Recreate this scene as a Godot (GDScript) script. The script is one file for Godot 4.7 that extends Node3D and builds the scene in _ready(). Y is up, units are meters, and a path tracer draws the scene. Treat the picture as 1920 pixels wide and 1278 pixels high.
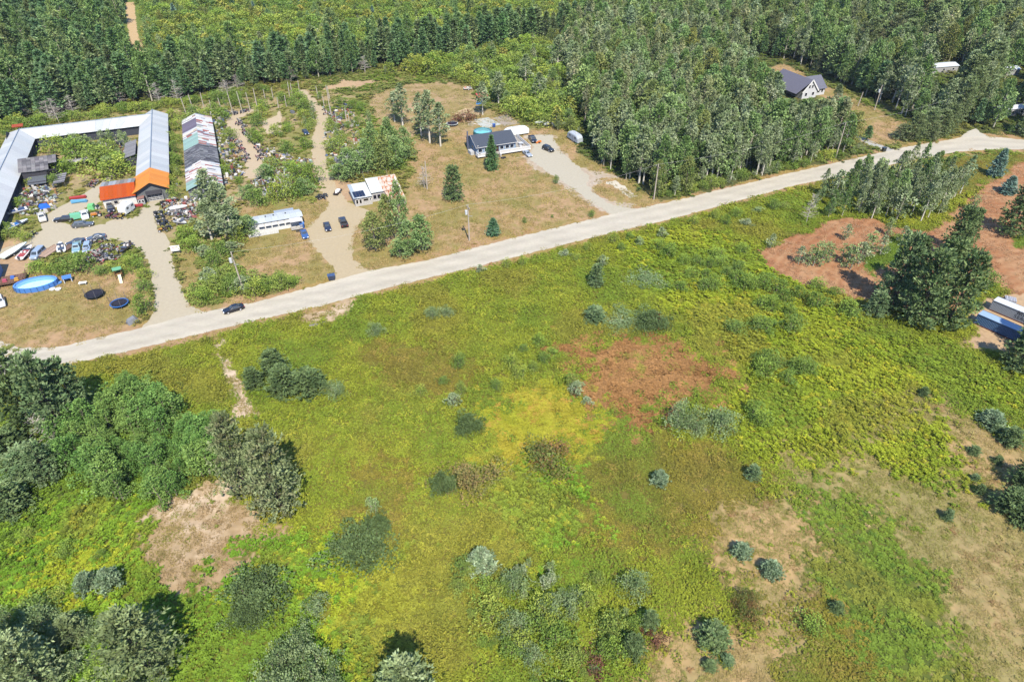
extends Node3D
# A gravel-edged country road seen from a drone: scrap yard, two small homes and woods north of it, an overgrown field south of it.
# Metres, y up. The camera hangs 88 m above the origin and looks towards -Z. Buildings stand on axes turned by YAW.

const YAW := 0.3894
const KG := 0.40      # share of the noted daylight colour that is the ground's own colour
const KF := 0.54      # the same for field growth
const KV := 0.62      # the same for leaves of trees, which shade one another
var rng := RandomNumberGenerator.new()
var counts := {}
var M := {}
var zone_map: Image
var blocked: Image
var low := FastNoiseLite.new()
var mid := FastNoiseLite.new()
const ZX := -260.0
const ZZ := -380.0
const ZW := 1040
const ZH := 720
var zones: Array = []
var wild: Array[bool] = []
var sandy := -1


func rr(a: float, b: float) -> float:
	return rng.randf_range(a, b)


func lin(hex: String, k := 1.0) -> Color:
	var c := Color(hex).srgb_to_linear()
	return Color(c.r * k, c.g * k, c.b * k)


func soft(hex: String, k: float, grey := 0.2) -> Color:   # the same, a little less vivid
	var c := lin(hex, k)
	var l := c.r * 0.3 + c.g * 0.6 + c.b * 0.1
	return Color(lerpf(c.r, l, grey), lerpf(c.g, l, grey), lerpf(c.b, l, grey))


func shade(c: Color, k: float) -> Color:
	return Color(c.r * k, c.g * k, c.b * k)


func uv(u: float, v: float, y := 0.0) -> Vector3:   # a point on the axes of the buildings
	return Vector3(u * cos(YAW) + v * sin(YAW), y, -u * sin(YAW) + v * cos(YAW))


# ---------------------------------------------------------------- meshes
class Buf:
	var v := PackedVector3Array()
	var c := PackedColorArray()
	var ix := PackedInt32Array()

	func tri(a: Vector3, b: Vector3, d: Vector3, col: Color) -> void:
		var n := v.size()
		v.append(a); v.append(b); v.append(d)
		c.append(col); c.append(col); c.append(col)
		ix.append(n); ix.append(n + 1); ix.append(n + 2)

	func quad(a: Vector3, b: Vector3, d: Vector3, e: Vector3, col: Color) -> void:
		var n := v.size()
		v.append(a); v.append(b); v.append(d); v.append(e)
		c.append(col); c.append(col); c.append(col); c.append(col)
		ix.append(n); ix.append(n + 1); ix.append(n + 2)
		ix.append(n); ix.append(n + 2); ix.append(n + 3)

	func leaf(p: Vector3, d: Vector3, side: Vector3, l: float, w: float, col: Color) -> void:
		quad(p, p + d * l * 0.5 + side * w, p + d * l, p + d * l * 0.5 - side * w, col)

	func box(at: Vector3, size: Vector3, col: Color, turn := Basis()) -> void:
		var h := size * 0.5
		var k := PackedVector3Array()
		for i in 8:
			k.append(at + turn * Vector3(h.x if i & 1 else -h.x, h.y if i & 2 else -h.y, h.z if i & 4 else -h.z))
		for f in [[0, 1, 3, 2], [5, 4, 6, 7], [4, 0, 2, 6], [1, 5, 7, 3], [2, 3, 7, 6], [4, 5, 1, 0]]:
			quad(k[f[0]], k[f[2]] if false else k[f[1]], k[f[2]], k[f[3]], col)

	func tube(a: Vector3, b: Vector3, r0: float, r1: float, n: int, col: Color, cap := true) -> void:
		var d := (b - a).normalized()
		var s := d.cross(Vector3.UP if absf(d.y) < 0.9 else Vector3.RIGHT).normalized()
		var t := d.cross(s)
		var base := v.size()
		for i in n:
			var o := s * cos(TAU * i / n) + t * sin(TAU * i / n)
			v.append(a + o * r0); v.append(b + o * r1)
			c.append(col); c.append(col)
		for i in n:
			var p := base + 2 * i
			var q := base + 2 * ((i + 1) % n)
			ix.append(p); ix.append(p + 1); ix.append(q)
			ix.append(q); ix.append(p + 1); ix.append(q + 1)
		if cap:
			for i in range(1, n - 1):
				ix.append(base); ix.append(base + 2 * i); ix.append(base + 2 * i + 2)
				ix.append(base + 1); ix.append(base + 2 * i + 3); ix.append(base + 2 * i + 1)

	func loft(rings: Array, col: Color, caps := true) -> void:
		var n: int = rings[0].size()
		for r in rings.size() - 1:
			for i in n:
				quad(rings[r][i], rings[r][(i + 1) % n], rings[r + 1][(i + 1) % n], rings[r + 1][i], col)
		if caps:
			for ring in [rings[0], rings[-1]]:
				for i in range(1, n - 1):
					tri(ring[0], ring[i], ring[i + 1], col)

	func mesh(m: Material, into: ArrayMesh = null) -> ArrayMesh:
		var a := []
		a.resize(Mesh.ARRAY_MAX)
		a[Mesh.ARRAY_VERTEX] = v
		a[Mesh.ARRAY_COLOR] = c
		a[Mesh.ARRAY_INDEX] = ix
		var out := into if into else ArrayMesh.new()
		out.add_surface_from_arrays(Mesh.PRIMITIVE_TRIANGLES, a)
		out.surface_set_material(out.get_surface_count() - 1, m)
		return out


# ---------------------------------------------------------------- nodes
func numbered(called: String) -> String:
	var n: int = counts.get(called, 0)
	counts[called] = n + 1
	return called if n == 0 else "%s_%03d" % [called, n]


func tag(o: Node, label: String, category: String, group := "", kind := "") -> void:
	o.set_meta("label", label)
	if category: o.set_meta("category", category)
	if group: o.set_meta("group", group)
	if kind: o.set_meta("kind", kind)


func thing(called: String, label: String, category: String, at := Vector3.ZERO, turn := 0.0, group := "") -> Node3D:
	var o := Node3D.new()
	o.name = numbered(called)
	add_child(o)
	o.position = at
	o.rotation.y = turn
	tag(o, label, category, group)
	return o


func part(called: String, shape: Variant, parent: Node, m: Material = null, label := "") -> MeshInstance3D:
	var o := MeshInstance3D.new()
	o.name = called
	o.mesh = shape.mesh(m if m else M.vc) if shape is Buf else shape
	if shape is Mesh and m: o.material_override = m
	if parent.has_node(NodePath(called)):
		var n: int = parent.get_meta("n_" + called, 0) + 1
		parent.set_meta("n_" + called, n)
		o.name = "%s_%03d" % [called, n]
	parent.add_child(o)
	if label: o.set_meta("label", label)
	return o


func whole(called: String, b: Buf, m: Material, label: String, category: String, at := Vector3.ZERO, turn := 0.0, group := "") -> MeshInstance3D:   # a thing of one mesh
	var o := MeshInstance3D.new()
	o.name = numbered(called)
	o.mesh = b.mesh(m)
	add_child(o)
	o.position = at
	o.rotation.y = turn
	tag(o, label, category, group)
	return o


func structure(called: String, mesh: Mesh, label: String) -> MeshInstance3D:
	var o := MeshInstance3D.new()
	o.name = numbered(called)
	o.mesh = mesh
	add_child(o)
	tag(o, label, "", "", "structure")
	return o


func copy(o: Node3D, called: String, label: String, at: Vector3, turn: float, group := "", scaled := 1.0) -> Node3D:
	var r: Node3D = o.duplicate()
	r.name = numbered(called)
	add_child(r)
	r.transform = Transform3D(Basis(Vector3.UP, turn).scaled(Vector3.ONE * scaled), at)
	r.set_meta("label", label)
	if group: r.set_meta("group", group)
	elif r.has_meta("group"): r.remove_meta("group")
	return r


# ---------------------------------------------------------------- materials
func noise_texture(freq: float, dark: float, light: float, seed_: int, fractal := 4, size := 512) -> ImageTexture:
	var f := FastNoiseLite.new()
	f.seed = seed_
	f.frequency = freq
	f.fractal_octaves = fractal
	var im: Image = f.get_seamless_image(size, size)
	im.convert(Image.FORMAT_RGB8)
	var d := im.get_data()
	for i in d.size():
		d[i] = clampi(int(pow(lerpf(dark, light, d[i] / 255.0) / light, 1.0 / 2.2) * 255.0), 0, 255)
	return ImageTexture.create_from_image(Image.create_from_data(size, size, false, Image.FORMAT_RGB8, d))


func paint_mat(rough: float, specular := 0.5, metal := 0.0) -> StandardMaterial3D:
	var m := StandardMaterial3D.new()
	m.vertex_color_use_as_albedo = true
	m.roughness = rough
	m.metallic = metal
	m.metallic_specular = specular
	m.cull_mode = BaseMaterial3D.CULL_DISABLED
	return m


func make_materials() -> void:
	M.vc = paint_mat(0.85, 0.3)
	M.gloss = paint_mat(0.28, 0.5)
	M.gloss.clearcoat_enabled = true
	M.gloss.clearcoat = 0.6
	M.glass = paint_mat(0.08, 0.5)
	M.leaf = paint_mat(0.7, 0.2)
	M.leaf.backlight_enabled = true
	M.leaf.backlight = Color(0.62, 0.7, 0.4)
	M.herb = paint_mat(0.85, 0.1)
	M.herb.backlight_enabled = true
	M.herb.backlight = Color(0.6, 0.65, 0.4)
	M.bark = paint_mat(0.95, 0.2)
	M.worn = paint_mat(0.8, 0.3)          # weathered paint, wood, sheet
	M.worn.albedo_texture = noise_texture(0.02, 0.55, 1.25, 5)
	M.worn.albedo_color = Color(1.107, 1.107, 1.107)
	M.worn.uv1_triplanar = true
	M.worn.uv1_scale = Vector3(0.35, 0.35, 0.35)
	M.sheet = paint_mat(0.6, 0.3)        # metal roofing, a little dirty
	M.sheet.albedo_texture = noise_texture(0.02, 0.82, 1.08, 9, 5)
	M.sheet.albedo_color = Color(1.036, 1.053, 1.053)
	M.sheet.uv1_triplanar = true
	M.sheet.uv1_scale = Vector3(0.3, 0.1, 0.12)
	M.rust = paint_mat(0.85, 0.3)
	M.rust.albedo_texture = rust_texture()
	M.rust.uv1_triplanar = true
	M.rust.uv1_scale = Vector3(0.22, 0.22, 0.22)
	M.dirt = paint_mat(0.95, 0.15)
	M.dirt.albedo_texture = noise_texture(0.02, 0.93, 1.05, 21, 6, 1024)
	M.dirt.albedo_color = Color(1.036, 1.070, 1.070)
	M.dirt.uv1_triplanar = true
	M.dirt.uv1_world_triplanar = true
	M.dirt.uv1_scale = Vector3(0.045, 0.045, 0.045)
	M.water = paint_mat(0.05, 0.5)


func rust_texture() -> ImageTexture:
	var f := FastNoiseLite.new()
	f.seed = 77
	f.frequency = 0.016
	f.fractal_octaves = 5
	var im := Image.create_empty(256, 256, false, Image.FORMAT_RGB8)
	for y in 256:
		for x in 256:
			var n := f.get_noise_2d(x, y * 0.5)
			var c := Color(0.9, 0.87, 0.84)
			if n > 0.2: c = Color(0.78, 0.5, 0.3).lerp(Color(0.62, 0.36, 0.2), clampf((n - 0.2) * 3.0, 0, 1))
			elif n > 0.09: c = Color(0.88, 0.72, 0.58)
			im.set_pixel(x, y, c)
	return ImageTexture.create_from_image(im)


# ---------------------------------------------------------------- the ground
# Each zone: two colours of the soil or turf, kind of growth, share of growth, its height, three colours of the growth (colours as they look in daylight).
func make_zones() -> void:
	zones = [
		["brush", "8a8a55", "a0935f", "forb", 0.7, 0.7, "7f8c48", "939a50", "6c8042"],
		["field", "7c7e3c", "8a8442", "low", 0.98, 0.55, "98a23a", "889a38", "aaae40"],
		["lawn", "c2a27c", "a0945c", "turf", 0.4, 0.1, "a3965a", "b9a06c", "8f9050"],
		["dirt", "cdb08c", "c4a686", "", 0.0, 0.1, "b9a470", "b9a470", "9a9a50"],
		["shoulder", "bd9c78", "b0985f", "turf", 0.25, 0.15, "b5a060", "97954a", "b08a58"],
		["bracken", "8a6846", "80683e", "fern", 0.98, 0.6, "b48a5c", "a67c50", "9c924a"],
		["yellow", "94803a", "8c8238", "fern", 0.95, 0.5, "b2a840", "a4a838", "b89c48"],
		["olive", "877c42", "7e7a40", "low", 0.95, 0.35, "948a3c", "82843a", "a3924a"],
		["tan", "c6a878", "b4a070", "grass", 0.5, 0.22, "b8a46c", "9a9854", "a08058"],
		["straw", "b8a670", "a89c68", "grass", 0.6, 0.25, "b0a468", "98984e", "bda874"],
		["band", "667438", "747a3a", "forb", 0.85, 0.3, "7a923a", "8a9c3c", "688436"],
		["bright", "6f7c36", "787e38", "forb", 1.0, 0.65, "8cae3a", "78a034", "aab63c"],
		["lemon", "8a8a38", "949038", "forb", 1.0, 0.55, "aeb83a", "a4b236", "98ac36"],
		["sand", "e2ccb0", "bca27c", "turf", 0.5, 0.25, "98904c", "a8906a", "84903e"],
		["lush", "7c8838", "88883c", "forb", 0.98, 0.7, "a4b038", "90a434", "b8b83c"],
		["mown", "ae7a56", "c49a74", "straw", 0.3, 0.06, "c8a884", "a87e62", "bd9474"],
		["island", "6f8f3c", "7d933e", "grass", 1.0, 0.4, "7c983e", "86983e", "6d8c3c"],
		["meadow", "968a42", "848c42", "grass", 0.9, 0.25, "968a42", "828c40", "a07a46"],
		["woods", "626840", "707048", "forb", 0.5, 0.8, "6c8040", "7d8c46", "607640"],
		["yard", "b8a47c", "969458", "forb", 0.3, 0.55, "868e48", "969a4c", "74823e"],
		["gravel", "cdbfae", "c6b399", "turf", 0.05, 0.1, "a8a060", "a8a060", "a8a060"],
		["regrowth", "7c8648", "8f8f50", "forb", 0.6, 1.0, "8a9850", "98a456", "748644"],
		["dark", "5c6a38", "657038", "forb", 1.0, 0.8, "6c8a38", "789638", "5e7e34"],
		["upper", "c0a480", "aa9866", "turf", 0.3, 0.12, "a69a60", "97955a", "b8a470"],
	]
	sandy = zone_id("sand")
	for z in zones:
		wild.append(z[0] in ["field", "bracken", "yellow", "olive", "tan", "straw", "band", "bright", "lemon", "lush", "dark"])
		for k in [1, 2]: z[k] = Color(lin(z[k], KG)).linear_to_srgb()
		for k in [6, 7, 8]: z[k] = soft(z[k], KF, 0.0)


func zone_id(called: String) -> int:
	for i in zones.size():
		if zones[i][0] == called: return i
	return 0


func fill(im: Image, poly: PackedVector2Array, value: int) -> void:   # scan-line fill of a polygon given in metres
	var col := Color8(value, value, value)
	var lo := ZH
	var hi := 0
	for p in poly:
		lo = mini(lo, int((p.y - ZZ) * 2.0)); hi = maxi(hi, int((p.y - ZZ) * 2.0))
	for row in range(maxi(lo, 0), mini(hi, ZH - 1) + 1):
		var z := ZZ + (row + 0.5) * 0.5
		var xs: Array[float] = []
		for i in poly.size():
			var a := poly[i]
			var b := poly[(i + 1) % poly.size()]
			if (a.y <= z) != (b.y <= z):
				xs.append(a.x + (z - a.y) / (b.y - a.y) * (b.x - a.x))
		xs.sort()
		for k in range(0, xs.size() - 1, 2):
			var x0 := clampi(int((xs[k] - ZX) * 2.0), 0, ZW)
			var x1 := clampi(int((xs[k + 1] - ZX) * 2.0), 0, ZW)
			if x1 > x0: im.fill_rect(Rect2i(x0, row, x1 - x0, 1), col)


func paint(called: String, poly: PackedVector2Array) -> void:
	fill(zone_map, poly, zone_id(called))


func ribbon(line: PackedVector2Array, width: float, width_end := -1.0) -> PackedVector2Array:   # a strip along a line
	var left := PackedVector2Array()
	var right := PackedVector2Array()
	for i in line.size():
		var d := (line[mini(i + 1, line.size() - 1)] - line[maxi(i - 1, 0)]).normalized()
		var w := (width if width_end < 0 else lerpf(width, width_end, float(i) / (line.size() - 1))) * 0.5
		left.append(line[i] + Vector2(-d.y, d.x) * w)
		right.append(line[i] - Vector2(-d.y, d.x) * w)
	right.reverse()
	left.append_array(right)
	return left


func raw_zone(x: float, z: float) -> int:
	return int(roundf(zone_map.get_pixel(clampi(int((x - ZX) * 2.0), 0, ZW - 1), clampi(int((z - ZZ) * 2.0), 0, ZH - 1)).r * 255.0))


func zone_at(x: float, z: float, jitter := 1.0) -> int:
	var here := raw_zone(x, z)
	if wild[here]:                                   # growth runs into its neighbours in drifts
		var w := 4.5 * low.get_noise_2d(x * 1.7 + 700.0, z * 1.7) + 3.5 * mid.get_noise_2d(x * 1.5, z * 1.5 + 400.0)
		var w2 := 4.5 * low.get_noise_2d(x * 1.7, z * 1.7 + 900.0) + 3.5 * mid.get_noise_2d(x * 1.5 + 250.0, z * 1.5)
		var s := 1.0 if rng.randf() < 0.45 else 4.5
		var there := raw_zone(x + w + rng.randf_range(-1.0, 1.0) * s, z + w2 + rng.randf_range(-1.2, 1.2) * s)
		return there if wild[there] else here
	if here == sandy and z > -85.0 and rng.randf() < 0.6: jitter = 2.6
	var nx := x + mid.get_noise_2d(x, z) * 3.0 * jitter + rng.randf_range(-0.5, 0.5) * jitter
	var nz := z + mid.get_noise_2d(x + 300.0, z) * 4.0 * jitter + rng.randf_range(-0.6, 0.6) * jitter
	return int(roundf(zone_map.get_pixel(clampi(int((nx - ZX) * 2.0), 0, ZW - 1), clampi(int((nz - ZZ) * 2.0), 0, ZH - 1)).r * 255.0))


func is_blocked(x: float, z: float) -> bool:
	return blocked.get_pixel(clampi(int((x - ZX) * 2.0), 0, ZW - 1), clampi(int((z - ZZ) * 2.0), 0, ZH - 1)).r > 0.5


func sheet(poly: PackedVector2Array, y: float, ragged: float, hex: String, k := KG) -> Mesh:   # a flat sheet with an uneven edge
	var fine := PackedVector2Array()
	for i in poly.size():
		var a := poly[i]
		var b := poly[(i + 1) % poly.size()]
		var n := maxi(1, int(a.distance_to(b) / 1.0))
		for s in n:
			var p := a.lerp(b, float(s) / n)
			p += Vector2(mid.get_noise_2d(p.x * 9.0, p.y * 9.0), mid.get_noise_2d(p.x * 9.0 + 900.0, p.y * 9.0)) * ragged * 2.2
			fine.append(p)
	var t := Geometry2D.triangulate_polygon(fine)
	if t.is_empty():
		print("sheet could not be cut: ", hex)
		t = Geometry2D.triangulate_polygon(poly)
		fine = poly
	var b2 := Buf.new()
	var col := lin(hex, k)
	for p in fine:
		b2.v.append(Vector3(p.x, y, p.y))
		b2.c.append(col)
	b2.ix = t
	return b2.mesh(M.dirt)


func along(line: PackedVector2Array, f: float) -> Vector2:
	var total := 0.0
	for i in line.size() - 1: total += line[i].distance_to(line[i + 1])
	var left := f * total
	for i in line.size() - 1:
		var l := line[i].distance_to(line[i + 1])
		if left <= l: return line[i].lerp(line[i + 1], left / l)
		left -= l
	return line[-1]


func worn_road(near: PackedVector2Array, far: PackedVector2Array) -> Mesh:   # darker wheel paths, paler crown and dusty edges
	var b := Buf.new()
	var n := 500
	var lanes := [0.0, 0.08, 0.18, 0.27, 0.36, 0.5, 0.64, 0.73, 0.82, 0.92, 1.0]
	var tone := [1.02, 1.04, 0.95, 0.92, 0.97, 1.02, 0.97, 0.92, 0.95, 1.04, 1.02]
	for i in n + 1:
		var f := float(i) / n
		var p := along(near, f)
		var q := along(far, f)
		for k in lanes.size():
			var s := p.lerp(q, lanes[k])
			if k == 0 or k == lanes.size() - 1: s += Vector2(mid.get_noise_2d(s.x * 9.0, s.y * 9.0), mid.get_noise_2d(s.x * 9.0 + 900.0, s.y * 9.0)) * 0.6
			b.v.append(Vector3(s.x, 0.028, s.y))
			var c := lin("d4c6b5", KG * 0.94 * (tone[k] + 0.14 * mid.get_noise_2d(s.x * 0.8, s.y * 3.0)))
			b.c.append(c)
	var w := lanes.size()
	for i in n:
		for k in w - 1:
			var o := i * w + k
			b.ix.append(o); b.ix.append(o + 1); b.ix.append(o + w)
			b.ix.append(o + w); b.ix.append(o + 1); b.ix.append(o + w + 1)
	return b.mesh(M.dirt)


func make_ground() -> void:
	low.seed = 3; low.frequency = 0.035; low.fractal_octaves = 3
	mid.seed = 11; mid.frequency = 0.09; mid.fractal_octaves = 3
	zone_map = Image.create_empty(ZW, ZH, false, Image.FORMAT_L8)
	blocked = Image.create_empty(ZW, ZH, false, Image.FORMAT_L8)
	# the field south of the road
	paint("field", PackedVector2Array([Vector2(-196.3, -102.6), Vector2(-102.5, -104.5), Vector2(-78.2, -114.3), Vector2(-57.2, -124.5), Vector2(-9.1, -147.7), Vector2(18.1, -161.2), Vector2(48.2, -175.5), Vector2(111.2, -206.2), Vector2(175.1, -225.6), Vector2(445.1, -225.6), Vector2(147.4, -30.4), Vector2(-112.4, -30.4)]))
	paint("lush", PackedVector2Array([Vector2(27.0, -161.5), Vector2(48.5, -169.1), Vector2(67.0, -157.2), Vector2(67.9, -142.6), Vector2(78.4, -129.8), Vector2(82.3, -116.6), Vector2(89.1, -112.0), Vector2(103.3, -105.9), Vector2(115.9, -96.3), Vector2(96.7, -94.9), Vector2(80.2, -102.6), Vector2(56.8, -85.2), Vector2(42.1, -80.1), Vector2(42.7, -96.3), Vector2(47.8, -107.6), Vector2(43.2, -120.5), Vector2(33.3, -130.9)]))
	paint("bright", PackedVector2Array([Vector2(-113.4, -77.7), Vector2(-87.9, -80.1), Vector2(-74.7, -81.4), Vector2(-49.3, -82.6), Vector2(-47.6, -76.0), Vector2(-55.4, -74.3), Vector2(-60.5, -69.9), Vector2(-56.1, -61.1), Vector2(-48.1, -55.8), Vector2(-40.6, -61.1), Vector2(-35.0, -66.9), Vector2(-29.5, -64.9), Vector2(-22.0, -63.9), Vector2(-16.2, -63.0), Vector2(-15.7, -59.3), Vector2(-20.0, -52.5), Vector2(-16.5, -43.8), Vector2(-15.7, -30.4), Vector2(-76.1, -30.4)]))
	paint("lemon", PackedVector2Array([Vector2(-27.9, -57.5), Vector2(-22.3, -61.1), Vector2(-15.7, -59.3), Vector2(-12.0, -54.1), Vector2(-14.5, -49.4), Vector2(-23.0, -48.6), Vector2(-26.0, -52.5)]))
	paint("lemon", PackedVector2Array([Vector2(-74.9, -66.9), Vector2(-65.6, -64.9), Vector2(-58.4, -56.6), Vector2(-62.5, -54.1), Vector2(-70.7, -56.6)]))
	paint("bright", PackedVector2Array([Vector2(-3.7, -82.6), Vector2(11.0, -80.1), Vector2(11.0, -68.9), Vector2(8.0, -61.1), Vector2(0.0, -63.0), Vector2(-2.6, -71.0)]))
	paint("dark", PackedVector2Array([Vector2(-84.4, -96.3), Vector2(-77.8, -104.2), Vector2(-69.7, -102.6), Vector2(-61.9, -93.4), Vector2(-52.0, -90.6), Vector2(-49.0, -80.1), Vector2(-55.4, -74.3), Vector2(-66.2, -73.2), Vector2(-76.6, -81.4)]))
	paint("dark", PackedVector2Array([Vector2(-128.1, -96.3), Vector2(-91.5, -96.3), Vector2(-76.0, -83.9), Vector2(-72.6, -72.1), Vector2(-74.3, -65.9), Vector2(-101.0, -62.0)]))
	paint("bracken", PackedVector2Array([Vector2(11.9, -114.7), Vector2(18.3, -117.0), Vector2(27.4, -116.6), Vector2(38.1, -112.9), Vector2(44.6, -107.6), Vector2(41.8, -101.0), Vector2(33.5, -96.3), Vector2(25.0, -93.4), Vector2(17.0, -94.1), Vector2(13.3, -103.4)]))
	paint("yellow", PackedVector2Array([Vector2(-6.4, -90.6), Vector2(-1.0, -98.6), Vector2(8.4, -101.3), Vector2(14.6, -100.2), Vector2(16.5, -94.1), Vector2(18.5, -89.9), Vector2(14.2, -85.4), Vector2(9.4, -83.9), Vector2(1.9, -83.9), Vector2(-3.8, -84.9)]))
	paint("olive", PackedVector2Array([Vector2(17.6, -90.6), Vector2(28.6, -91.3), Vector2(36.0, -85.2), Vector2(43.9, -80.1), Vector2(42.2, -74.3), Vector2(32.0, -72.1), Vector2(27.5, -66.9), Vector2(23.1, -61.1), Vector2(17.3, -59.3), Vector2(12.1, -63.0), Vector2(10.4, -72.1), Vector2(12.9, -81.4)]))
	paint("olive", PackedVector2Array([Vector2(-36.2, -114.7), Vector2(-22.9, -116.6), Vector2(-6.5, -107.6), Vector2(-8.1, -96.3), Vector2(-21.1, -102.6), Vector2(-29.3, -107.6)]))
	paint("olive", PackedVector2Array([Vector2(-29.3, -80.1), Vector2(-18.8, -83.9), Vector2(-14.4, -77.7), Vector2(-16.9, -68.9), Vector2(-25.0, -66.9)]))
	paint("straw", PackedVector2Array([Vector2(43.7, -82.6), Vector2(56.3, -83.9), Vector2(79.4, -101.0), Vector2(85.4, -96.3), Vector2(89.8, -86.5), Vector2(115.9, -72.1), Vector2(76.7, -25.3), Vector2(56.8, -30.4), Vector2(59.8, -43.8), Vector2(60.6, -55.0), Vector2(56.6, -66.9), Vector2(49.6, -75.4)]))
	paint("lush", PackedVector2Array([Vector2(63.6, -87.8), Vector2(78.6, -94.9), Vector2(80.2, -86.5), Vector2(74.7, -77.7), Vector2(66.6, -77.7), Vector2(62.2, -80.1)]))
	paint("tan", PackedVector2Array([Vector2(27.3, -65.9), Vector2(33.0, -72.6), Vector2(43.1, -74.3), Vector2(50.2, -72.1), Vector2(50.3, -67.9), Vector2(45.6, -63.9), Vector2(46.1, -56.6), Vector2(45.8, -50.1), Vector2(39.9, -43.8), Vector2(35.0, -30.4), Vector2(12.7, -30.4), Vector2(15.5, -46.4), Vector2(18.2, -50.1), Vector2(25.7, -51.3), Vector2(34.9, -55.0), Vector2(33.7, -59.3)]))
	paint("tan", PackedVector2Array([Vector2(79.7, -99.4), Vector2(85.6, -94.9), Vector2(88.4, -89.2), Vector2(107.0, -83.9), Vector2(94.9, -66.9), Vector2(84.6, -77.7), Vector2(79.9, -78.9), Vector2(80.6, -89.2)]))
	paint("tan", PackedVector2Array([Vector2(71.2, -71.0), Vector2(77.6, -65.9), Vector2(75.3, -54.1), Vector2(68.0, -49.4), Vector2(65.6, -55.8)]))
	paint("band", PackedVector2Array([Vector2(49.8, -77.2), Vector2(55.4, -72.1), Vector2(60.8, -66.9), Vector2(61.2, -59.3), Vector2(61.5, -50.9), Vector2(61.2, -43.8), Vector2(56.8, -30.4), Vector2(44.7, -30.4), Vector2(46.8, -43.8), Vector2(45.6, -53.3), Vector2(45.7, -62.0), Vector2(49.4, -68.9)]))
	paint("olive", PackedVector2Array([Vector2(40.9, -55.0), Vector2(46.3, -53.3), Vector2(48.1, -43.8), Vector2(42.3, -30.4), Vector2(31.4, -30.4), Vector2(36.5, -43.8)]))
	paint("sand", PackedVector2Array([Vector2(-60.4, -67.9), Vector2(-56.9, -73.7), Vector2(-50.9, -78.0), Vector2(-43.9, -77.2), Vector2(-40.1, -71.5), Vector2(-33.5, -67.7), Vector2(-37.6, -63.0), Vector2(-41.4, -58.6), Vector2(-44.5, -54.8), Vector2(-49.0, -56.5), Vector2(-54.5, -61.3)]))
	paint("sand", PackedVector2Array([Vector2(-64.6, -117.7), Vector2(-61.9, -118.5), Vector2(-59.6, -114.3), Vector2(-56.5, -107.6), Vector2(-54.7, -105.9), Vector2(-51.2, -99.4), Vector2(-46.7, -93.4), Vector2(-52.1, -92.8), Vector2(-54.7, -100.2), Vector2(-57.9, -105.9)]))
	paint("mown", PackedVector2Array([Vector2(64.0, -156.3), Vector2(78.2, -165.4), Vector2(91.8, -174.6), Vector2(102.1, -173.9), Vector2(108.1, -167.5), Vector2(116.5, -168.2), Vector2(130.5, -182.4), Vector2(149.3, -199.2), Vector2(168.2, -214.0), Vector2(240.5, -220.8), Vector2(153.2, -116.6), Vector2(119.7, -133.1), Vector2(113.6, -142.6), Vector2(107.2, -130.9), Vector2(97.8, -124.5), Vector2(79.8, -133.1), Vector2(69.5, -139.7), Vector2(64.0, -147.1)]))
	paint("island", PackedVector2Array([Vector2(90.2, -152.4), Vector2(103.2, -163.0), Vector2(107.8, -160.0), Vector2(99.1, -150.8), Vector2(89.3, -143.8)]))
	paint("island", PackedVector2Array([Vector2(136.3, -164.5), Vector2(150.5, -167.5), Vector2(142.9, -155.7), Vector2(132.0, -157.2)]))
	paint("meadow", PackedVector2Array([Vector2(123.9, -205.4), Vector2(140.8, -215.3), Vector2(159.7, -220.8), Vector2(173.4, -222.7), Vector2(240.5, -220.8), Vector2(167.9, -213.6), Vector2(149.8, -200.0), Vector2(133.8, -187.0), Vector2(132.6, -197.2)]))
	# north of the road
	paint("yard", PackedVector2Array([Vector2(-246.1, -246.3), Vector2(-133.3, -267.0), Vector2(-90.1, -294.2), Vector2(-56.0, -284.9), Vector2(-35.8, -235.6), Vector2(-30.3, -203.3), Vector2(-51.1, -197.2), Vector2(-61.3, -178.9), Vector2(-75.0, -164.5), Vector2(-88.5, -158.6), Vector2(-120.9, -158.6), Vector2(-172.7, -153.0)]))
	paint("brush", PackedVector2Array([Vector2(-52.7, -197.2), Vector2(-43.8, -203.3), Vector2(-54.7, -257.8), Vector2(-67.3, -270.2), Vector2(-58.0, -290.6), Vector2(-36.5, -240.9), Vector2(-28.6, -203.3), Vector2(-42.8, -197.2)]))
	paint("lawn", PackedVector2Array([Vector2(-168.5, -147.7), Vector2(-128.4, -147.7), Vector2(-113.0, -146.4), Vector2(-97.5, -153.5), Vector2(-91.6, -147.7), Vector2(-84.1, -133.1), Vector2(-83.2, -124.5), Vector2(-89.2, -116.6), Vector2(-97.3, -114.7), Vector2(-108.8, -115.1), Vector2(-135.6, -105.9)]))
	paint("dirt", PackedVector2Array([Vector2(-174.8, -155.7), Vector2(-129.0, -163.0), Vector2(-124.0, -164.5), Vector2(-120.7, -155.7), Vector2(-120.1, -142.6), Vector2(-160.7, -137.8)]))
	paint("lawn", PackedVector2Array([Vector2(3.5, -216.2), Vector2(24.7, -216.2), Vector2(43.8, -184.1), Vector2(20.7, -170.7), Vector2(0.0, -177.2)]))
	paint("dirt", PackedVector2Array([Vector2(-59.7, -199.2), Vector2(-49.0, -199.2), Vector2(-39.8, -178.9), Vector2(-48.4, -175.5), Vector2(-57.5, -182.4)]))
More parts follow.
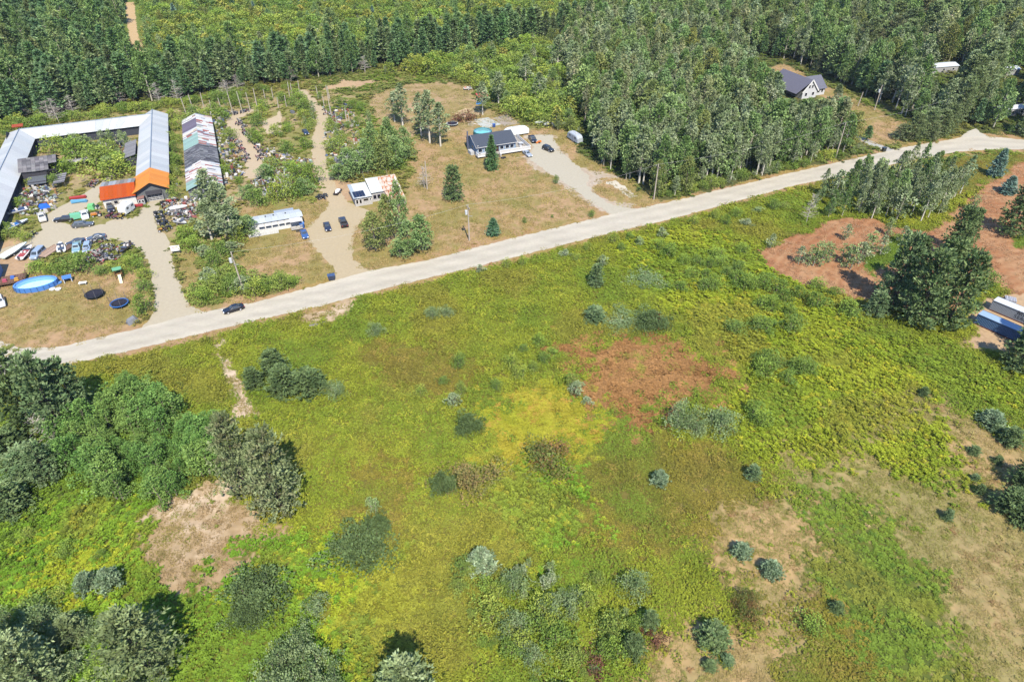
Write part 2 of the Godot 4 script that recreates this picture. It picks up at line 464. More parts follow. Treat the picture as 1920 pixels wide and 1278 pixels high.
	paint("lawn", PackedVector2Array([Vector2(-87.4, -155.7), Vector2(-78.8, -137.8), Vector2(-71.5, -127.7), Vector2(-59.4, -131.8), Vector2(-43.6, -140.1), Vector2(-34.6, -146.9), Vector2(-21.8, -151.6), Vector2(0.0, -162.4), Vector2(27.6, -176.2), Vector2(20.1, -191.5), Vector2(10.0, -201.2), Vector2(4.5, -220.8), Vector2(-15.4, -240.9), Vector2(-31.3, -246.3), Vector2(-33.8, -234.6), Vector2(-30.9, -201.2), Vector2(-31.5, -185.9), Vector2(-48.9, -185.9), Vector2(-62.8, -184.8), Vector2(-79.7, -178.9), Vector2(-73.6, -164.5), Vector2(-77.7, -155.7)]))
	paint("brush", PackedVector2Array([Vector2(-79.8, -153.0), Vector2(-77.9, -164.5), Vector2(-72.8, -160.0), Vector2(-65.3, -142.6), Vector2(-52.5, -143.8), Vector2(-52.0, -136.6), Vector2(-61.6, -135.0), Vector2(-70.5, -129.8), Vector2(-74.2, -133.1)]))
	paint("upper", PackedVector2Array([Vector2(-58.2, -284.9), Vector2(-41.4, -301.8), Vector2(-17.1, -299.5), Vector2(-11.6, -270.2), Vector2(7.9, -249.1), Vector2(18.9, -235.6), Vector2(12.8, -225.6), Vector2(-15.4, -240.9), Vector2(-29.3, -246.3), Vector2(-37.6, -234.6), Vector2(-51.2, -254.8)]))
	paint("lawn", PackedVector2Array([Vector2(7.8, -246.3), Vector2(19.5, -246.3), Vector2(26.5, -216.2), Vector2(36.2, -197.2), Vector2(43.3, -185.9), Vector2(33.9, -180.6), Vector2(24.7, -197.2), Vector2(17.7, -216.2)]))
	paint("woods", PackedVector2Array([Vector2(23.5, -223.2), Vector2(36.5, -199.2), Vector2(43.9, -184.8), Vector2(87.9, -204.1), Vector2(124.6, -222.7), Vector2(120.3, -234.6), Vector2(124.6, -283.5), Vector2(121.6, -330.8), Vector2(141.9, -601.5), Vector2(54.3, -601.5), Vector2(20.1, -392.8), Vector2(23.2, -305.6), Vector2(23.9, -251.9)]))
	paint("woods", PackedVector2Array([Vector2(121.6, -330.8), Vector2(142.7, -290.6), Vector2(145.9, -249.1), Vector2(161.7, -238.2), Vector2(180.5, -234.6), Vector2(270.7, -234.6), Vector2(684.4, -601.5), Vector2(141.9, -601.5)]))
	paint("lawn", PackedVector2Array([Vector2(112.8, -322.0), Vector2(127.1, -332.6), Vector2(135.2, -294.2), Vector2(143.9, -262.6), Vector2(146.6, -247.4), Vector2(135.9, -231.5), Vector2(126.1, -230.5), Vector2(120.3, -234.6), Vector2(132.5, -259.0), Vector2(127.4, -282.1)]))
	paint("woods", PackedVector2Array([Vector2(-302.1, -243.6), Vector2(-190.9, -251.9), Vector2(-171.7, -260.8), Vector2(-154.4, -272.1), Vector2(-136.4, -280.1), Vector2(-112.4, -293.5), Vector2(-76.0, -313.7), Vector2(-56.2, -324.6), Vector2(32.3, -364.8), Vector2(34.4, -392.8), Vector2(-67.6, -349.5), Vector2(-120.0, -317.8), Vector2(-157.3, -294.2), Vector2(-187.1, -349.5), Vector2(-303.8, -601.5), Vector2(-651.0, -601.5)]))
	paint("regrowth", PackedVector2Array([Vector2(-157.3, -294.2), Vector2(-187.1, -349.5), Vector2(-303.8, -601.5), Vector2(141.9, -601.5), Vector2(37.3, -392.8), Vector2(-67.6, -349.5), Vector2(-120.0, -317.8)]))
	paint("brush", PackedVector2Array([Vector2(-302.1, -243.6), Vector2(-190.9, -251.9), Vector2(-136.4, -280.1), Vector2(-76.0, -313.7), Vector2(32.3, -364.8), Vector2(23.9, -251.9), Vector2(7.8, -246.3), Vector2(-11.6, -270.2), Vector2(-17.1, -299.5), Vector2(-41.7, -304.1), Vector2(-59.3, -284.9), Vector2(-90.1, -294.2), Vector2(-133.3, -267.0), Vector2(-241.9, -240.9)]))
	paint("dirt", PackedVector2Array([Vector2(-74.4, -305.6), Vector2(-60.4, -305.6), Vector2(-61.2, -296.5), Vector2(-80.0, -289.2)]))
	for line in [PackedVector2Array([Vector2(-237.5, -461.5), Vector2(-204.9, -392.8), Vector2(-186.8, -359.6), Vector2(-173.2, -330.8)])]: paint("dirt", ribbon(line, 6.0))
	# roadside and bare places
	paint("shoulder", PackedVector2Array([Vector2(-133.0, -102.6), Vector2(-107.3, -112.5), Vector2(-96.0, -116.6), Vector2(-83.6, -122.1), Vector2(-59.8, -133.1), Vector2(-34.7, -147.1), Vector2(0.0, -165.1), Vector2(27.8, -177.9), Vector2(51.0, -188.5), Vector2(89.0, -207.5), Vector2(125.0, -223.7), Vector2(148.5, -234.6), Vector2(170.8, -240.9), Vector2(183.6, -238.2), Vector2(248.6, -230.5), Vector2(239.7, -219.9), Vector2(173.7, -223.2), Vector2(150.4, -221.3), Vector2(110.2, -203.7), Vector2(86.6, -193.7), Vector2(47.8, -173.2), Vector2(17.8, -158.6), Vector2(-9.0, -145.1), Vector2(-29.1, -135.9), Vector2(-56.5, -122.1), Vector2(-74.2, -113.6), Vector2(-91.2, -106.9), Vector2(-101.1, -102.3), Vector2(-124.6, -92.0)]))
	paint("sand", PackedVector2Array([Vector2(-48.0, -125.5), Vector2(-39.8, -132.7), Vector2(-36.2, -132.0), Vector2(-36.7, -126.2), Vector2(-42.5, -122.5), Vector2(-46.2, -123.3)]))
	paint("gravel", PackedVector2Array([Vector2(27.5, -175.5), Vector2(23.4, -183.4), Vector2(17.9, -194.5), Vector2(11.8, -204.5), Vector2(7.0, -213.1), Vector2(3.9, -219.0), Vector2(6.5, -233.0), Vector2(4.8, -239.8), Vector2(14.4, -240.9), Vector2(16.4, -225.6), Vector2(22.4, -209.6), Vector2(30.8, -207.5), Vector2(37.0, -191.5), Vector2(36.3, -180.6)]))
	paint("lawn", PackedVector2Array([Vector2(24.7, -197.2), Vector2(29.4, -202.5), Vector2(37.1, -197.2), Vector2(43.5, -187.0), Vector2(35.6, -181.3), Vector2(25.5, -188.5)]))
	paint("dirt", PackedVector2Array([Vector2(94.5, -114.7), Vector2(101.5, -120.5), Vector2(101.6, -124.5), Vector2(107.2, -129.8), Vector2(111.2, -133.6), Vector2(121.3, -135.9), Vector2(167.0, -133.1), Vector2(136.2, -96.3), Vector2(105.4, -109.3), Vector2(103.0, -112.9)]))
	var im_data := PackedByteArray()
	im_data.resize(ZW * ZH * 3)
	var i := 0
	for r in ZH:
		var z := ZZ + (r + 0.5) * 0.5
		for cx in ZW:
			var x := ZX + (cx + 0.5) * 0.5
			var zone: Array = zones[zone_at(x, z)]
			var t := clampf(0.5 + 1.5 * low.get_noise_2d(x, z) + 0.9 * mid.get_noise_2d(x * 2.2, z * 2.2) + rng.randf_range(-0.25, 0.25), 0.0, 1.0)
			if zone[0] == "mown":                        # swaths left by the mower
				t = clampf(t * 0.7 + 0.2 + 0.24 * sin(Vector2(x - 150.0, z + 95.0).length() * 2.6 + 3.0 * mid.get_noise_2d(x, z)), 0.0, 1.0)
			var c: Color = zone[1].lerp(zone[2], t)
			var k := rng.randf_range(232.0, 262.0)
			im_data[i] = mini(255, int(c.r * k)); im_data[i + 1] = mini(255, int(c.g * k)); im_data[i + 2] = mini(255, int(c.b * k))
			i += 3
	var im := Image.create_from_data(ZW, ZH, false, Image.FORMAT_RGB8, im_data)
	var m := StandardMaterial3D.new()
	m.albedo_texture = ImageTexture.create_from_image(im)
	m.roughness = 1.0
	m.metallic_specular = 0.1
	m.texture_repeat = false
	m.albedo_color = Color(1.127, 1.127, 1.127)
	m.detail_enabled = true
	m.detail_blend_mode = BaseMaterial3D.BLEND_MODE_MUL
	m.detail_albedo = noise_texture(0.05, 0.62, 1.3, 31, 5, 512)
	m.detail_uv_layer = BaseMaterial3D.DETAIL_UV_2
	m.uv2_scale = Vector3(1, 1, 1)
	var a := []
	a.resize(Mesh.ARRAY_MAX)
	var x1 := ZX + ZW * 0.5
	var z1 := ZZ + ZH * 0.5
	a[Mesh.ARRAY_VERTEX] = PackedVector3Array([Vector3(ZX, 0, ZZ), Vector3(x1, 0, ZZ), Vector3(x1, 0, z1), Vector3(ZX, 0, z1)])
	a[Mesh.ARRAY_TEX_UV] = PackedVector2Array([Vector2(0, 0), Vector2(1, 0), Vector2(1, 1), Vector2(0, 1)])
	a[Mesh.ARRAY_TEX_UV2] = PackedVector2Array([Vector2(0, 0), Vector2(65, 0), Vector2(65, 45), Vector2(0, 45)])
	a[Mesh.ARRAY_INDEX] = PackedInt32Array([0, 1, 2, 0, 2, 3])
	var g := ArrayMesh.new()
	g.add_surface_from_arrays(Mesh.PRIMITIVE_TRIANGLES, a)
	g.surface_set_material(0, m)
	structure("ground", g, "overgrown field, dry lawns and bare sandy soil around the road")
	var far := Buf.new()
	var fc := lin("76803f", KG)
	for q in [[-4000, -4000, 4000, ZZ], [-4000, z1, 4000, 4000], [-4000, ZZ, ZX, z1], [x1, ZZ, 4000, z1]]:
		far.quad(Vector3(q[0], 0, q[1]), Vector3(q[2], 0, q[1]), Vector3(q[2], 0, q[3]), Vector3(q[0], 0, q[3]), fc)
	structure("terrain", far.mesh(M.dirt), "flat wooded land reaching to the horizon")


func make_roads() -> void:
	var road := PackedVector2Array([Vector2(-147.0, -84.5), Vector2(-102.4, -104.4), Vector2(-92.1, -108.4), Vector2(-78.3, -114.5), Vector2(-57.2, -124.5), Vector2(-43.1, -130.7), Vector2(-29.4, -138.2), Vector2(-9.1, -147.7), Vector2(18.1, -161.2), Vector2(48.2, -175.5), Vector2(87.5, -196.5), Vector2(111.2, -206.2), Vector2(130.2, -215.3), Vector2(151.7, -223.7), Vector2(164.2, -225.6), Vector2(175.1, -225.6), Vector2(285.0, -211.8), Vector2(296.7, -223.2), Vector2(180.5, -234.6), Vector2(169.0, -238.2), Vector2(161.2, -237.2), Vector2(146.7, -232.0), Vector2(132.6, -225.6), Vector2(123.9, -222.3), Vector2(88.3, -205.4), Vector2(50.6, -186.7), Vector2(27.6, -176.2), Vector2(0.0, -162.4), Vector2(-21.7, -150.8), Vector2(-35.8, -145.6), Vector2(-43.8, -140.9), Vector2(-59.4, -131.8), Vector2(-71.4, -127.4), Vector2(-83.0, -120.9), Vector2(-89.2, -116.6), Vector2(-95.2, -115.1), Vector2(-105.9, -110.2), Vector2(-156.4, -94.1)])
	structure("pavement", sheet(road, 0.022, 0.22, "d6c8b6"), "pale dusty edge of the road where drives join it")
	structure("road", worn_road(PackedVector2Array([Vector2(-147.0, -84.5), Vector2(-102.4, -104.4), Vector2(-92.1, -108.4), Vector2(-78.3, -114.5), Vector2(-57.2, -124.5), Vector2(-43.1, -130.7), Vector2(-29.4, -138.2), Vector2(-9.1, -147.7), Vector2(18.1, -161.2), Vector2(48.2, -175.5), Vector2(87.5, -196.5), Vector2(111.2, -206.2), Vector2(130.2, -215.3), Vector2(151.7, -223.7), Vector2(164.2, -225.6), Vector2(175.1, -225.6), Vector2(285.0, -211.8)]), PackedVector2Array([Vector2(-156.4, -94.1), Vector2(-105.9, -110.2), Vector2(-95.2, -115.1), Vector2(-83.0, -120.9), Vector2(-71.4, -127.2), Vector2(-59.4, -131.8), Vector2(-43.4, -139.2), Vector2(-30.6, -146.9), Vector2(-21.7, -150.8), Vector2(0.0, -162.4), Vector2(27.6, -176.2), Vector2(50.6, -186.7), Vector2(88.3, -205.4), Vector2(123.9, -222.3), Vector2(136.1, -228.0), Vector2(146.7, -232.0), Vector2(165.0, -237.2), Vector2(180.5, -234.6), Vector2(296.7, -223.2)])), "pale worn asphalt road running across between field and homes")
	fill(blocked, road, 255)
	var drive := PackedVector2Array([Vector2(-85.9, -115.8), Vector2(-83.2, -118.5), Vector2(-81.8, -121.7), Vector2(-81.4, -125.3), Vector2(-82.2, -129.8), Vector2(-84.0, -134.3), Vector2(-88.8, -143.8), Vector2(-94.3, -153.0), Vector2(-98.8, -158.0), Vector2(-103.7, -160.9), Vector2(-108.3, -161.8), Vector2(-118.4, -159.2), Vector2(-124.9, -155.7), Vector2(-130.6, -151.4), Vector2(-160.7, -137.8), Vector2(-168.5, -147.7), Vector2(-133.6, -156.3), Vector2(-129.2, -162.1), Vector2(-128.9, -167.5), Vector2(-132.5, -173.2), Vector2(-132.2, -179.6), Vector2(-130.3, -184.8), Vector2(-129.3, -189.2), Vector2(-127.6, -197.2), Vector2(-128.0, -203.3), Vector2(-127.6, -206.6), Vector2(-125.7, -204.1), Vector2(-124.3, -197.2), Vector2(-123.6, -189.6), Vector2(-120.1, -182.4), Vector2(-123.6, -177.9), Vector2(-127.6, -174.6), Vector2(-126.3, -172.0), Vector2(-119.0, -168.8), Vector2(-113.3, -170.7), Vector2(-111.8, -173.9), Vector2(-106.9, -174.6), Vector2(-106.8, -179.9), Vector2(-106.7, -185.6), Vector2(-103.7, -187.0), Vector2(-102.6, -182.4), Vector2(-101.3, -175.5), Vector2(-97.0, -167.5), Vector2(-93.5, -164.5), Vector2(-90.2, -158.6), Vector2(-86.0, -150.3), Vector2(-80.6, -140.1), Vector2(-77.0, -134.0), Vector2(-74.3, -130.5), Vector2(-70.7, -128.1), Vector2(-64.5, -126.6)])
	structure("driveway", sheet(drive, 0.008, 0.35, "c6b5a0"), "sandy yard and driveway of the scrap yard")
	fill(blocked, drive, 255)
	var drive2 := PackedVector2Array([Vector2(-45.4, -133.1), Vector2(-43.7, -140.6), Vector2(-44.1, -146.1), Vector2(-49.6, -154.4), Vector2(-54.0, -160.9), Vector2(-56.7, -167.5), Vector2(-54.4, -175.5), Vector2(-53.2, -185.6), Vector2(-48.7, -184.8), Vector2(-41.4, -178.9), Vector2(-43.0, -164.5), Vector2(-41.2, -153.5), Vector2(-39.8, -150.3), Vector2(-37.4, -147.7), Vector2(-30.9, -143.8)])
	structure("driveway", sheet(drive2, 0.012, 0.5, "c4ae90"), "bare sandy driveway beside the long mobile home")
	fill(blocked, drive2, 255)
	var drive3 := PackedVector2Array([Vector2(30.0, -173.9), Vector2(23.5, -184.1), Vector2(18.0, -195.3), Vector2(11.9, -205.4), Vector2(7.5, -214.4), Vector2(5.3, -218.1), Vector2(7.4, -228.0), Vector2(4.8, -238.7), Vector2(14.0, -239.8), Vector2(16.4, -224.6), Vector2(20.9, -212.7), Vector2(24.4, -203.3), Vector2(23.1, -197.2), Vector2(24.9, -190.7), Vector2(28.2, -184.1), Vector2(32.5, -181.3), Vector2(37.5, -178.9)])
	structure("driveway", sheet(drive3, 0.008, 0.4, "c6b9a8"), "wide pale gravel driveway of the house with the white deck")
	fill(blocked, drive3, 255)
	structure("path", sheet(PackedVector2Array([Vector2(28.8, -198.8), Vector2(32.4, -199.6), Vector2(35.0, -194.5), Vector2(37.3, -188.5), Vector2(34.9, -187.4), Vector2(32.7, -192.6)]), 0.012, 0.5, "dccfc0"), "bare white gravel patch beside the driveway")
	var drive4 := ribbon(PackedVector2Array([Vector2(120.4, -241.9), Vector2(123.4, -236.6), Vector2(125.9, -230.0), Vector2(130.3, -223.2)]), 3.6)
	structure("driveway", sheet(drive4, 0.008, 0.12, "bdb6b0"), "narrow grey driveway crossing the lawn below the gabled house")
	fill(blocked, drive4, 255)
	var drive5 := PackedVector2Array([Vector2(157.0, -234.6), Vector2(165.3, -243.0), Vector2(170.3, -246.3), Vector2(169.1, -241.9), Vector2(170.7, -234.6)])
	structure("driveway", sheet(drive5, 0.008, 0.2, "cfc3b4"), "sandy track leaving the road bend into the pines")
	fill(blocked, drive5, 255)
	var drive6 := PackedVector2Array([Vector2(-136.9, -107.6), Vector2(-110.0, -117.0), Vector2(-104.4, -114.3), Vector2(-96.2, -114.7), Vector2(-100.0, -111.4), Vector2(-105.4, -109.3), Vector2(-130.5, -99.4)])
	structure("driveway", sheet(drive6, 0.008, 0.3, "cdbfae"), "gravel turn-off at the lawn's near corner")
	var t1 := ribbon(PackedVector2Array([Vector2(-49.5, -181.3), Vector2(-56.2, -194.5), Vector2(-61.1, -207.5), Vector2(-65.7, -223.2), Vector2(-68.9, -238.2), Vector2(-70.5, -250.8), Vector2(-72.9, -261.4), Vector2(-77.4, -270.2), Vector2(-83.0, -281.4), Vector2(-88.7, -291.3)]), 5.0, 3.6)
	structure("path", sheet(t1, 0.016, 0.4, "c8b092"), "sandy track winding back past the rusty-roofed house")
	fill(blocked, t1, 255)
	var t2 := ribbon(PackedVector2Array([Vector2(-82.0, -201.6), Vector2(-82.6, -209.2), Vector2(-87.5, -221.8), Vector2(-94.4, -234.6), Vector2(-101.2, -246.3), Vector2(-105.7, -256.6), Vector2(-103.1, -265.1), Vector2(-99.9, -268.2)]), 6.5, 5.0)
	structure("path", sheet(t2, 0.008, 0.5, "cab296"), "sandy track between rows of scrapped motorcycles")
	fill(blocked, t2, 255)
	var t3 := PackedVector2Array([Vector2(-93.7, -250.8), Vector2(-92.5, -255.4), Vector2(-90.3, -259.0), Vector2(-90.8, -267.6), Vector2(-88.1, -260.2), Vector2(-83.3, -240.9), Vector2(-85.5, -237.7), Vector2(-89.0, -241.9)])
	structure("path", sheet(t3, 0.012, 0.4, "cdb698"), "bare sand clearing in the middle of the scrap yard")
	fill(blocked, t3, 255)
	structure("path", sheet(ribbon(PackedVector2Array([Vector2(-240.8, -471.2), Vector2(-216.1, -418.0), Vector2(-200.6, -385.8), Vector2(-187.1, -359.6), Vector2(-171.7, -327.2)]), 5.0, 4.0), 0.016, 0.6, "d0ae86"), "thin sandy track running up between the far pines")
	structure("pavement", sheet(PackedVector2Array([Vector2(-14.7, -255.4), Vector2(-9.1, -257.8), Vector2(-4.0, -250.2), Vector2(-8.8, -246.3), Vector2(-10.7, -246.3)]), 0.03, 0.1, "c9c6c0"), "pale concrete slab strewn with boards behind the house")
	structure("pavement", sheet(PackedVector2Array([Vector2(-7.1, -257.2), Vector2(-2.0, -260.8), Vector2(3.0, -251.4), Vector2(-3.0, -248.5)]), 0.02, 0.2, "b3a294"), "brown gravel pad beside the concrete slab")
	structure("path", sheet(PackedVector2Array([Vector2(-23.4, -262.6), Vector2(-18.8, -268.2), Vector2(-11.5, -267.0), Vector2(-12.3, -261.4), Vector2(-17.8, -257.2)]), 0.008, 0.6, "d8b894"), "heaped pale sand at the back of the lawn")


# ---------------------------------------------------------------- buildings
func slab(b: Buf, p: Vector3, q: Vector3, r: Vector3, s: Vector3, t: float, col: Color) -> void:   # p-q-r-s is the upper face
	var n := (q - p).cross(s - p).normalized()
	if n.y < 0: n = -n
	var d := n * -t
	b.quad(p, q, r, s, col)
	b.quad(p + d, q + d, r + d, s + d, col)
	b.quad(p, q, q + d, p + d, col); b.quad(q, r, r + d, q + d, col)
	b.quad(r, s, s + d, r + d, col); b.quad(s, p, p + d, s + d, col)


func slope(parent: Node, called: String, e0: Vector3, e1: Vector3, r1: Vector3, r0: Vector3, n: int, cols: Array, m: Material, gap := 0.05, label := "") -> void:
	# a roof slope of n sheets side by side, each a piece of its own; e0-e1 the eave, r0-r1 the ridge
	for i in n:
		var b := Buf.new()
		var f0 := float(i) / n
		var f1 := float(i + 1) / n - gap / (e0.distance_to(e1))
		var lift := Vector3(0, rng.randf_range(0.0, 0.03), 0)
		slab(b, e0.lerp(e1, f0) + lift, e0.lerp(e1, f1) + lift, r0.lerp(r1, f1) + lift, r0.lerp(r1, f0) + lift, 0.05, shade(cols[rng.randi() % cols.size()], rr(0.93, 1.05)))
		part(called, b, parent, m, label)


func body(b: Buf, x0: float, x1: float, z0: float, z1: float, eave: float, ridge: float, along_x: bool, col: Color) -> void:
	var k := [Vector3(x0, 0, z0), Vector3(x1, 0, z0), Vector3(x1, 0, z1), Vector3(x0, 0, z1)]
	for i in 4:
		var p: Vector3 = k[i]
		var q: Vector3 = k[(i + 1) % 4]
		b.quad(p, q, q + Vector3(0, eave, 0), p + Vector3(0, eave, 0), col)
		var gable := (i % 2 == 1) if along_x else (i % 2 == 0)
		if gable and ridge > eave:
			b.tri(p + Vector3(0, eave, 0), q + Vector3(0, eave, 0), (p + q) * 0.5 + Vector3(0, ridge, 0), col)


func window(parent: Node, at: Vector3, w: float, h: float, facing := Vector3.BACK, frame := "eef0f0", dark := "2a3038") -> void:
	var b := Buf.new()
	var s := Vector3.UP.cross(facing)
	var t := 0.08
	var turn := Basis(s, Vector3.UP, facing)
	var col := lin(frame, 0.50)
	for k in [-1, 1]:
		b.box(at + s * k * (w * 0.5) + facing * 0.04, Vector3(t, h + t, 0.08), col, turn)
		b.box(at + Vector3(0, k * h * 0.5, 0) + facing * 0.041, Vector3(w - t, t, 0.08), col, turn)
	var o := part("window", b, parent, M.vc)
	var p := Buf.new()
	p.box(at + facing * 0.02, Vector3(w - t, h - t, 0.03), lin(dark, 0.31), turn)
	part("pane", p, o, M.glass)


func make_barn() -> void:
	# three low wings round a court; the near end of the right wing is a grey garage under an orange roof
	var t := thing("barn", "long U-shaped barn with pale blue-grey metal roofs around an overgrown court", "barn", uv(-27, -211.5), YAW)
	var z := func(v: float) -> float: return v + 211.5
	var x := func(u: float) -> float: return u + 27.0
	var wall := lin("5c6470", 0.3)
	var b := Buf.new()
	body(b, x.call(-31.3), x.call(-22.7), z.call(-281.5), z.call(-211.9), 3.1, 5.3, false, lin("7c8087", 0.42))
	part("wall", b, t, M.worn, "grey end wing")
	b = Buf.new()
	body(b, x.call(-73), x.call(-31.5), z.call(-281.3), z.call(-272.7), 3.1, 5.2, true, wall)
	part("wall", b, t, M.worn)
	b = Buf.new()
	body(b, x.call(-73), x.call(-65.2), z.call(-272.5), z.call(-186), 3.1, 5.2, false, wall)
	part("wall", b, t, M.worn)
	var steel := [lin("e2e3e5", 0.36), lin("dfe1e4", 0.35), lin("e6e7e8", 0.36), lin("dcdfe3", 0.34)]
	var e := 3.12
	var r := 5.42
	# right wing: pale sheets, then orange over the garage
	for k in [-1, 1]:
		var xe: float = k * 4.75
		slope(t, "roof_sheet", Vector3(xe, e, z.call(-282)), Vector3(xe, e, z.call(-223.6)), Vector3(0, r, z.call(-223.6)), Vector3(0, r, z.call(-282)), 20, steel, M.sheet, 0.03)
		slope(t, "roof_sheet", Vector3(xe * (1.12 if k < 0 else 1.0), e + 0.14, z.call(-223.5)), Vector3(xe * (1.12 if k < 0 else 1.0), e + 0.14, z.call(-211.0)), Vector3(0, r + 0.3, z.call(-211.0)), Vector3(0, r + 0.3, z.call(-223.5)), 6, [lin("f09a3e", 0.42), lin("ee943a", 0.42)], M.sheet, 0.02, "orange roof sheet over the garage")
	b = Buf.new()
	b.tube(Vector3(0, r + 0.05, z.call(-281.9)), Vector3(0, r + 0.05, z.call(-223.7)), 0.16, 0.16, 6, lin("a9bcd4", 0.3))
	part("ridge_cap", b, t, M.sheet)
	b = Buf.new()
	for k in [-1, 1]:
		b.box(Vector3(k * 2.4, (e + r + 0.45) * 0.5 + 0.02, z.call(-210.98)), Vector3(5.35, 0.22, 0.06), lin("4a3a34", 0.3), Basis(Vector3.BACK, -k * atan2(r + 0.3 - e - 0.14, 4.75)))
	part("fascia", b, t)
	slope(t, "roof_sheet", Vector3(x.call(-64.3), e, z.call(-272.0)), Vector3(x.call(-31.8), e, z.call(-272.0)), Vector3(x.call(-27.1), r - 0.02, z.call(-277)), Vector3(x.call(-69), r - 0.02, z.call(-277)), 16, steel, M.sheet, 0.03)
	slope(t, "roof_sheet", Vector3(x.call(-73.7), e, z.call(-282)), Vector3(x.call(-31.8), e, z.call(-282)), Vector3(x.call(-31.8), r - 0.02, z.call(-277.1)), Vector3(x.call(-69), r - 0.02, z.call(-277.1)), 14, steel, M.sheet, 0.03)
	slope(t, "roof_sheet", Vector3(x.call(-64.4), e, z.call(-272.1)), Vector3(x.call(-64.4), e, z.call(-185.5)), Vector3(x.call(-69), r, z.call(-185.5)), Vector3(x.call(-69), r, z.call(-277)), 24, steel, M.sheet, 0.03)
	slope(t, "roof_sheet", Vector3(x.call(-73.8), e, z.call(-282)), Vector3(x.call(-73.8), e, z.call(-185.5)), Vector3(x.call(-69), r, z.call(-185.5)), Vector3(x.call(-69), r, z.call(-277)), 24, steel, M.sheet, 0.03)
	b = Buf.new()
	b.tube(Vector3(x.call(-69), r + 0.05, z.call(-277)), Vector3(x.call(-69), r + 0.05, z.call(-185.6)), 0.14, 0.14, 6, lin("a9bcd4", 0.3))
	b.tube(Vector3(x.call(-69), r + 0.03, z.call(-277)), Vector3(x.call(-27), r + 0.03, z.call(-277)), 0.14, 0.14, 6, lin("a9bcd4", 0.3))
	part("ridge_cap", b, t, M.sheet)
	b = Buf.new()
	b.box(Vector3(x.call(-70.5), 4.9, z.call(-283)), Vector3(3.4, 0.25, 1.6), lin("b0553a", 0.4), Basis(Vector3.RIGHT, 0.3))
	part("rusty_sheet", b, t, M.worn)
	# garage front: dark band over a white sectional door with dark lights
	b = Buf.new()
	b.box(Vector3(0.3, 2.75, 0.22), Vector3(4.3, 1.1, 0.6), lin("55585f", 0.35))
	part("lintel", b, t)
	b = Buf.new()
	b.box(Vector3(0.3, 1.1, -0.34), Vector3(4.0, 2.2, 0.08), lin("30343c", 0.4))
	var door := part("garage_door", b, t)
	for row in 5:
		b = Buf.new()
		b.box(Vector3(0.3, 0.12 + row * 0.46, -0.27), Vector3(3.96, 0.17, 0.06), lin("dfe2e6", 0.37))
		for col in 5: b.box(Vector3(-1.64 + col * 0.97, 0.33 + row * 0.46, -0.26), Vector3(0.09, 0.24, 0.05), lin("dfe2e6", 0.37))
		part("door_panel", b, door)
	for k in [-1, 1]:
		b = Buf.new()
		b.box(Vector3(0.3 + k * 2.15, 1.15, 0.1), Vector3(0.25, 2.3, 0.4), lin("8a8d93", 0.42))
		part("door_frame", b, t)
	b = Buf.new()
	b.box(Vector3(-3.4, 1.0, 0.9), Vector3(1.7, 2.0, 1.6), lin("c9cbd0", 0.31))
	b.box(Vector3(-3.4, 2.1, 0.95), Vector3(2.0, 0.12, 1.9), lin("b98d84", 0.31), Basis(Vector3.BACK, 0.12))
	part("porch", b, t)
	for k in [-1, 1]: window(t, Vector3(-3.4 + k * 0.42, 1.2, 1.71), 0.55, 0.9)


func make_workshop() -> void:
	var t := thing("workshop", "low white workshop with a bright red-orange metal roof", "workshop", uv(-36, -211.2), YAW)
	var b := Buf.new()
	b.box(Vector3(0, 1.45, -5.5), Vector3(8.6, 2.9, 10.8), lin("f2f3f2", 0.46))
	part("wall", b, t, M.worn)
	slope(t, "roof_sheet", Vector3(-4.75, 3.0, 0.5), Vector3(4.55, 3.0, 0.5), Vector3(4.55, 4.55, -5.6), Vector3(-4.75, 4.55, -5.6), 8, [lin("fa7020", 0.24), lin("f66c1e", 0.24), lin("fa7424", 0.23)], M.sheet, 0.02, "bright orange roof sheet")
	slope(t, "roof_sheet", Vector3(-4.7, 4.5, -5.65), Vector3(4.5, 4.5, -5.65), Vector3(4.5, 3.6, -11.2), Vector3(-4.7, 3.6, -11.2), 9, [lin("bfc6cf", 0.35), lin("a9a6a4", 0.3), lin("c6b8ad", 0.32), lin("d2d7de", 0.35)], M.worn, 0.04, "grey weathered roof sheet")
	b = Buf.new()
	b.box(Vector3(0, 2.94, 0.53), Vector3(9.2, 0.16, 0.05), lin("d8542a", 0.4))
	part("fascia", b, t)
	b = Buf.new()
	b.box(Vector3(-1.2, 1.5, -0.06), Vector3(1.9, 1.3, 0.1), lin("d8d4cf", 0.37))
	var w := part("window", b, t)
	b = Buf.new()
	b.box(Vector3(-1.05, 1.55, -0.0), Vector3(0.9, 0.8, 0.04), lin("3a3f4c", 0.31))
	part("pane", b, w, M.glass)
	b = Buf.new()
	b.box(Vector3(4.9, 1.0, 0.3), Vector3(0.9, 2.0, 0.12), lin("6b6d74", 0.4))
	part("door", b, t)


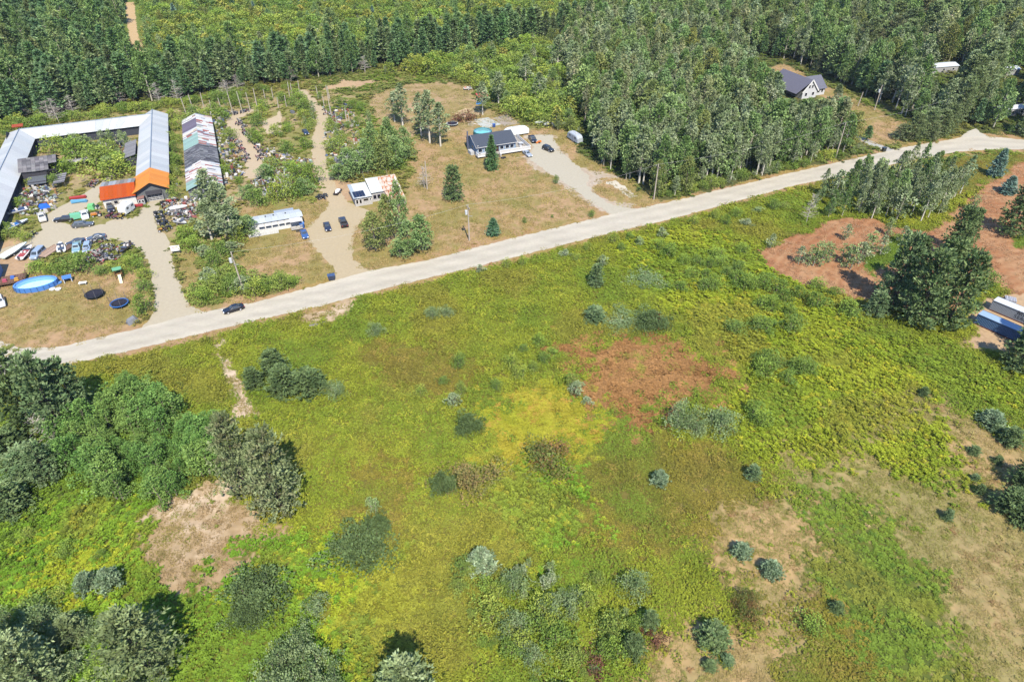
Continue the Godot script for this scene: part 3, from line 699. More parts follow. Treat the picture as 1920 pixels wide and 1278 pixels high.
func make_patch_shed() -> void:
	var t := thing("long_shed", "long weathered shed roofed with a patchwork of coloured panels", "shed", uv(-12.6, -208.3), YAW)
	var b := Buf.new()
	var grey := lin("8b8f98", 0.35)
	body(b, -4.7, 4.7, -63, -0.35, 2.8, 4.7, false, lin("6c6f78", 0.28))
	part("wall", b, t, M.worn)
	for i in 22:                                        # the near gable: upright boards, a dark doorway right of the middle
		var xx := -4.55 + i * 0.43
		if xx > -0.3 and xx < 3.2 : continue
		b = Buf.new()
		b.box(Vector3(xx, 1.35 + (4.4 - absf(xx)) * 0.1, -0.28 + rr(0, 0.05)), Vector3(0.38, 2.7 + (4.4 - absf(xx)) * 0.3 + rr(-0.1, 0.1), 0.05), shade(grey, rr(0.7, 1.25)))
		part("plank", b, t, M.worn)
	b = Buf.new()
	b.box(Vector3(1.45, 1.3, -0.3), Vector3(3.4, 2.6, 0.06), lin("15151a", 0.4))
	part("doorway", b, t)
	for i in 4: window(t, Vector3(-3.7 + i * 0.8, 1.9, -0.17), 0.45, 0.5, Vector3.BACK, "9a9ea6", "30343c")
	var white := "eceeee"
	var mixed := [white, "f2f2ee", "dfe3e6", white, "e8e4da", "b06e68", "c9aca6", "9aa2ac", "e0cdb8", "b4ccc4", white, "bf7a6c", "f0eee6", "858a98", white, "b9b4b2", "d8dfe6", white, "e4e2de"]
	# sections from far to near: [z far, z near, kind on the left slope, kind on the right slope]
	var sections := [[-65, -60, "mix", "mix"], [-60, -50, "plum", "mix"], [-50, -43.5, "mix", "mix"], [-43.5, -33, "teal", "mix"], [-33, -17.5, "dark", "dark"], [-17.5, -5.4, "mix", "mix"], [-5.4, 0.3, "teal", "mix"]]
	for s in sections:
		for k in [-1, 1]:
			var kind: String = s[2] if k < 0 else s[3]
			var z0: float = s[0]
			var dz := 0.95 if kind != "dark" else 0.8
			if kind == "plum": dz = 2.5
			if kind == "teal": dz = 1.9
			var n := maxi(1, int(roundf((s[1] - s[0]) / dz)))
			dz = (float(s[1]) - float(s[0])) / n
			for i in n:
				var za := z0 + i * dz
				var cuts := [0.0, 1.0]
				if kind == "mix":
					cuts = [0.0, rr(0.2, 0.45), rr(0.5, 0.8), 1.0]
				elif kind == "dark":
					cuts = [0.0, rr(0.15, 0.3), rr(0.4, 0.6), rr(0.7, 0.85), 1.0]
				for j in cuts.size() - 1:
					var hex: String = mixed[rng.randi() % mixed.size()]
					if kind == "plum": hex = "7d7688"
					elif kind == "teal": hex = "a4c6be"
					elif kind == "dark": hex = ["6c6d74", "85878d", "56575d", "97999d", "777880"][rng.randi() % 5]
					var f0: float = cuts[j]
					var f1: float = cuts[j + 1] + (0.02 if j < cuts.size() - 2 else 0.0)
					var top := 4.95
					var low_e := 2.95
					var off := rr(0.0, 0.05) + j * 0.012
					var p := func(f: float, zz: float) -> Vector3: return Vector3(k * 5.15 * f, lerpf(top, low_e, f) + off, zz)
					b = Buf.new()
					slab(b, p.call(f0, za + 0.02), p.call(f0, za + dz - 0.02), p.call(f1, za + dz - 0.02 + rr(-0.06, 0.06)), p.call(f1, za + 0.02), 0.03, shade(lin(hex, 0.42 if kind != "dark" else 0.4), rr(0.88, 1.08)))
					part("roof_shingle" if kind == "dark" else "roof_panel", b, t, M.worn)


func make_old_barn() -> void:
	var t := thing("old_barn", "sagging grey shingled barn with a holed roof beside the metal-roofed wing", "barn", uv(-59.2, -238.2), YAW)
	var b := Buf.new()
	body(b, -4.6, 4.6, -9.6, -0.5, 3.9, 6.4, true, lin("5c5f68", 0.3))
	part("wall", b, t, M.worn)
	var greys := ["8d8c90", "7b7a80", "98969a", "6d6c73", "85848a"]
	for side in [1, -1]:
		for row in 7:
			for col in 9:
				if side == 1 and row < 3 and col > 6 and rng.randf() < 0.75: continue      # holes at the near right corner
				var f0 := row / 7.0
				var f1 := (row + 1.12) / 7.0
				var x0 := -5.2 + col * 1.16
				var p := func(f: float, xx: float) -> Vector3: return Vector3(xx, lerpf(4.1, 6.7, f) + 0.02 * (7 - row) - 0.25 * sin(PI * (xx + 5.2) / 10.4) * (1 - f), (0.0 if side == 1 else -10.1) - side * 5.05 * f)
				b = Buf.new()
				slab(b, p.call(f0, x0), p.call(f0, x0 + 1.12), p.call(minf(f1, 1.0), x0 + 1.12), p.call(minf(f1, 1.0), x0), 0.04, shade(lin(greys[rng.randi() % 5], 0.36), rr(0.85, 1.1)))
				part("roof_shingle", b, t, M.worn)
	b = Buf.new()
	b.box(Vector3(-1.0, 1.7, 1.2), Vector3(5.0, 0.08, 3.6), lin("7a7f8a", 0.3), Basis(Vector3.RIGHT, 0.35))
	b.box(Vector3(-1.0, 0.8, 2.2), Vector3(4.8, 1.6, 0.1), lin("5b5f6a", 0.3))
	part("lean_to", b, t, M.worn)
	b = Buf.new()
	b.box(Vector3(3.2, 1.9, -0.42), Vector3(2.4, 3.4, 0.1), lin("1a1a20", 0.4))
	part("doorway", b, t)


func make_small_sheds() -> void:
	var t := thing("narrow_shed", "narrow grey board-roofed shed against the barn's right wing", "shed", uv(-34.0, -242), YAW)
	var b := Buf.new()
	b.box(Vector3(0, 1.4, -7), Vector3(3.2, 2.8, 13.6), lin("6b6f78", 0.3))
	part("wall", b, t, M.worn)
	for i in 18:
		b = Buf.new()
		var z0 := -14.3 + i * 0.81
		slab(b, Vector3(-1.9, 3.0, z0), Vector3(1.9, 3.9, z0), Vector3(1.9, 3.9, z0 + 0.77), Vector3(-1.9, 3.0, z0 + 0.77), 0.05, shade(lin("a3a2a6", 0.34), rr(0.75, 1.12)))
		part("roof_plank", b, t, M.worn)
	t = thing("board_shelter", "small open shelter with a striped grey board roof among scrap", "shelter", Vector3(-138.34, 0, -195.67), YAW)
	for i in 13:
		b = Buf.new()
		var z1 := -5.6 + i * 0.6
		slab(b, Vector3(-1.6, 1.9, z1), Vector3(1.6, 2.1, z1), Vector3(1.6, 2.1, z1 + 0.5), Vector3(-1.6, 1.9, z1 + 0.5), 0.05, shade(lin(["8d8c94", "c9c9ce", "74737b"][i % 3], 0.36), rr(0.85, 1.1)))
		part("roof_plank", b, t, M.worn)
	for p in [Vector3(-1.5, 0, -5.4), Vector3(1.5, 0, -5.4), Vector3(-1.5, 0, 1.9), Vector3(1.5, 0, 1.9)]:
		b = Buf.new()
		b.tube(p, p + Vector3(0, 1.95, 0), 0.07, 0.07, 6, lin("77736c", 0.4))
		part("post", b, t)
	t = thing("open_shelter", "long low open shelter with a thin white roof in the court", "shelter", Vector3(-139.98, 0, -210.91), YAW + 0.02)
	for i in 10:
		b = Buf.new()
		var xx := -6.6 + i * 1.33
		slab(b, Vector3(xx, 2.0, 0.9), Vector3(xx + 1.28, 2.0, 0.9), Vector3(xx + 1.28, 2.35, -1.3), Vector3(xx, 2.35, -1.3), 0.06, shade(lin(["d6d3d0", "b9b4b0", "a5a09c"][rng.randi() % 3], 0.38), rr(0.85, 1.05)))
		part("roof_panel", b, t, M.worn)
	for i in 6:
		b = Buf.new()
		b.tube(Vector3(-6.4 + i * 2.56, 0, 0.7), Vector3(-6.4 + i * 2.56, 2.0, 0.7), 0.09, 0.08, 6, lin("c7c2b8", 0.4))
		part("post", b, t)
	b = Buf.new()
	b.box(Vector3(0, 0.95, -1.2), Vector3(13.0, 1.9, 0.08), lin("4d4038", 0.4))
	part("back_wall", b, t, M.worn)


func make_mobile_home() -> void:
	var t := thing("mobile_home", "long white mobile home with a pale flat metal roof", "mobile home", uv(4.1, -178.9), YAW)
	var b := Buf.new()
	b.box(Vector3(0, 1.5, -2.1), Vector3(14.0, 3.0, 4.0), lin("eef0f0", 0.48))
	part("wall", b, t, M.worn)
	slope(t, "roof_sheet", Vector3(-7.3, 3.03, 0.3), Vector3(7.3, 3.03, 0.3), Vector3(7.3, 3.3, -2.1), Vector3(-7.3, 3.3, -2.1), 9, [lin("dde2e8", 0.38), lin("d6dce4", 0.37)], M.sheet, 0.02)
	slope(t, "roof_sheet", Vector3(-7.3, 3.03, -4.5), Vector3(6.9, 3.03, -4.5), Vector3(7.3, 3.3, -2.12), Vector3(-7.3, 3.3, -2.12), 9, [lin("dde2e8", 0.38), lin("d6dce4", 0.37)], M.sheet, 0.02)
	for xx in [-2.3, -0.2, 3.0]:
		b = Buf.new()
		b.tube(Vector3(xx, 3.1, -2.6), Vector3(xx, 3.55, -2.6), 0.16, 0.16, 8, lin("3c3e44", 0.31))
		part("roof_vent", b, t)
	b = Buf.new()
	b.box(Vector3(2.8, 1.3, -5.5), Vector3(5.0, 2.6, 2.6), lin("d0d3d6", 0.31))
	part("annex", b, t)
	b = Buf.new()
	slab(b, Vector3(0.2, 2.7, -4.55), Vector3(5.5, 2.7, -4.55), Vector3(5.5, 2.6, -7.0), Vector3(0.2, 2.6, -7.0), 0.08, lin("b9c4d4", 0.36))
	part("annex_roof", b, t, M.sheet)
	for i in 5: window(t, Vector3(-3.9 + i * 1.75, 1.95, -0.08), 1.2, 1.0)
	for i in 5:                                              # striped awnings hang over the windows
		b = Buf.new()
		var xx := -3.9 + i * 1.75
		slab(b, Vector3(xx - 0.75, 2.1, 0.75), Vector3(xx + 0.75, 2.1, 0.75), Vector3(xx + 0.65, 2.6, -0.05), Vector3(xx - 0.65, 2.6, -0.05), 0.03, lin("e6e8ea", 0.34))
		part("awning", b, t)
	b = Buf.new()
	b.box(Vector3(5.0, 0.45, 1.2), Vector3(3.0, 0.12, 2.2), lin("d9d6cf", 0.34))
	var deck := part("porch", b, t)
	for i in 13:
		b = Buf.new()
		b.box(Vector3(3.6 + i * 0.235, 0.95, 2.28), Vector3(0.07, 0.9, 0.05), lin("f2f2f0", 0.38))
		if i > 4 and i < 8: continue
		part("baluster", b, deck)
	b = Buf.new()
	b.box(Vector3(4.2, 1.4, 2.3), Vector3(1.3, 0.08, 0.08), lin("f2f2f0", 0.38))
	b.box(Vector3(5.9, 1.4, 2.3), Vector3(1.2, 0.08, 0.08), lin("f2f2f0", 0.38))
	for k in 2:
		b.box(Vector3(3.52 + 2.96 * k, 1.4, 1.2), Vector3(0.08, 0.08, 2.2), lin("f2f2f0", 0.38))
		for j in 5: b.box(Vector3(3.52 + 2.96 * k, 0.95, 0.4 + 0.4 * j), Vector3(0.05, 0.9, 0.07), lin("f2f2f0", 0.38))
	part("handrail", b, deck)
	for i in 3:
		b = Buf.new()
		b.box(Vector3(5.0, 0.36 - i * 0.14, 2.45 + i * 0.28), Vector3(1.0, 0.08, 0.3), lin("6b655e", 0.31))
		part("step", b, deck)
	b = Buf.new()
	slab(b, Vector3(3.5, 2.75, 2.3), Vector3(6.5, 2.75, 2.3), Vector3(6.5, 2.95, 0.02), Vector3(3.5, 2.95, 0.02), 0.08, lin("f0f1f2", 0.37))
	part("porch_roof", b, t)
	# white boarded skirting fence along the front garden
	var f := thing("board_fence", "low white board fence along the mobile home's front", "fence", uv(0.4, -177.3), YAW)
	for i in 26:
		b = Buf.new()
		b.box(Vector3(-3.8 + i * 0.3, 0.55, 0), Vector3(0.27, 1.1 + rr(-0.05, 0.05), 0.04), shade(lin("eceeee", 0.45), rr(0.9, 1.0)))
		part("plank", b, f)
	b = Buf.new()
	b.box(Vector3(0, 0.85, -0.05), Vector3(7.9, 0.1, 0.06), lin("dcdcda", 0.37))
	part("rail", b, f)


func make_rusty_house() -> void:
	var t := thing("rusty_roofed_house", "white house with a metal roof rusting brown at its right end", "house", uv(32, -185), YAW)
	var b := Buf.new()
	b.box(Vector3(-2.6, 1.35, -4.0), Vector3(5.0, 2.7, 7.8), lin("e2dfdb", 0.37))
	part("wall", b, t, M.worn)
	b = Buf.new()
	b.box(Vector3(4.4, 1.5, -4.6), Vector3(8.6, 3.0, 6.4), lin("e5e2de", 0.37))
	part("wall", b, t, M.worn)
	slope(t, "roof_sheet", Vector3(-5.5, 2.75, 0.4), Vector3(-0.1, 2.75, 0.4), Vector3(-0.1, 3.55, -8.2), Vector3(-5.5, 3.55, -8.2), 5, [lin("d5dae0", 0.4), lin("c3cdd8", 0.36), lin("e6e8ea", 0.42)], M.sheet, 0.03, "pale roof sheet")
	for i in 4:
		for j in 2:
			b = Buf.new()
			var x0 := -5.1 + i * 0.83
			var f0 := 0.06 + j * 0.2
			var p := func(f: float, xx: float) -> Vector3: return Vector3(xx, lerpf(2.85, 3.65, f), lerpf(0.4, -8.2, f))
			slab(b, p.call(f0, x0), p.call(f0, x0 + 0.8), p.call(f0 + 0.19, x0 + 0.8), p.call(f0 + 0.19, x0), 0.05, lin("20283c", 0.34))
			part("dark_roof_panel", b, t, M.glass)
	slope(t, "roof_sheet", Vector3(-0.05, 3.05, -0.9), Vector3(3.6, 3.05, -0.9), Vector3(3.6, 4.55, -8.2), Vector3(-0.05, 4.55, -8.2), 5, [lin("eceeee", 0.42), lin("e3e5e6", 0.4)], M.sheet, 0.03, "clean white roof sheet")
	slope(t, "roof_sheet", Vector3(3.6, 3.05, -0.9), Vector3(9.0, 3.05, -0.9), Vector3(9.0, 4.55, -8.2), Vector3(3.6, 4.55, -8.2), 7, [lin("efeae6", 0.46), lin("e8e0d8", 0.46)], M.rust, 0.03, "rust-streaked roof sheet")
	slope(t, "porch_sheet", Vector3(3.9, 2.45, 4.3), Vector3(8.9, 2.45, 4.3), Vector3(8.9, 2.95, -0.85), Vector3(3.9, 2.95, -0.85), 5, [lin("e8d8c8", 0.46), lin("f0e2d4", 0.46)], M.rust, 0.04, "rusty porch roof sheet")
	for p in [Vector3(4.0, 0, 4.1), Vector3(6.4, 0, 4.1), Vector3(8.8, 0, 4.1)]:
		b = Buf.new()
		b.tube(p, p + Vector3(0, 2.45, 0), 0.08, 0.08, 6, lin("d8d4ce", 0.31))
		part("porch_post", b, t)
	b = Buf.new()
	b.box(Vector3(6.4, 0.25, 1.7), Vector3(5.0, 0.14, 5.0), lin("8c8478", 0.45))
	part("porch_floor", b, t)
	b = Buf.new()
	b.box(Vector3(6.5, 0.75, 3.9), Vector3(3.0, 0.8, 0.5), lin("4c4a4c", 0.31))
	b.box(Vector3(7.6, 0.7, 3.2), Vector3(0.8, 0.9, 0.8), lin("b9b4ae", 0.31))
	part("bench", b, t)
	for xx in [-4.5, -3.5]: window(t, Vector3(xx, 1.45, -0.1), 0.7, 1.3, Vector3.BACK, "f2f0ee", "23252c")
	window(t, Vector3(-1.9, 1.7, -0.1), 1.5, 0.7, Vector3.BACK, "cfccc8", "23252c")
	window(t, Vector3(-0.6, 1.7, -0.1), 0.4, 0.7)
	window(t, Vector3(1.0, 1.5, -1.38), 0.9, 1.2, Vector3.BACK, "9aa0b0", "23283c")
	window(t, Vector3(2.2, 1.5, -1.38), 0.9, 1.2, Vector3.BACK, "9aa0b0", "23283c")
	b = Buf.new()
	b.box(Vector3(3.3, 1.1, -1.36), Vector3(0.9, 2.1, 0.06), lin("8c7f86", 0.31))
	part("door", b, t)
	b = Buf.new()
	b.tube(Vector3(0.0, 3.0, -8.0), Vector3(-0.6, 7.0, -8.1), 0.05, 0.03, 5, lin("b9bcc0", 0.31))
	part("mast", b, t)
	b = Buf.new()
	b.tube(Vector3(7.0, 3.0, -8.3), Vector3(6.6, 6.6, -8.4), 0.06, 0.04, 5, lin("c9c4ba", 0.31))
	part("mast", b, t)


func make_ranch_house() -> void:
	var t := thing("ranch_house", "blue-sided ranch house with a dark shingle roof and white deck", "house", uv(79.3, -207), YAW)
	var b := Buf.new()
	body(b, -7.0, 7.0, -10.6, 0, 3.3, 5.55, true, lin("a9c3e2", 0.34))
	part("wall", b, t, M.vc)
	slope(t, "roof", Vector3(-7.4, 3.3, 0.6), Vector3(7.4, 3.3, 0.6), Vector3(7.4, 5.65, -5.3), Vector3(-7.4, 5.65, -5.3), 1, [lin("5d6272", 0.36)], M.worn, 0.0)
	slope(t, "roof", Vector3(-7.4, 3.3, -11.2), Vector3(7.4, 3.3, -11.2), Vector3(7.4, 5.65, -5.32), Vector3(-7.4, 5.65, -5.32), 1, [lin("5d6272", 0.36)], M.worn, 0.0)
	b = Buf.new()
	b.box(Vector3(0, 3.26, 0.64), Vector3(14.9, 0.16, 0.05), lin("f4f5f6", 0.40))
	for s in [-1, 1]:
		for k in [-1, 1]:
			b.box(Vector3(s * 7.42, 4.42, -5.3 + k * 2.97), Vector3(0.05, 0.16, 6.4), lin("f4f5f6", 0.40), Basis(Vector3.RIGHT, k * 0.378))
	part("trim", b, t)
	for xx in [-5.8, -3.6, -0.9, 1.9, 3.9, 5.6]:
		window(t, Vector3(xx, 2.0, 0.0), 1.3 if xx != -0.9 else 1.0, 1.1 if xx != -0.9 else 1.6, Vector3.BACK, "f4f5f6", "2f3a52")
	window(t, Vector3(-7.0, 2.1, -4.0), 1.0, 1.1, Vector3.LEFT)
	b = Buf.new()
	b.box(Vector3(0.35, 1.9, 0.03), Vector3(0.95, 2.1, 0.06), lin("5a3f3c", 0.31))
	part("door", b, t)
	b = Buf.new()
	b.tube(Vector3(-7.6, 0, -7.4), Vector3(-7.6, 6.3, -7.4), 0.28, 0.26, 8, lin("7d86a0", 0.31))
	part("chimney", b, t)
	b = Buf.new()
	b.box(Vector3(-7.9, 0.6, -3.3), Vector3(1.3, 1.2, 2.6), lin("d8dade", 0.37), Basis(Vector3.UP, 0.05))
	part("cellar_hatch", b, t)
	var dark := lin("6d6a64", 0.4)
	b = Buf.new()
	for i in 34: b.box(Vector3(-7.3 + i * 0.55, 0.86, 1.05), Vector3(0.52, 0.08, 2.1), shade(lin("cfc9c0", 0.31), 0.9 + 0.1 * (i % 3)))
	for i in 8: b.box(Vector3(7.55 + i * 0.52, 0.86, -5.2), Vector3(0.49, 0.08, 10.3), shade(lin("cfc9c0", 0.31), 0.9 + 0.1 * (i % 3)))
	part("deck", b, t).set_meta("kind", "stuff")
	b = Buf.new()
	for i in 9: b.box(Vector3(-7.2 + i * 2.28, 0.41, 2.0), Vector3(0.14, 0.82, 0.14), dark)
	part("deck_posts", b, t).set_meta("kind", "stuff")
	var white := lin("f6f7f8", 0.52)
	# railing: posts, rails, closely set pickets
	for seg in [[Vector3(-7.4, 0.9, 2.1), Vector3(-1.6, 0.9, 2.1)], [Vector3(0.4, 0.9, 2.1), Vector3(11.6, 0.9, 2.1)], [Vector3(11.6, 0.9, 2.1), Vector3(11.6, 0.9, -10.3)], [Vector3(-7.4, 0.9, 2.1), Vector3(-7.4, 0.9, 0.1)]]:
		b = Buf.new()
		var a: Vector3 = seg[0]
		var d: Vector3 = seg[1] - seg[0]
		var n := int(d.length() / 0.16)
		for i in n + 1:
			b.box(a + d * (float(i) / n) + Vector3(0, 0.5, 0), Vector3(0.08, 0.9, 0.08), white)
		var turn := Basis(Vector3.UP, atan2(-d.z, d.x))
		for y in [0.12, 1.0]: b.box(a + d * 0.5 + Vector3(0, y, 0), Vector3(d.length(), 0.1, 0.1), white, turn)
		b.box(a + d * 0.5 + Vector3(0, -0.12, 0), Vector3(d.length(), 0.26, 0.05), white, turn)
		part("railing", b, t)
	for i in 4:
		b = Buf.new()
		b.box(Vector3(-0.6, 0.72 - i * 0.2, 2.3 + i * 0.3), Vector3(1.7, 0.08, 0.32), lin("9a8d80", 0.31))
		part("step", b, t)
	for k in [-1, 1]:
		b = Buf.new()
		b.box(Vector3(-0.6 + k * 0.95, 1.15, 2.9), Vector3(0.08, 0.1, 1.7), white, Basis(Vector3.RIGHT, 0.55))
		for j in 4: b.box(Vector3(-0.6 + k * 0.95, 1.0 - j * 0.2, 2.3 + j * 0.36), Vector3(0.08, 0.9, 0.08), white)
		part("stair_rail", b, t)
	b = Buf.new()
	b.box(Vector3(9.0, 1.25, -0.6), Vector3(0.9, 0.5, 0.9), lin("e8eaee", 0.37))
	b.box(Vector3(9.9, 1.6, -2.4), Vector3(1.6, 0.08, 1.6), lin("dfe3ea", 0.37))
	b.tube(Vector3(9.9, 0.9, -2.4), Vector3(9.9, 1.6, -2.4), 0.05, 0.05, 6, dark)
	part("garden_table", b, t)
	for p in [Vector3(-6.9, 3.9, 0.75), Vector3(-6.8, 2.0, 2.2)]:
		b = Buf.new()
		b.tube(p, p + Vector3(0, -0.08, 0.14), 0.36, 0.2, 12, lin("d8dbe0", 0.37))
		part("satellite_dish", b, t)


func make_gable_house() -> void:
	var t := thing("gabled_house", "grey-roofed house with a white front gable between woods and lawn", "house", uv(218.2, -214), YAW)
	var b := Buf.new()
	body(b, -3.6, 3.6, -17, 0, 3.0, 7.0, false, lin("e8ebf0", 0.37))
	part("wall", b, t)
	b = Buf.new()
	body(b, 3.6, 9.4, -10.5, -1.6, 3.0, 6.6, true, lin("e8ebf0", 0.37))
	part("wall", b, t)
	var g := [lin("7b7d8c", 0.38)]
	slope(t, "roof", Vector3(-7.4, 2.6, 0.4), Vector3(-7.4, 2.6, -17.6), Vector3(0, 7.2, -17.6), Vector3(0, 7.2, 0.4), 1, g, M.worn, 0.0)
	slope(t, "roof", Vector3(4.2, 2.6, 0.4), Vector3(4.2, 2.6, -17.6), Vector3(0, 7.2, -17.6), Vector3(0, 7.2, 0.4), 1, g, M.worn, 0.0)
	slope(t, "roof", Vector3(1.6, 2.7, -0.9), Vector3(9.8, 2.7, -0.9), Vector3(9.8, 6.7, -6.0), Vector3(1.6, 6.7, -6.0), 1, g, M.worn, 0.0)
	slope(t, "roof", Vector3(1.6, 2.7, -11.1), Vector3(9.8, 2.7, -11.1), Vector3(9.8, 6.7, -6.02), Vector3(1.6, 6.7, -6.02), 1, g, M.worn, 0.0)
	b = Buf.new()
	for k in [-1, 1]: b.box(Vector3(k * 2.05, 4.95, 0.43), Vector3(6.2, 0.5, 0.06), lin("f6f7f8", 0.42), Basis(Vector3.BACK, -k * 0.832))
	part("trim", b, t)
	for k in [-1, 1]:
		window(t, Vector3(k * 0.75, 4.6, 0.0), 0.9, 1.3, Vector3.BACK, "f6f7f8", "3a4458")
		window(t, Vector3(k * 1.8, 1.7, 0.0), 1.2, 1.4, Vector3.BACK, "f6f7f8", "3a4458")
	window(t, Vector3(6.0, 1.7, -1.6), 1.4, 1.2)
	window(t, Vector3(8.0, 1.7, -1.6), 1.0, 1.2)


func make_far_roofs() -> void:
	var k := 0
	for f in [[Vector3(193.11, 0, -316.14), 15.0, 6.0, "long white-roofed trailer home half hidden by trees", "dfe3ea"], [Vector3(219.41, 0, -311.22), 11.0, 5.0, "white-roofed trailer home at the woods' right edge", "dde2ea"], [Vector3(225.81, 0, -330.78), 7.0, 4.0, "small tan-roofed shed glimpsed between treetops", "d9c9b4"], [Vector3(190.48, 0, -258.99), 12.0, 4.0, "pale trailer home behind trees above the road bend", "e6e8ea"], [Vector3(177.57, 0, -402.59), 6.0, 4.0, "far cabin roof in a forest gap", "d8d2cc"]]:
		var g: Vector3 = f[0]
		var t := thing("trailer_home" if k != 2 and k != 4 else "far_shed", f[3], "mobile home" if k != 2 and k != 4 else "shed", g, YAW - 0.15)
		var w: float = f[1]
		var d: float = f[2]
		var b := Buf.new()
		body(b, -w / 2, w / 2, -d, 0, 2.8, 3.5, true, lin("c9ccd0", 0.31))
		part("wall", b, t)
		for s in [0, 1]:
			slope(t, "roof", Vector3(-w / 2 - 0.3, 2.8, 0.3 - s * (d + 0.6)), Vector3(w / 2 + 0.3, 2.8, 0.3 - s * (d + 0.6)), Vector3(w / 2 + 0.3, 3.6, -d / 2 - s * 0.02), Vector3(-w / 2 - 0.3, 3.6, -d / 2 - s * 0.02), 1, [lin(f[4], 0.4)], M.sheet, 0.0)
		for i in 3: window(t, Vector3(-w / 3 + i * w / 3, 1.6, 0.0), 1.1, 1.0)
		k += 1


func block_building(u0: float, u1: float, v0: float, v1: float) -> void:
	var p := PackedVector2Array()
	for q in [[u0, v0], [u1, v0], [u1, v1], [u0, v1]]:
		var w := uv(q[0], q[1])
		p.append(Vector2(w.x, w.z))
	fill(blocked, p, 255)


func make_container(at: Vector3, turn: float, hex: String, top: String, label: String, lines: Array) -> void:
	var t := thing("shipping_container", label, "shipping container", at, turn, "")
	var l := 12.19
	var b := Buf.new()
	var col := lin(hex, 0.42)
	for i in 41:                                     # corrugated long sides
		var x0 := 0.12 + i * 0.292
		for z in [0.0, -2.44]:
			var out := 0.05 if z == 0.0 else -0.05
			b.quad(Vector3(x0, 0.2, z - out), Vector3(x0 + 0.07, 0.2, z), Vector3(x0 + 0.07, 2.45, z), Vector3(x0, 2.45, z - out), col)
			b.quad(Vector3(x0 + 0.07, 0.2, z), Vector3(x0 + 0.15, 0.2, z), Vector3(x0 + 0.15, 2.45, z), Vector3(x0 + 0.07, 2.45, z), col)
			b.quad(Vector3(x0 + 0.15, 0.2, z), Vector3(x0 + 0.22, 0.2, z - out), Vector3(x0 + 0.22, 2.45, z - out), Vector3(x0 + 0.15, 2.45, z), col)
			b.quad(Vector3(x0 + 0.22, 0.2, z - out), Vector3(x0 + 0.292, 0.2, z - out), Vector3(x0 + 0.292, 2.45, z - out), Vector3(x0 + 0.22, 2.45, z - out), col)
	part("side_wall", b, t, M.sheet)
	b = Buf.new()
	b.box(Vector3(l / 2, 2.53, -1.22), Vector3(l - 0.1, 0.08, 2.36), lin(top, 0.4))
	part("roof", b, t, M.sheet)
	b = Buf.new()
	var rail := lin(hex, 0.3)
	for z in [0.02, -2.46]:
		b.box(Vector3(l / 2, 2.52, z), Vector3(l, 0.14, 0.1), rail)
		b.box(Vector3(l / 2, 0.12, z), Vector3(l, 0.22, 0.12), lin("7a4f48", 0.35))
		for xx in [0.06, l - 0.06]: b.box(Vector3(xx, 1.3, z), Vector3(0.14, 2.58, 0.14), rail)
	part("frame", b, t)
	for xx in [0.05, l - 0.05]:
		for k in 2:
			b = Buf.new()
			b.box(Vector3(xx, 1.3, -0.64 - k * 1.18), Vector3(0.06, 2.35, 1.14), shade(col, 0.9))
			for j in 2: b.tube(Vector3(xx + (0.06 if xx > 1 else -0.06), 0.2, -0.4 - k * 1.18 - j * 0.4), Vector3(xx + (0.06 if xx > 1 else -0.06), 2.4, -0.4 - k * 1.18 - j * 0.4), 0.025, 0.025, 5, lin("9aa0a6", 0.4))
			part("door", b, t)
	for s in lines:                                  # painted lettering: [text, x, y, height, colour]
		var tm := TextMesh.new()
		var f := SystemFont.new()
		f.font_names = PackedStringArray(["Droid Sans"])
		f.font_weight = 800
		tm.font = f
		tm.text = s[0]
		tm.font_size = 64
		tm.pixel_size = s[3] / 46.0
		tm.depth = 0.01
		tm.horizontal_alignment = HORIZONTAL_ALIGNMENT_LEFT
		tm.vertical_alignment = VERTICAL_ALIGNMENT_BOTTOM
		var m := StandardMaterial3D.new()
		m.albedo_color = Color(s[4])
		m.roughness = 0.7
		m.cull_mode = BaseMaterial3D.CULL_DISABLED
		var o := part("lettering", tm, t, m)
		o.position = Vector3(s[1], s[2], 0.012)


# ---------------------------------------------------------------- vehicles
var rubber := Color(0.018, 0.018, 0.02)

func wheel(parent: Node, at: Vector3, r: float, w: float, rim := true) -> void:   # axle along z
	var b := Buf.new()
	b.tube(at - Vector3(0, 0, w / 2), at + Vector3(0, 0, w / 2), r, r, 12, rubber)
	var o := part("wheel", b, parent)
	if rim:
		b = Buf.new()
		b.tube(at - Vector3(0, 0, w / 2 + 0.012), at + Vector3(0, 0, w / 2 + 0.012), r * 0.6, r * 0.6, 10, Color(0.3, 0.3, 0.31))
		part("rim", b, o, M.gloss)


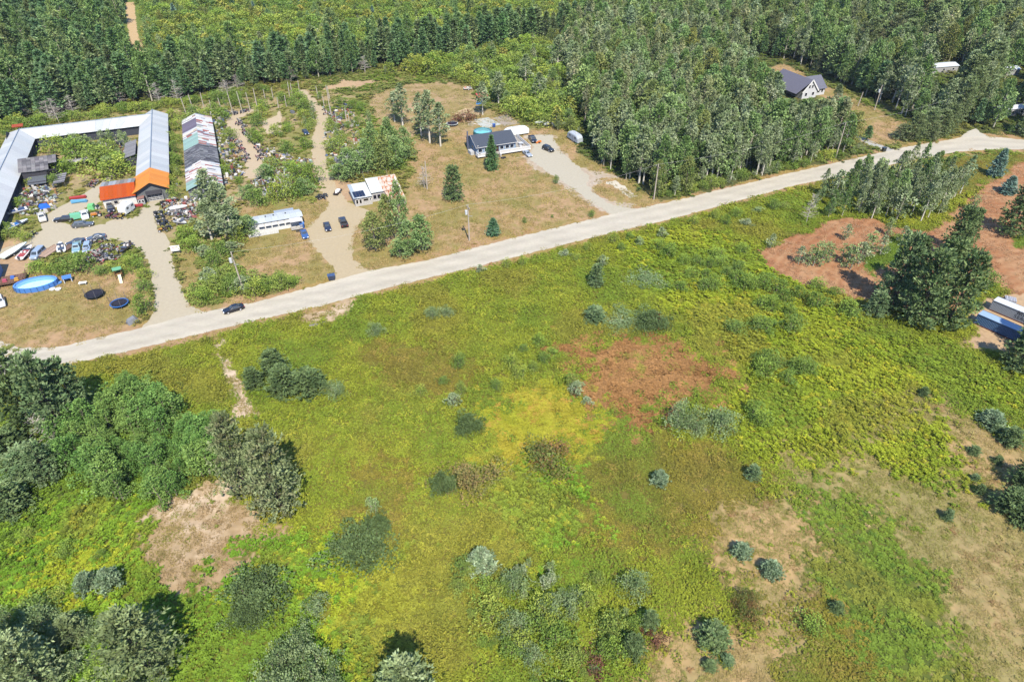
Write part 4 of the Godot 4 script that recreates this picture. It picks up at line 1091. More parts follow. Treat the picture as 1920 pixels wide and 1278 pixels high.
# rows: [x, half width, floor, waist, top, half width at the top]; x runs from nose to tail
const SHAPES := {
	"sedan": [[0.0, 0.70, 0.36, 0.60, 0.64, 0.6], [0.3, 0.84, 0.24, 0.68, 0.74, 0.7], [1.25, 0.9, 0.2, 0.80, 0.88, 0.78], [1.5, 0.9, 0.2, 0.85, 0.93, 0.78], [2.25, 0.9, 0.2, 0.88, 1.40, 0.58], [3.15, 0.9, 0.2, 0.90, 1.40, 0.58], [3.95, 0.9, 0.2, 0.92, 1.02, 0.72], [4.5, 0.86, 0.26, 0.88, 0.95, 0.68], [4.7, 0.74, 0.4, 0.74, 0.8, 0.62]],
	"wagon": [[0.0, 0.74, 0.38, 0.66, 0.72, 0.62], [0.3, 0.88, 0.26, 0.76, 0.84, 0.74], [1.5, 0.93, 0.22, 0.88, 0.97, 0.8], [1.75, 0.93, 0.22, 0.92, 1.0, 0.8], [2.4, 0.93, 0.22, 0.95, 1.5, 0.64], [4.6, 0.93, 0.22, 0.97, 1.52, 0.64], [5.2, 0.9, 0.26, 0.95, 1.1, 0.7], [5.4, 0.8, 0.4, 0.8, 0.88, 0.66]],
	"suv": [[0.0, 0.76, 0.42, 0.78, 0.86, 0.64], [0.25, 0.9, 0.3, 0.88, 0.98, 0.78], [1.3, 0.94, 0.28, 0.98, 1.08, 0.82], [1.45, 0.94, 0.28, 1.0, 1.1, 0.8], [2.05, 0.94, 0.28, 1.02, 1.72, 0.66], [4.2, 0.94, 0.28, 1.04, 1.72, 0.66], [4.65, 0.92, 0.3, 1.02, 1.15, 0.78], [4.75, 0.84, 0.42, 0.9, 0.98, 0.7]],
	"van": [[0.0, 0.78, 0.42, 0.8, 0.9, 0.66], [0.25, 0.92, 0.3, 0.95, 1.05, 0.8], [0.9, 0.95, 0.28, 1.0, 1.15, 0.82], [1.6, 0.96, 0.28, 1.05, 1.9, 0.74], [4.9, 0.96, 0.28, 1.05, 1.92, 0.74], [5.05, 0.94, 0.34, 1.0, 1.8, 0.7]],
	"pickup": [[0.0, 0.82, 0.48, 0.84, 0.92, 0.7], [0.25, 0.95, 0.36, 0.96, 1.06, 0.84], [1.45, 0.98, 0.34, 1.04, 1.14, 0.86], [1.6, 0.98, 0.34, 1.06, 1.16, 0.84], [2.2, 0.98, 0.34, 1.08, 1.78, 0.7], [3.4, 0.98, 0.34, 1.08, 1.78, 0.7], [3.6, 0.98, 0.34, 1.08, 1.16, 0.8]],
}


func car(shape: String, hex: String, label: String, at: Vector3, towards: Vector3, group := "", called := "") -> Node3D:
	var d := towards - at
	var t := thing(called if called else {"sedan": "parked_car", "wagon": "station_wagon", "suv": "sport_utility", "van": "van", "pickup": "pickup_truck"}[shape], label, {"sedan": "car", "wagon": "car", "suv": "car", "van": "van", "pickup": "truck"}[shape], at, atan2(d.z, -d.x), group)
	var rows: Array = SHAPES[shape]
	var long: float = rows[-1][0] if shape != "pickup" else 5.6
	var col := lin(hex, 0.42)
	var b := Buf.new()
	var rings := []
	for s in rows:
		var x: float = s[0] - long / 2
		var w: float = s[1]
		rings.append([Vector3(x, s[2], -w * 0.94), Vector3(x, lerpf(s[2], s[3], 0.55), -w), Vector3(x, s[3], -w * 0.97), Vector3(x, s[4] - 0.04, -s[5]), Vector3(x, s[4], -s[5] * 0.8), Vector3(x, s[4], s[5] * 0.8), Vector3(x, s[4] - 0.04, s[5]), Vector3(x, s[3], w * 0.97), Vector3(x, lerpf(s[2], s[3], 0.55), w), Vector3(x, s[2], w * 0.94)])
	b.loft(rings, col)
	if shape == "pickup":                            # an open bed behind the cab
		for z in [-0.95, 0.95]: b.box(Vector3(0.82 + 0.98, 0.78, z), Vector3(1.98, 0.68, 0.12), col)
		b.box(Vector3(2.74, 0.78, 0), Vector3(0.1, 0.66, 1.9), col)
		b.box(Vector3(1.8, 0.52, 0), Vector3(1.96, 0.14, 1.8), Color(0.03, 0.03, 0.032))
	part("body", b, t, M.gloss)
	var cab: Array = []                                # the rows between windscreen foot and tail
	for i in rows.size() - 1:
		if rows[i + 1][4] - rows[i][4] > 0.3: cab.append([i, i + 1])
		elif rows[i][4] - rows[i + 1][4] > 0.1 and rows[i][4] > 1.2 and rows[i + 1][4] < 1.25: cab.append([i + 1, i])
	for pair in cab:                                   # sloping screens
		var a: Array = rows[pair[0]]
		var c: Array = rows[pair[1]]
		var out := Vector3(-0.02 if a[0] < c[0] else 0.02, 0.02, 0)
		var p := func(f: float, k: float) -> Vector3: return Vector3(lerpf(a[0], c[0], f) - long / 2, lerpf(a[4], c[4], f), k * lerpf(a[5], c[5], f) * 0.82) + out
		b = Buf.new()
		b.quad(p.call(0.1, -1), p.call(0.9, -1), p.call(0.9, 1), p.call(0.1, 1), Color(0.03, 0.036, 0.045))
		part("windscreen" if a[0] < c[0] else "rear_window", b, t, M.glass)
	for i in rows.size() - 1:                          # side windows
		if rows[i][4] > 1.2 and rows[i + 1][4] > 1.2:
			for k in [-1, 1]:
				var n := 2 if rows[i + 1][0] - rows[i][0] > 1.6 else 1
				for j in n:
					b = Buf.new()
					var x0: float = lerpf(rows[i][0], rows[i + 1][0], float(j) / n) + 0.05 - long / 2 - (0.35 if j == 0 else 0.0)
					var x1: float = lerpf(rows[i][0], rows[i + 1][0], float(j + 1) / n) - 0.05 - long / 2 + (0.25 if j == n - 1 and shape == "sedan" else 0.0)
					var p := func(x: float, f: float) -> Vector3: return Vector3(x, lerpf(rows[i][3], rows[i][4] - 0.04, f), k * (lerpf(rows[i][1] * 0.97, rows[i][5], f) + 0.015))
					b.quad(p.call(x0, 0.12), p.call(x1, 0.12), p.call(x1 - 0.05, 0.85), p.call(x0 + (0.3 if j == 0 else 0.05), 0.85), Color(0.03, 0.036, 0.045))
					part("side_window", b, t, M.glass)
	var r := 0.33 if shape in ["sedan", "wagon"] else 0.38
	for x in [0.95 if shape != "van" else 0.9, long - 1.0]:
		for k in [-1, 1]: wheel(t, Vector3(x - long / 2, r, k * (rows[2][1] - 0.06)), r, 0.22)
	for k in [-1, 1]:
		b = Buf.new()
		b.box(Vector3(0.08 - long / 2, rows[0][3] + 0.02, k * rows[0][1] * 0.82), Vector3(0.2, 0.14, 0.34), Color(0.55, 0.57, 0.6))
		part("headlight", b, t, M.glass)
		b = Buf.new()
		b.box(Vector3(long / 2 - 0.05 if shape != "pickup" else 2.76, rows[-1][3] if shape != "pickup" else 0.85, k * 0.68), Vector3(0.12, 0.16, 0.26), Color(0.3, 0.02, 0.02))
		part("tail_light", b, t, M.glass)
	return t


func boat(hex: String, deck: String, l: float, w: float, label: String, at: Vector3, towards: Vector3, cover := false, console := true) -> Node3D:
	var d := towards - at
	var t := thing("boat", label, "boat", at, atan2(d.z, -d.x))
	var b := Buf.new()
	var rings := []
	for i in 9:
		var f := i / 8.0
		var half := w * 0.5 * pow(minf(1.0, f * 1.6 + 0.02), 0.6)
		var top := 1.25 - 0.25 * f
		rings.append([Vector3((f - 0.5) * l, 0.35 + 0.5 * pow(1 - f, 3), 0), Vector3((f - 0.5) * l, 0.6 + 0.3 * pow(1 - f, 2), -half * 0.75), Vector3((f - 0.5) * l, top, -half), Vector3((f - 0.5) * l, top + (0.3 if cover else -0.02) * sin(PI * minf(f * 1.1, 1.0)), -half * 0.4), Vector3((f - 0.5) * l, top + (0.3 if cover else -0.02) * sin(PI * minf(f * 1.1, 1.0)), half * 0.4), Vector3((f - 0.5) * l, top, half), Vector3((f - 0.5) * l, 0.6 + 0.3 * pow(1 - f, 2), half * 0.75)])
	b.loft(rings, lin(hex, 0.5))
	part("hull", b, t, M.gloss if not cover else M.vc)
	if not cover:
		b = Buf.new()
		b.box(Vector3(l * 0.14, 1.12, 0), Vector3(l * 0.55, 0.12, w * 0.7), lin(deck, 0.45))
		part("cockpit", b, t)
		if console:
			b = Buf.new()
			b.box(Vector3(-l * 0.13, 1.38, 0), Vector3(0.5, 0.45, w * 0.75), Color(0.04, 0.05, 0.07), Basis(Vector3.BACK, 0.5))
			part("windscreen", b, t, M.glass)
			b = Buf.new()
			for k in [-1, 1]: b.box(Vector3(l * 0.12, 1.35, k * w * 0.2), Vector3(0.5, 0.4, 0.45), lin("e6e2dc", 0.5))
			part("seat", b, t)
		b = Buf.new()
		b.box(Vector3(l * 0.5 + 0.15, 1.15, 0), Vector3(0.4, 0.7, 0.4), Color(0.03, 0.03, 0.035))
		part("outboard_motor", b, t, M.gloss)
	b = Buf.new()
	b.box(Vector3(0.1, 0.3, 0), Vector3(l * 0.8, 0.1, 0.12), Color(0.12, 0.12, 0.13))
	b.box(Vector3(-l * 0.55, 0.3, 0), Vector3(l * 0.3, 0.08, 0.1), Color(0.12, 0.12, 0.13))
	part("trailer_frame", b, t)
	for k in [-1, 1]: wheel(t, Vector3(l * 0.18, 0.3, k * w * 0.42), 0.3, 0.2)
	return t


func quad_bike(hex: String) -> Node3D:
	var t := thing("quad_bike", "", "quad bike")
	var b := Buf.new()
	var c := lin(hex, 0.42)
	b.box(Vector3(-0.62, 0.72, 0), Vector3(0.6, 0.1, 0.95), c)
	b.box(Vector3(0.62, 0.72, 0), Vector3(0.6, 0.1, 0.95), c)
	b.box(Vector3(-0.3, 0.68, 0), Vector3(0.5, 0.28, 0.42), c)
	part("body", b, t, M.gloss)
	b = Buf.new()
	b.box(Vector3(0.25, 0.8, 0), Vector3(0.8, 0.16, 0.32), Color(0.02, 0.02, 0.02))
	part("seat", b, t)
	b = Buf.new()
	b.tube(Vector3(-0.35, 1.05, -0.38), Vector3(-0.35, 1.05, 0.38), 0.03, 0.03, 6, Color(0.03, 0.03, 0.03))
	b.tube(Vector3(-0.5, 0.7, 0), Vector3(-0.35, 1.05, 0), 0.04, 0.03, 6, Color(0.05, 0.05, 0.05))
	part("handlebar", b, t)
	b = Buf.new()
	for x in [-0.75, 0.8]:
		for j in 4: b.box(Vector3(x, 0.83, -0.3 + j * 0.2), Vector3(0.5, 0.03, 0.03), Color(0.03, 0.03, 0.03))
	part("rack", b, t)
	for x in [-0.68, 0.68]:
		for k in [-1, 1]: wheel(t, Vector3(x, 0.3, k * 0.48), 0.3, 0.26)
	return t


func motorcycle(hex: String) -> Node3D:
	var t := thing("motorcycle", "", "motorcycle")
	var b := Buf.new()
	b.box(Vector3(-0.1, 0.78, 0), Vector3(0.55, 0.26, 0.3), lin(hex, 0.42), Basis(Vector3.BACK, 0.15))
	b.box(Vector3(0.72, 0.75, 0), Vector3(0.4, 0.1, 0.22), lin(hex, 0.42), Basis(Vector3.BACK, -0.2))
	b.box(Vector3(-0.72, 0.68, 0), Vector3(0.4, 0.06, 0.16), lin(hex, 0.42))
	part("tank", b, t, M.gloss)
	b = Buf.new()
	b.box(Vector3(0.4, 0.82, 0), Vector3(0.65, 0.1, 0.26), Color(0.02, 0.02, 0.02))
	part("seat", b, t)
	b = Buf.new()
	b.box(Vector3(0, 0.45, 0), Vector3(0.5, 0.36, 0.34), Color(0.16, 0.16, 0.17))
	b.tube(Vector3(0.1, 0.3, 0.2), Vector3(0.95, 0.36, 0.22), 0.05, 0.06, 6, Color(0.3, 0.3, 0.3))
	part("engine", b, t, M.gloss)
	b = Buf.new()
	b.tube(Vector3(-0.55, 1.05, -0.38), Vector3(-0.55, 1.05, 0.38), 0.025, 0.025, 5, Color(0.25, 0.25, 0.25))
	b.tube(Vector3(-0.78, 0.32, 0), Vector3(-0.52, 1.05, 0), 0.05, 0.04, 6, Color(0.25, 0.25, 0.25))
	part("handlebar", b, t)
	wheel(t, Vector3(-0.78, 0.32, 0), 0.32, 0.13, false)
	wheel(t, Vector3(0.72, 0.32, 0), 0.32, 0.15, false)
	return t


func tractor(hex: String, label: String, at: Vector3, turn: float) -> void:
	var t := thing("garden_tractor", label, "tractor", at, turn)
	var b := Buf.new()
	b.box(Vector3(-0.75, 0.85, 0), Vector3(1.3, 0.55, 0.7), lin(hex, 0.45))
	b.box(Vector3(0.5, 0.8, 0), Vector3(1.1, 0.2, 1.2), lin(hex, 0.45))
	part("bonnet", b, t, M.gloss)
	b = Buf.new()
	b.box(Vector3(0.5, 1.1, 0), Vector3(0.5, 0.4, 0.5), Color(0.02, 0.02, 0.02))
	part("seat", b, t)
	b = Buf.new()
	b.tube(Vector3(-0.15, 1.0, 0), Vector3(0.1, 1.45, 0), 0.04, 0.04, 6, Color(0.05, 0.05, 0.05))
	b.tube(Vector3(0.08, 1.44, 0), Vector3(0.11, 1.48, 0), 0.22, 0.22, 10, Color(0.03, 0.03, 0.03))
	part("steering_wheel", b, t)
	for k in [-1, 1]:
		wheel(t, Vector3(0.6, 0.55, k * 0.7), 0.55, 0.35)
		wheel(t, Vector3(-1.05, 0.33, k * 0.5), 0.33, 0.22)


func camper(label: String, at: Vector3, turn: float, l: float, hex: String, rounded: bool) -> void:
	var t := thing("travel_trailer", label, "camper", at, turn)
	var b := Buf.new()
	var rings := []
	for i in 11:
		var f := i / 10.0
		var k := 1.0 - (pow(absf(f - 0.5) * 2.0, 6) * (0.35 if rounded else 0.25))
		var h := 0.5 + 2.5 * k
		var w := 1.22 * (0.8 + 0.2 * k)
		var x := (f - 0.5) * l
		rings.append([Vector3(x, 0.55, -w), Vector3(x, h - 0.45, -w * 1.02), Vector3(x, h - 0.1, -w * 0.82), Vector3(x, h, -w * 0.4), Vector3(x, h, w * 0.4), Vector3(x, h - 0.1, w * 0.82), Vector3(x, h - 0.45, w * 1.02), Vector3(x, 0.55, w)])
	b.loft(rings, lin(hex, 0.5))
	part("shell", b, t, M.sheet)
	for i in 2:
		b = Buf.new()
		b.box(Vector3(-l * 0.22 + i * l * 0.5, 1.9, 1.235), Vector3(0.9, 0.6, 0.05), Color(0.04, 0.05, 0.06))
		part("side_window", b, t, M.glass)
	b = Buf.new()
	b.box(Vector3(l * 0.08, 1.5, 1.235), Vector3(0.7, 1.8, 0.06), lin(hex, 0.42))
	part("door", b, t)
	b = Buf.new()
	b.box(Vector3(l * 0.1, 3.05, 0), Vector3(0.9, 0.22, 0.8), lin("d0d3d6", 0.45))
	b.box(Vector3(-l * 0.25, 3.03, 0.2), Vector3(0.5, 0.16, 0.5), lin("d0d3d6", 0.45))
	part("roof_unit", b, t)
	b = Buf.new()
	b.box(Vector3(-l * 0.58, 0.5, 0), Vector3(l * 0.2, 0.1, 0.12), Color(0.05, 0.05, 0.05))
	part("hitch", b, t)
	for x in [0.0, 0.8]:
		for k in [-1, 1]: wheel(t, Vector3(x, 0.36, k * 1.1), 0.36, 0.22)


func flat_trailer(label: String, at: Vector3, turn: float, l: float, w: float, hex: String) -> void:
	var t := thing("utility_trailer", label, "trailer", at, turn)
	var b := Buf.new()
	for i in 8:
		b = Buf.new()
		b.box(Vector3(0, 0.75, -w / 2 + (i + 0.5) * w / 8), Vector3(l, 0.08, w / 8 - 0.03), shade(lin(hex, 0.4), rr(0.85, 1.1)))
		part("plank", b, t, M.worn)
	b = Buf.new()
	for k in [-1, 1]: b.box(Vector3(0, 0.9, k * w / 2), Vector3(l, 0.22, 0.08), lin(hex, 0.46))
	b.box(Vector3(-l / 2 - 0.7, 0.6, 0), Vector3(1.5, 0.1, 0.12), Color(0.08, 0.08, 0.08))
	part("frame", b, t)
	for k in [-1, 1]: wheel(t, Vector3(0.3, 0.34, k * (w / 2 + 0.16)), 0.34, 0.2)


func trampoline(label: String, at: Vector3, r: float, pad: String, net: bool) -> void:
	var t := thing("trampoline", label, "trampoline", at, 0.3)
	var b := Buf.new()
	b.tube(Vector3(0, 0.84, 0), Vector3(0, 0.86, 0), r * 0.86, r * 0.86, 28, Color(0.012, 0.014, 0.02))
	part("mat", b, t)
	b = Buf.new()
	for i in 28:
		var p := func(q: float, j: int) -> Vector3: return Vector3(cos(TAU * j / 28.0) * q, 0.88, sin(TAU * j / 28.0) * q)
		slab(b, p.call(r * 0.86, i), p.call(r, i), p.call(r, i + 1), p.call(r * 0.86, i + 1), 0.05, lin(pad, 0.45))
	part("pad", b, t)
	for i in 6:
		b = Buf.new()
		var q := Vector3(cos(TAU * i / 6.0 + 0.2) * r * 0.96, 0, sin(TAU * i / 6.0 + 0.2) * r * 0.96)
		b.tube(q, q + Vector3(0, 2.6 if net else 0.85, 0), 0.04, 0.035, 6, Color(0.1, 0.1, 0.11))
		part("leg", b, t)
	if net:
		b = Buf.new()
		for y in 9:
			for i in 28:
				if i % 28 > 13 and y > 4: continue
				var p0 := Vector3(cos(TAU * i / 28.0) * r * 0.94, 0.9 + y * 0.2, sin(TAU * i / 28.0) * r * 0.94)
				var p1 := Vector3(cos(TAU * (i + 1) / 28.0) * r * 0.94, 0.9 + y * 0.2, sin(TAU * (i + 1) / 28.0) * r * 0.94)
				b.tube(p0, p1, 0.012, 0.012, 3, Color(0.02, 0.02, 0.02), false)
		part("safety_net", b, t).set_meta("kind", "stuff")


func pool(label: String, at: Vector3, rx: float, rz: float, turn: float, wall_c: String, water: String) -> void:
	var t := thing("swimming_pool", label, "pool", at, turn)
	var n := 22
	for i in n:
		var b := Buf.new()
		var p := func(j: int, k: float, y: float) -> Vector3: return Vector3(cos(TAU * j / n) * rx * k, y, sin(TAU * j / n) * rz * k)
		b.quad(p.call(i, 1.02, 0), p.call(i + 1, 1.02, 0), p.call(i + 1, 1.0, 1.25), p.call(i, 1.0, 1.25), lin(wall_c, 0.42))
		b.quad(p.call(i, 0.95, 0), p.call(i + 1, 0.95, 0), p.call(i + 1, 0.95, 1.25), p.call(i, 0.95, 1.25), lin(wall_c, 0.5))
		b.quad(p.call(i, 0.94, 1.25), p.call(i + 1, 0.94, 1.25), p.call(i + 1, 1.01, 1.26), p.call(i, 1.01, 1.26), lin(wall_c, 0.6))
		part("wall_panel", b, t)
		b = Buf.new()
		b.tube(p.call(i, 1.05, 0), p.call(i, 1.03, 1.28), 0.05, 0.05, 5, lin(wall_c, 0.25))
		part("strut", b, t)
	var b2 := Buf.new()
	for i in n:
		b2.tri(Vector3(0, 0.12, 0), Vector3(cos(TAU * i / n) * rx * 0.95, 0.12, sin(TAU * i / n) * rz * 0.95), Vector3(cos(TAU * (i + 1) / n) * rx * 0.95, 0.12, sin(TAU * (i + 1) / n) * rz * 0.95), lin(water, 0.75))
	part("liner", b2, t)
	b2 = Buf.new()
	for i in n:
		b2.tri(Vector3(0, 1.0, 0), Vector3(cos(TAU * i / n) * rx * 0.94, 1.0, sin(TAU * i / n) * rz * 0.94), Vector3(cos(TAU * (i + 1) / n) * rx * 0.94, 1.0, sin(TAU * (i + 1) / n) * rz * 0.94), Color(0.8, 0.95, 1.0))
	var m := StandardMaterial3D.new()
	m.transparency = BaseMaterial3D.TRANSPARENCY_ALPHA
	m.albedo_color = Color(0.7, 0.93, 1.0, 0.15)
	m.roughness = 0.05
	part("water", b2, t, m)


func pole(label: String, at: Vector3, h: float, arm: bool, can: bool, lean := Vector3.ZERO, group := "utility poles along the road") -> Vector3:
	var t := thing("utility_pole", label, "utility pole", at, 0.0, group)
	var b := Buf.new()
	var top := Vector3(0, h, 0) + lean
	b.tube(Vector3.ZERO, top, 0.2, 0.14, 8, lin("c9bfb2", 0.42))
	part("post", b, t, M.bark)
	if arm:
		b = Buf.new()
		b.box(top - Vector3(0, 0.9, 0), Vector3(0.14, 0.16, 2.2), lin("8c8074", 0.4), Basis(Vector3.UP, 0.45))
		part("crossarm", b, t)
		for k in [-1, 0, 1]:
			b = Buf.new()
			b.tube(top + Basis(Vector3.UP, 0.45) * Vector3(0, -0.82, k * 0.95), top + Basis(Vector3.UP, 0.45) * Vector3(0, -0.55, k * 0.95), 0.06, 0.05, 6, lin("cfd3d6", 0.5))
			part("insulator", b, t)
	if can:
		b = Buf.new()
		b.tube(top + Vector3(-0.5, -2.7, 0.15), top + Vector3(-0.5, -1.6, 0.15), 0.34, 0.34, 12, lin("c9ced4", 0.5))
		part("transformer", b, t)
		b = Buf.new()
		b.box(top + Vector3(0.5, -3.2, 0.2), Vector3(1.2, 0.08, 0.12), lin("a8aaac", 0.45))
		part("street_lamp_arm", b, t)
	return at + top


func wire(a: Vector3, b_: Vector3, label: String) -> void:
	var b := Buf.new()
	var last := a
	for i in range(1, 17):
		var f := i / 16.0
		var p := a.lerp(b_, f) - Vector3(0, 4.0 * f * (1 - f) * 1.6, 0)
		b.tube(last, p, 0.018, 0.018, 4, lin("d0d0d0", 0.4), false)
		last = p
	whole("power_line", b, M.vc, label, "power line", Vector3.ZERO, 0.0, "power lines between the road poles")


func bin_box(called: String, label: String, category: String, at: Vector3, turn: float, size: Vector3, hex: String, lid: String) -> void:
	var t := thing(called, label, category, at, turn)
	var b := Buf.new()
	var h := size * 0.5
	b.loft([[Vector3(-h.x * 0.85, 0.08, -h.z * 0.85), Vector3(h.x * 0.85, 0.08, -h.z * 0.85), Vector3(h.x * 0.85, 0.08, h.z * 0.85), Vector3(-h.x * 0.85, 0.08, h.z * 0.85)], [Vector3(-h.x, size.y, -h.z), Vector3(h.x, size.y, -h.z), Vector3(h.x, size.y, h.z), Vector3(-h.x, size.y, h.z)]], lin(hex, 0.42))
	part("body", b, t, M.gloss)
	b = Buf.new()
	slab(b, Vector3(-h.x - 0.05, size.y + 0.1, -h.z - 0.05), Vector3(h.x + 0.05, size.y + 0.1, -h.z - 0.05), Vector3(h.x + 0.05, size.y + 0.06, h.z + 0.05), Vector3(-h.x - 0.05, size.y + 0.06, h.z + 0.05), 0.06, lin(lid, 0.42))
	part("lid", b, t, M.gloss)
	for k in [-1, 1]: wheel(t, Vector3(k * h.x * 0.7, 0.12, -h.z * 0.8), 0.12, 0.08, false)


func junk_item(kind: int, b: Buf, at: Vector3, k: float) -> void:   # a small piece of scrap
	var hexes := ["d8d6d2", "b9b5b0", "8a8f98", "5a5f6a", "a0625a", "5f7090", "e6e2da", "2c2e34", "7a6a58", "e0d3bc", "b4c4c0", "b08a60", "39404e", "f0efec", "c8c4be", "6e6a68"]
	var c := shade(lin(hexes[rng.randi() % hexes.size()], 0.42), rr(0.8, 1.15))
	var turn := Basis(Vector3.UP, rr(0, TAU)) * Basis(Vector3.RIGHT, rr(-0.3, 0.3))
	match kind:
		0: b.box(at + Vector3(0, 0.3 * k, 0), Vector3(rr(0.5, 1.2), rr(0.3, 0.8), rr(0.4, 0.9)) * k, c, turn)
		1: b.box(at + Vector3(0, 0.15, 0), Vector3(rr(1.0, 2.2), 0.05, rr(0.5, 1.1)) * k, c, turn * Basis(Vector3.BACK, rr(-0.4, 0.4)))
		2: b.tube(at, at + Vector3(0, 0.85 * k, 0), 0.3 * k, 0.3 * k, 9, c)
		3: b.tube(at + Vector3(0, 0.02, 0), at + Vector3(0, 0.22, 0), 0.33 * k, 0.33 * k, 10, rubber)
		4: b.tube(at + Vector3(0, 0.1, 0), at + turn * Vector3(rr(1.5, 3.0), 0.2, 0), 0.05, 0.05, 5, c)


# ---------------------------------------------------------------- plants
func leaf_any(b: Buf, p: Vector3, out: Vector3, l: float, w: float, col: Color) -> void:
	var d := (out + Vector3(rr(-1, 1), rr(-0.7, 0.9), rr(-1, 1)) * 0.9).normalized()
	var side := d.cross(Vector3(rr(-1, 1), rr(-1, 1), rr(-1, 1))).normalized()
	b.leaf(p, d, side, l, w, col)


func ball() -> Vector3:
	var v := Vector3(rr(-1, 1), rr(-1, 1), rr(-1, 1))
	while v.length_squared() > 1.0 or v.length_squared() < 0.01:
		v = Vector3(rr(-1, 1), rr(-1, 1), rr(-1, 1))
	return v.normalized()


func made(crown: Buf, wood: Buf, leaf_m: Material = null) -> Dictionary:
	var m: Material = leaf_m if leaf_m else M.leaf
	var c := crown.mesh(m)
	var w := wood.mesh(M.bark)
	var both := crown.mesh(m)
	wood.mesh(M.bark, both)
	return {"crown": c, "wood": w, "both": both}


# a broad-leaved tree or shrub: clumps of leaves spread through the crown, some inside, limbs reaching to them
func leafy(h: float, r: float, base: float, clumps: int, leaves: int, l: float, hexes: Array, bark: String, stems := 1, bulge := 0.45, loose := 0.32) -> Dictionary:
	var crown := Buf.new()
	var wood := Buf.new()
	var bc := lin(bark, 0.5)
	var lobe := rr(0, TAU)
	var tops := []
	for s in stems:
		var foot := Vector3(rr(-1, 1), 0, rr(-1, 1)) * (0.0 if stems == 1 else r * 0.35)
		var top := foot * 1.6 + Vector3(rr(-0.08, 0.08) * r, h * 0.9, rr(-0.08, 0.08) * r)
		var tr := 0.016 * h + 0.03
		wood.tube(foot, foot.lerp(top, 0.5), tr, tr * 0.65, 6, bc, false)
		wood.tube(foot.lerp(top, 0.5), top, tr * 0.65, 0.02, 5, bc, false)
		tops.append([foot, top])
	for i in clumps:
		var t := (i + rr(0.1, 0.9)) / clumps
		var y := lerpf(base, h, t)
		var profile := sin(PI * clampf(pow(t, 0.75 + (0.5 - bulge)) * 0.86 + 0.14, 0.0, 1.0))
		var ang := i * 2.4 + rr(-0.5, 0.5)
		var q := r * profile * sqrt(rr(0.12, 0.95)) * (1.0 + 0.3 * sin(2.0 * ang + lobe) + 0.18 * sin(3.0 * ang + lobe * 2.0))
		var axis: Array = tops[i % tops.size()]
		var c: Vector3 = axis[0].lerp(axis[1], y / h)
		c = Vector3(c.x + cos(ang) * q, y, c.z + sin(ang) * q)
		if i % 2 == 0: wood.tube(Vector3(c.x - cos(ang) * q, y - q * 0.5, c.z - sin(ang) * q), c, 0.007 * h + 0.01, 0.01, 4, bc, false)
		var rc := r * loose * rr(0.7, 1.3) * (0.75 + 0.4 * profile)
		var col := soft(hexes[rng.randi() % hexes.size()], KV, 0.06)
		col = shade(col, rr(0.82, 1.16))
		for j in leaves:
			var o := ball()
			if o.y < -0.3 and rng.randf() < 0.6: o.y = -o.y
			leaf_any(crown, c + Vector3(o.x, o.y * 0.8, o.z) * rc * rr(0.45, 1.08), o, l * rr(0.7, 1.25), l * rr(0.28, 0.42), shade(col, rr(0.8, 1.18)))
	return made(crown, wood)


# a conifer: whorls of branches, each carrying sprays of needles
func conifer(h: float, r: float, base: float, whorls: int, branches: int, tufts: int, l: float, hexes: Array, bark: String, droop := 0.1, power := 0.75, bare := 0.3) -> Dictionary:
	var crown := Buf.new()
	var wood := Buf.new()
	var bc := lin(bark, 0.42)
	wood.tube(Vector3.ZERO, Vector3(0, h * 0.6, 0), 0.012 * h + 0.05, 0.008 * h + 0.03, 7, bc, false)
	wood.tube(Vector3(0, h * 0.6, 0), Vector3(0, h * 0.97, 0), 0.008 * h + 0.03, 0.015, 5, bc, false)
	for w in whorls:
		var t := (w + rr(-0.25, 0.25)) / whorls
		t = clampf(t, 0.0, 1.0)
		var y := lerpf(base, h * 0.985, t)
		var reach := r * pow(1.0 - t * 0.97, power) * (0.55 + 0.45 * minf(1.0, t * 5.0 + 0.35))
		for k in branches:
			var ang := TAU * (k + rr(-0.35, 0.35)) / branches + w * 1.3
			var long := reach * rr(0.72, 1.15)
			var rise := lerpf(-droop, 0.55, pow(t, 1.4)) + rr(-0.12, 0.12)
			var d := Vector3(cos(ang), rise, sin(ang)).normalized()
			var tip := Vector3(0, y, 0) + d * long + Vector3(0, long * 0.12, 0)
			if w % 2 == 0: wood.tube(Vector3(0, y, 0), tip, 0.012 + 0.006 * long, 0.01, 3, bc, false)
			var col := shade(soft(hexes[rng.randi() % hexes.size()], KV, 0.06), rr(0.75, 1.22))
			for j in tufts:
				var f := lerpf(bare, 1.02, (j + rr(0, 1)) / tufts)
				var p := Vector3(0, y, 0).lerp(tip, f) + Vector3(rr(-1, 1), rr(-0.35, 0.35), rr(-1, 1)) * long * 0.17
				for n in 4:
					var nd := (d * 0.7 + Vector3(rr(-1, 1), rr(-0.25, 0.95), rr(-1, 1))).normalized()
					var side := nd.cross(Vector3(rr(-1, 1), rr(-1, 1), rr(-1, 1))).normalized()
					crown.leaf(p, nd, side, l * rr(0.75, 1.25), l * 0.2, shade(col, rr(0.75, 1.25)))
	for n in 14:
		var nd := Vector3(rr(-0.4, 0.4), 1, rr(-0.4, 0.4)).normalized()
		crown.leaf(Vector3(0, h * rr(0.93, 0.985), 0), nd, nd.cross(ball()).normalized(), l * 1.1, l * 0.2, soft(hexes[0], KV))
	return made(crown, wood)


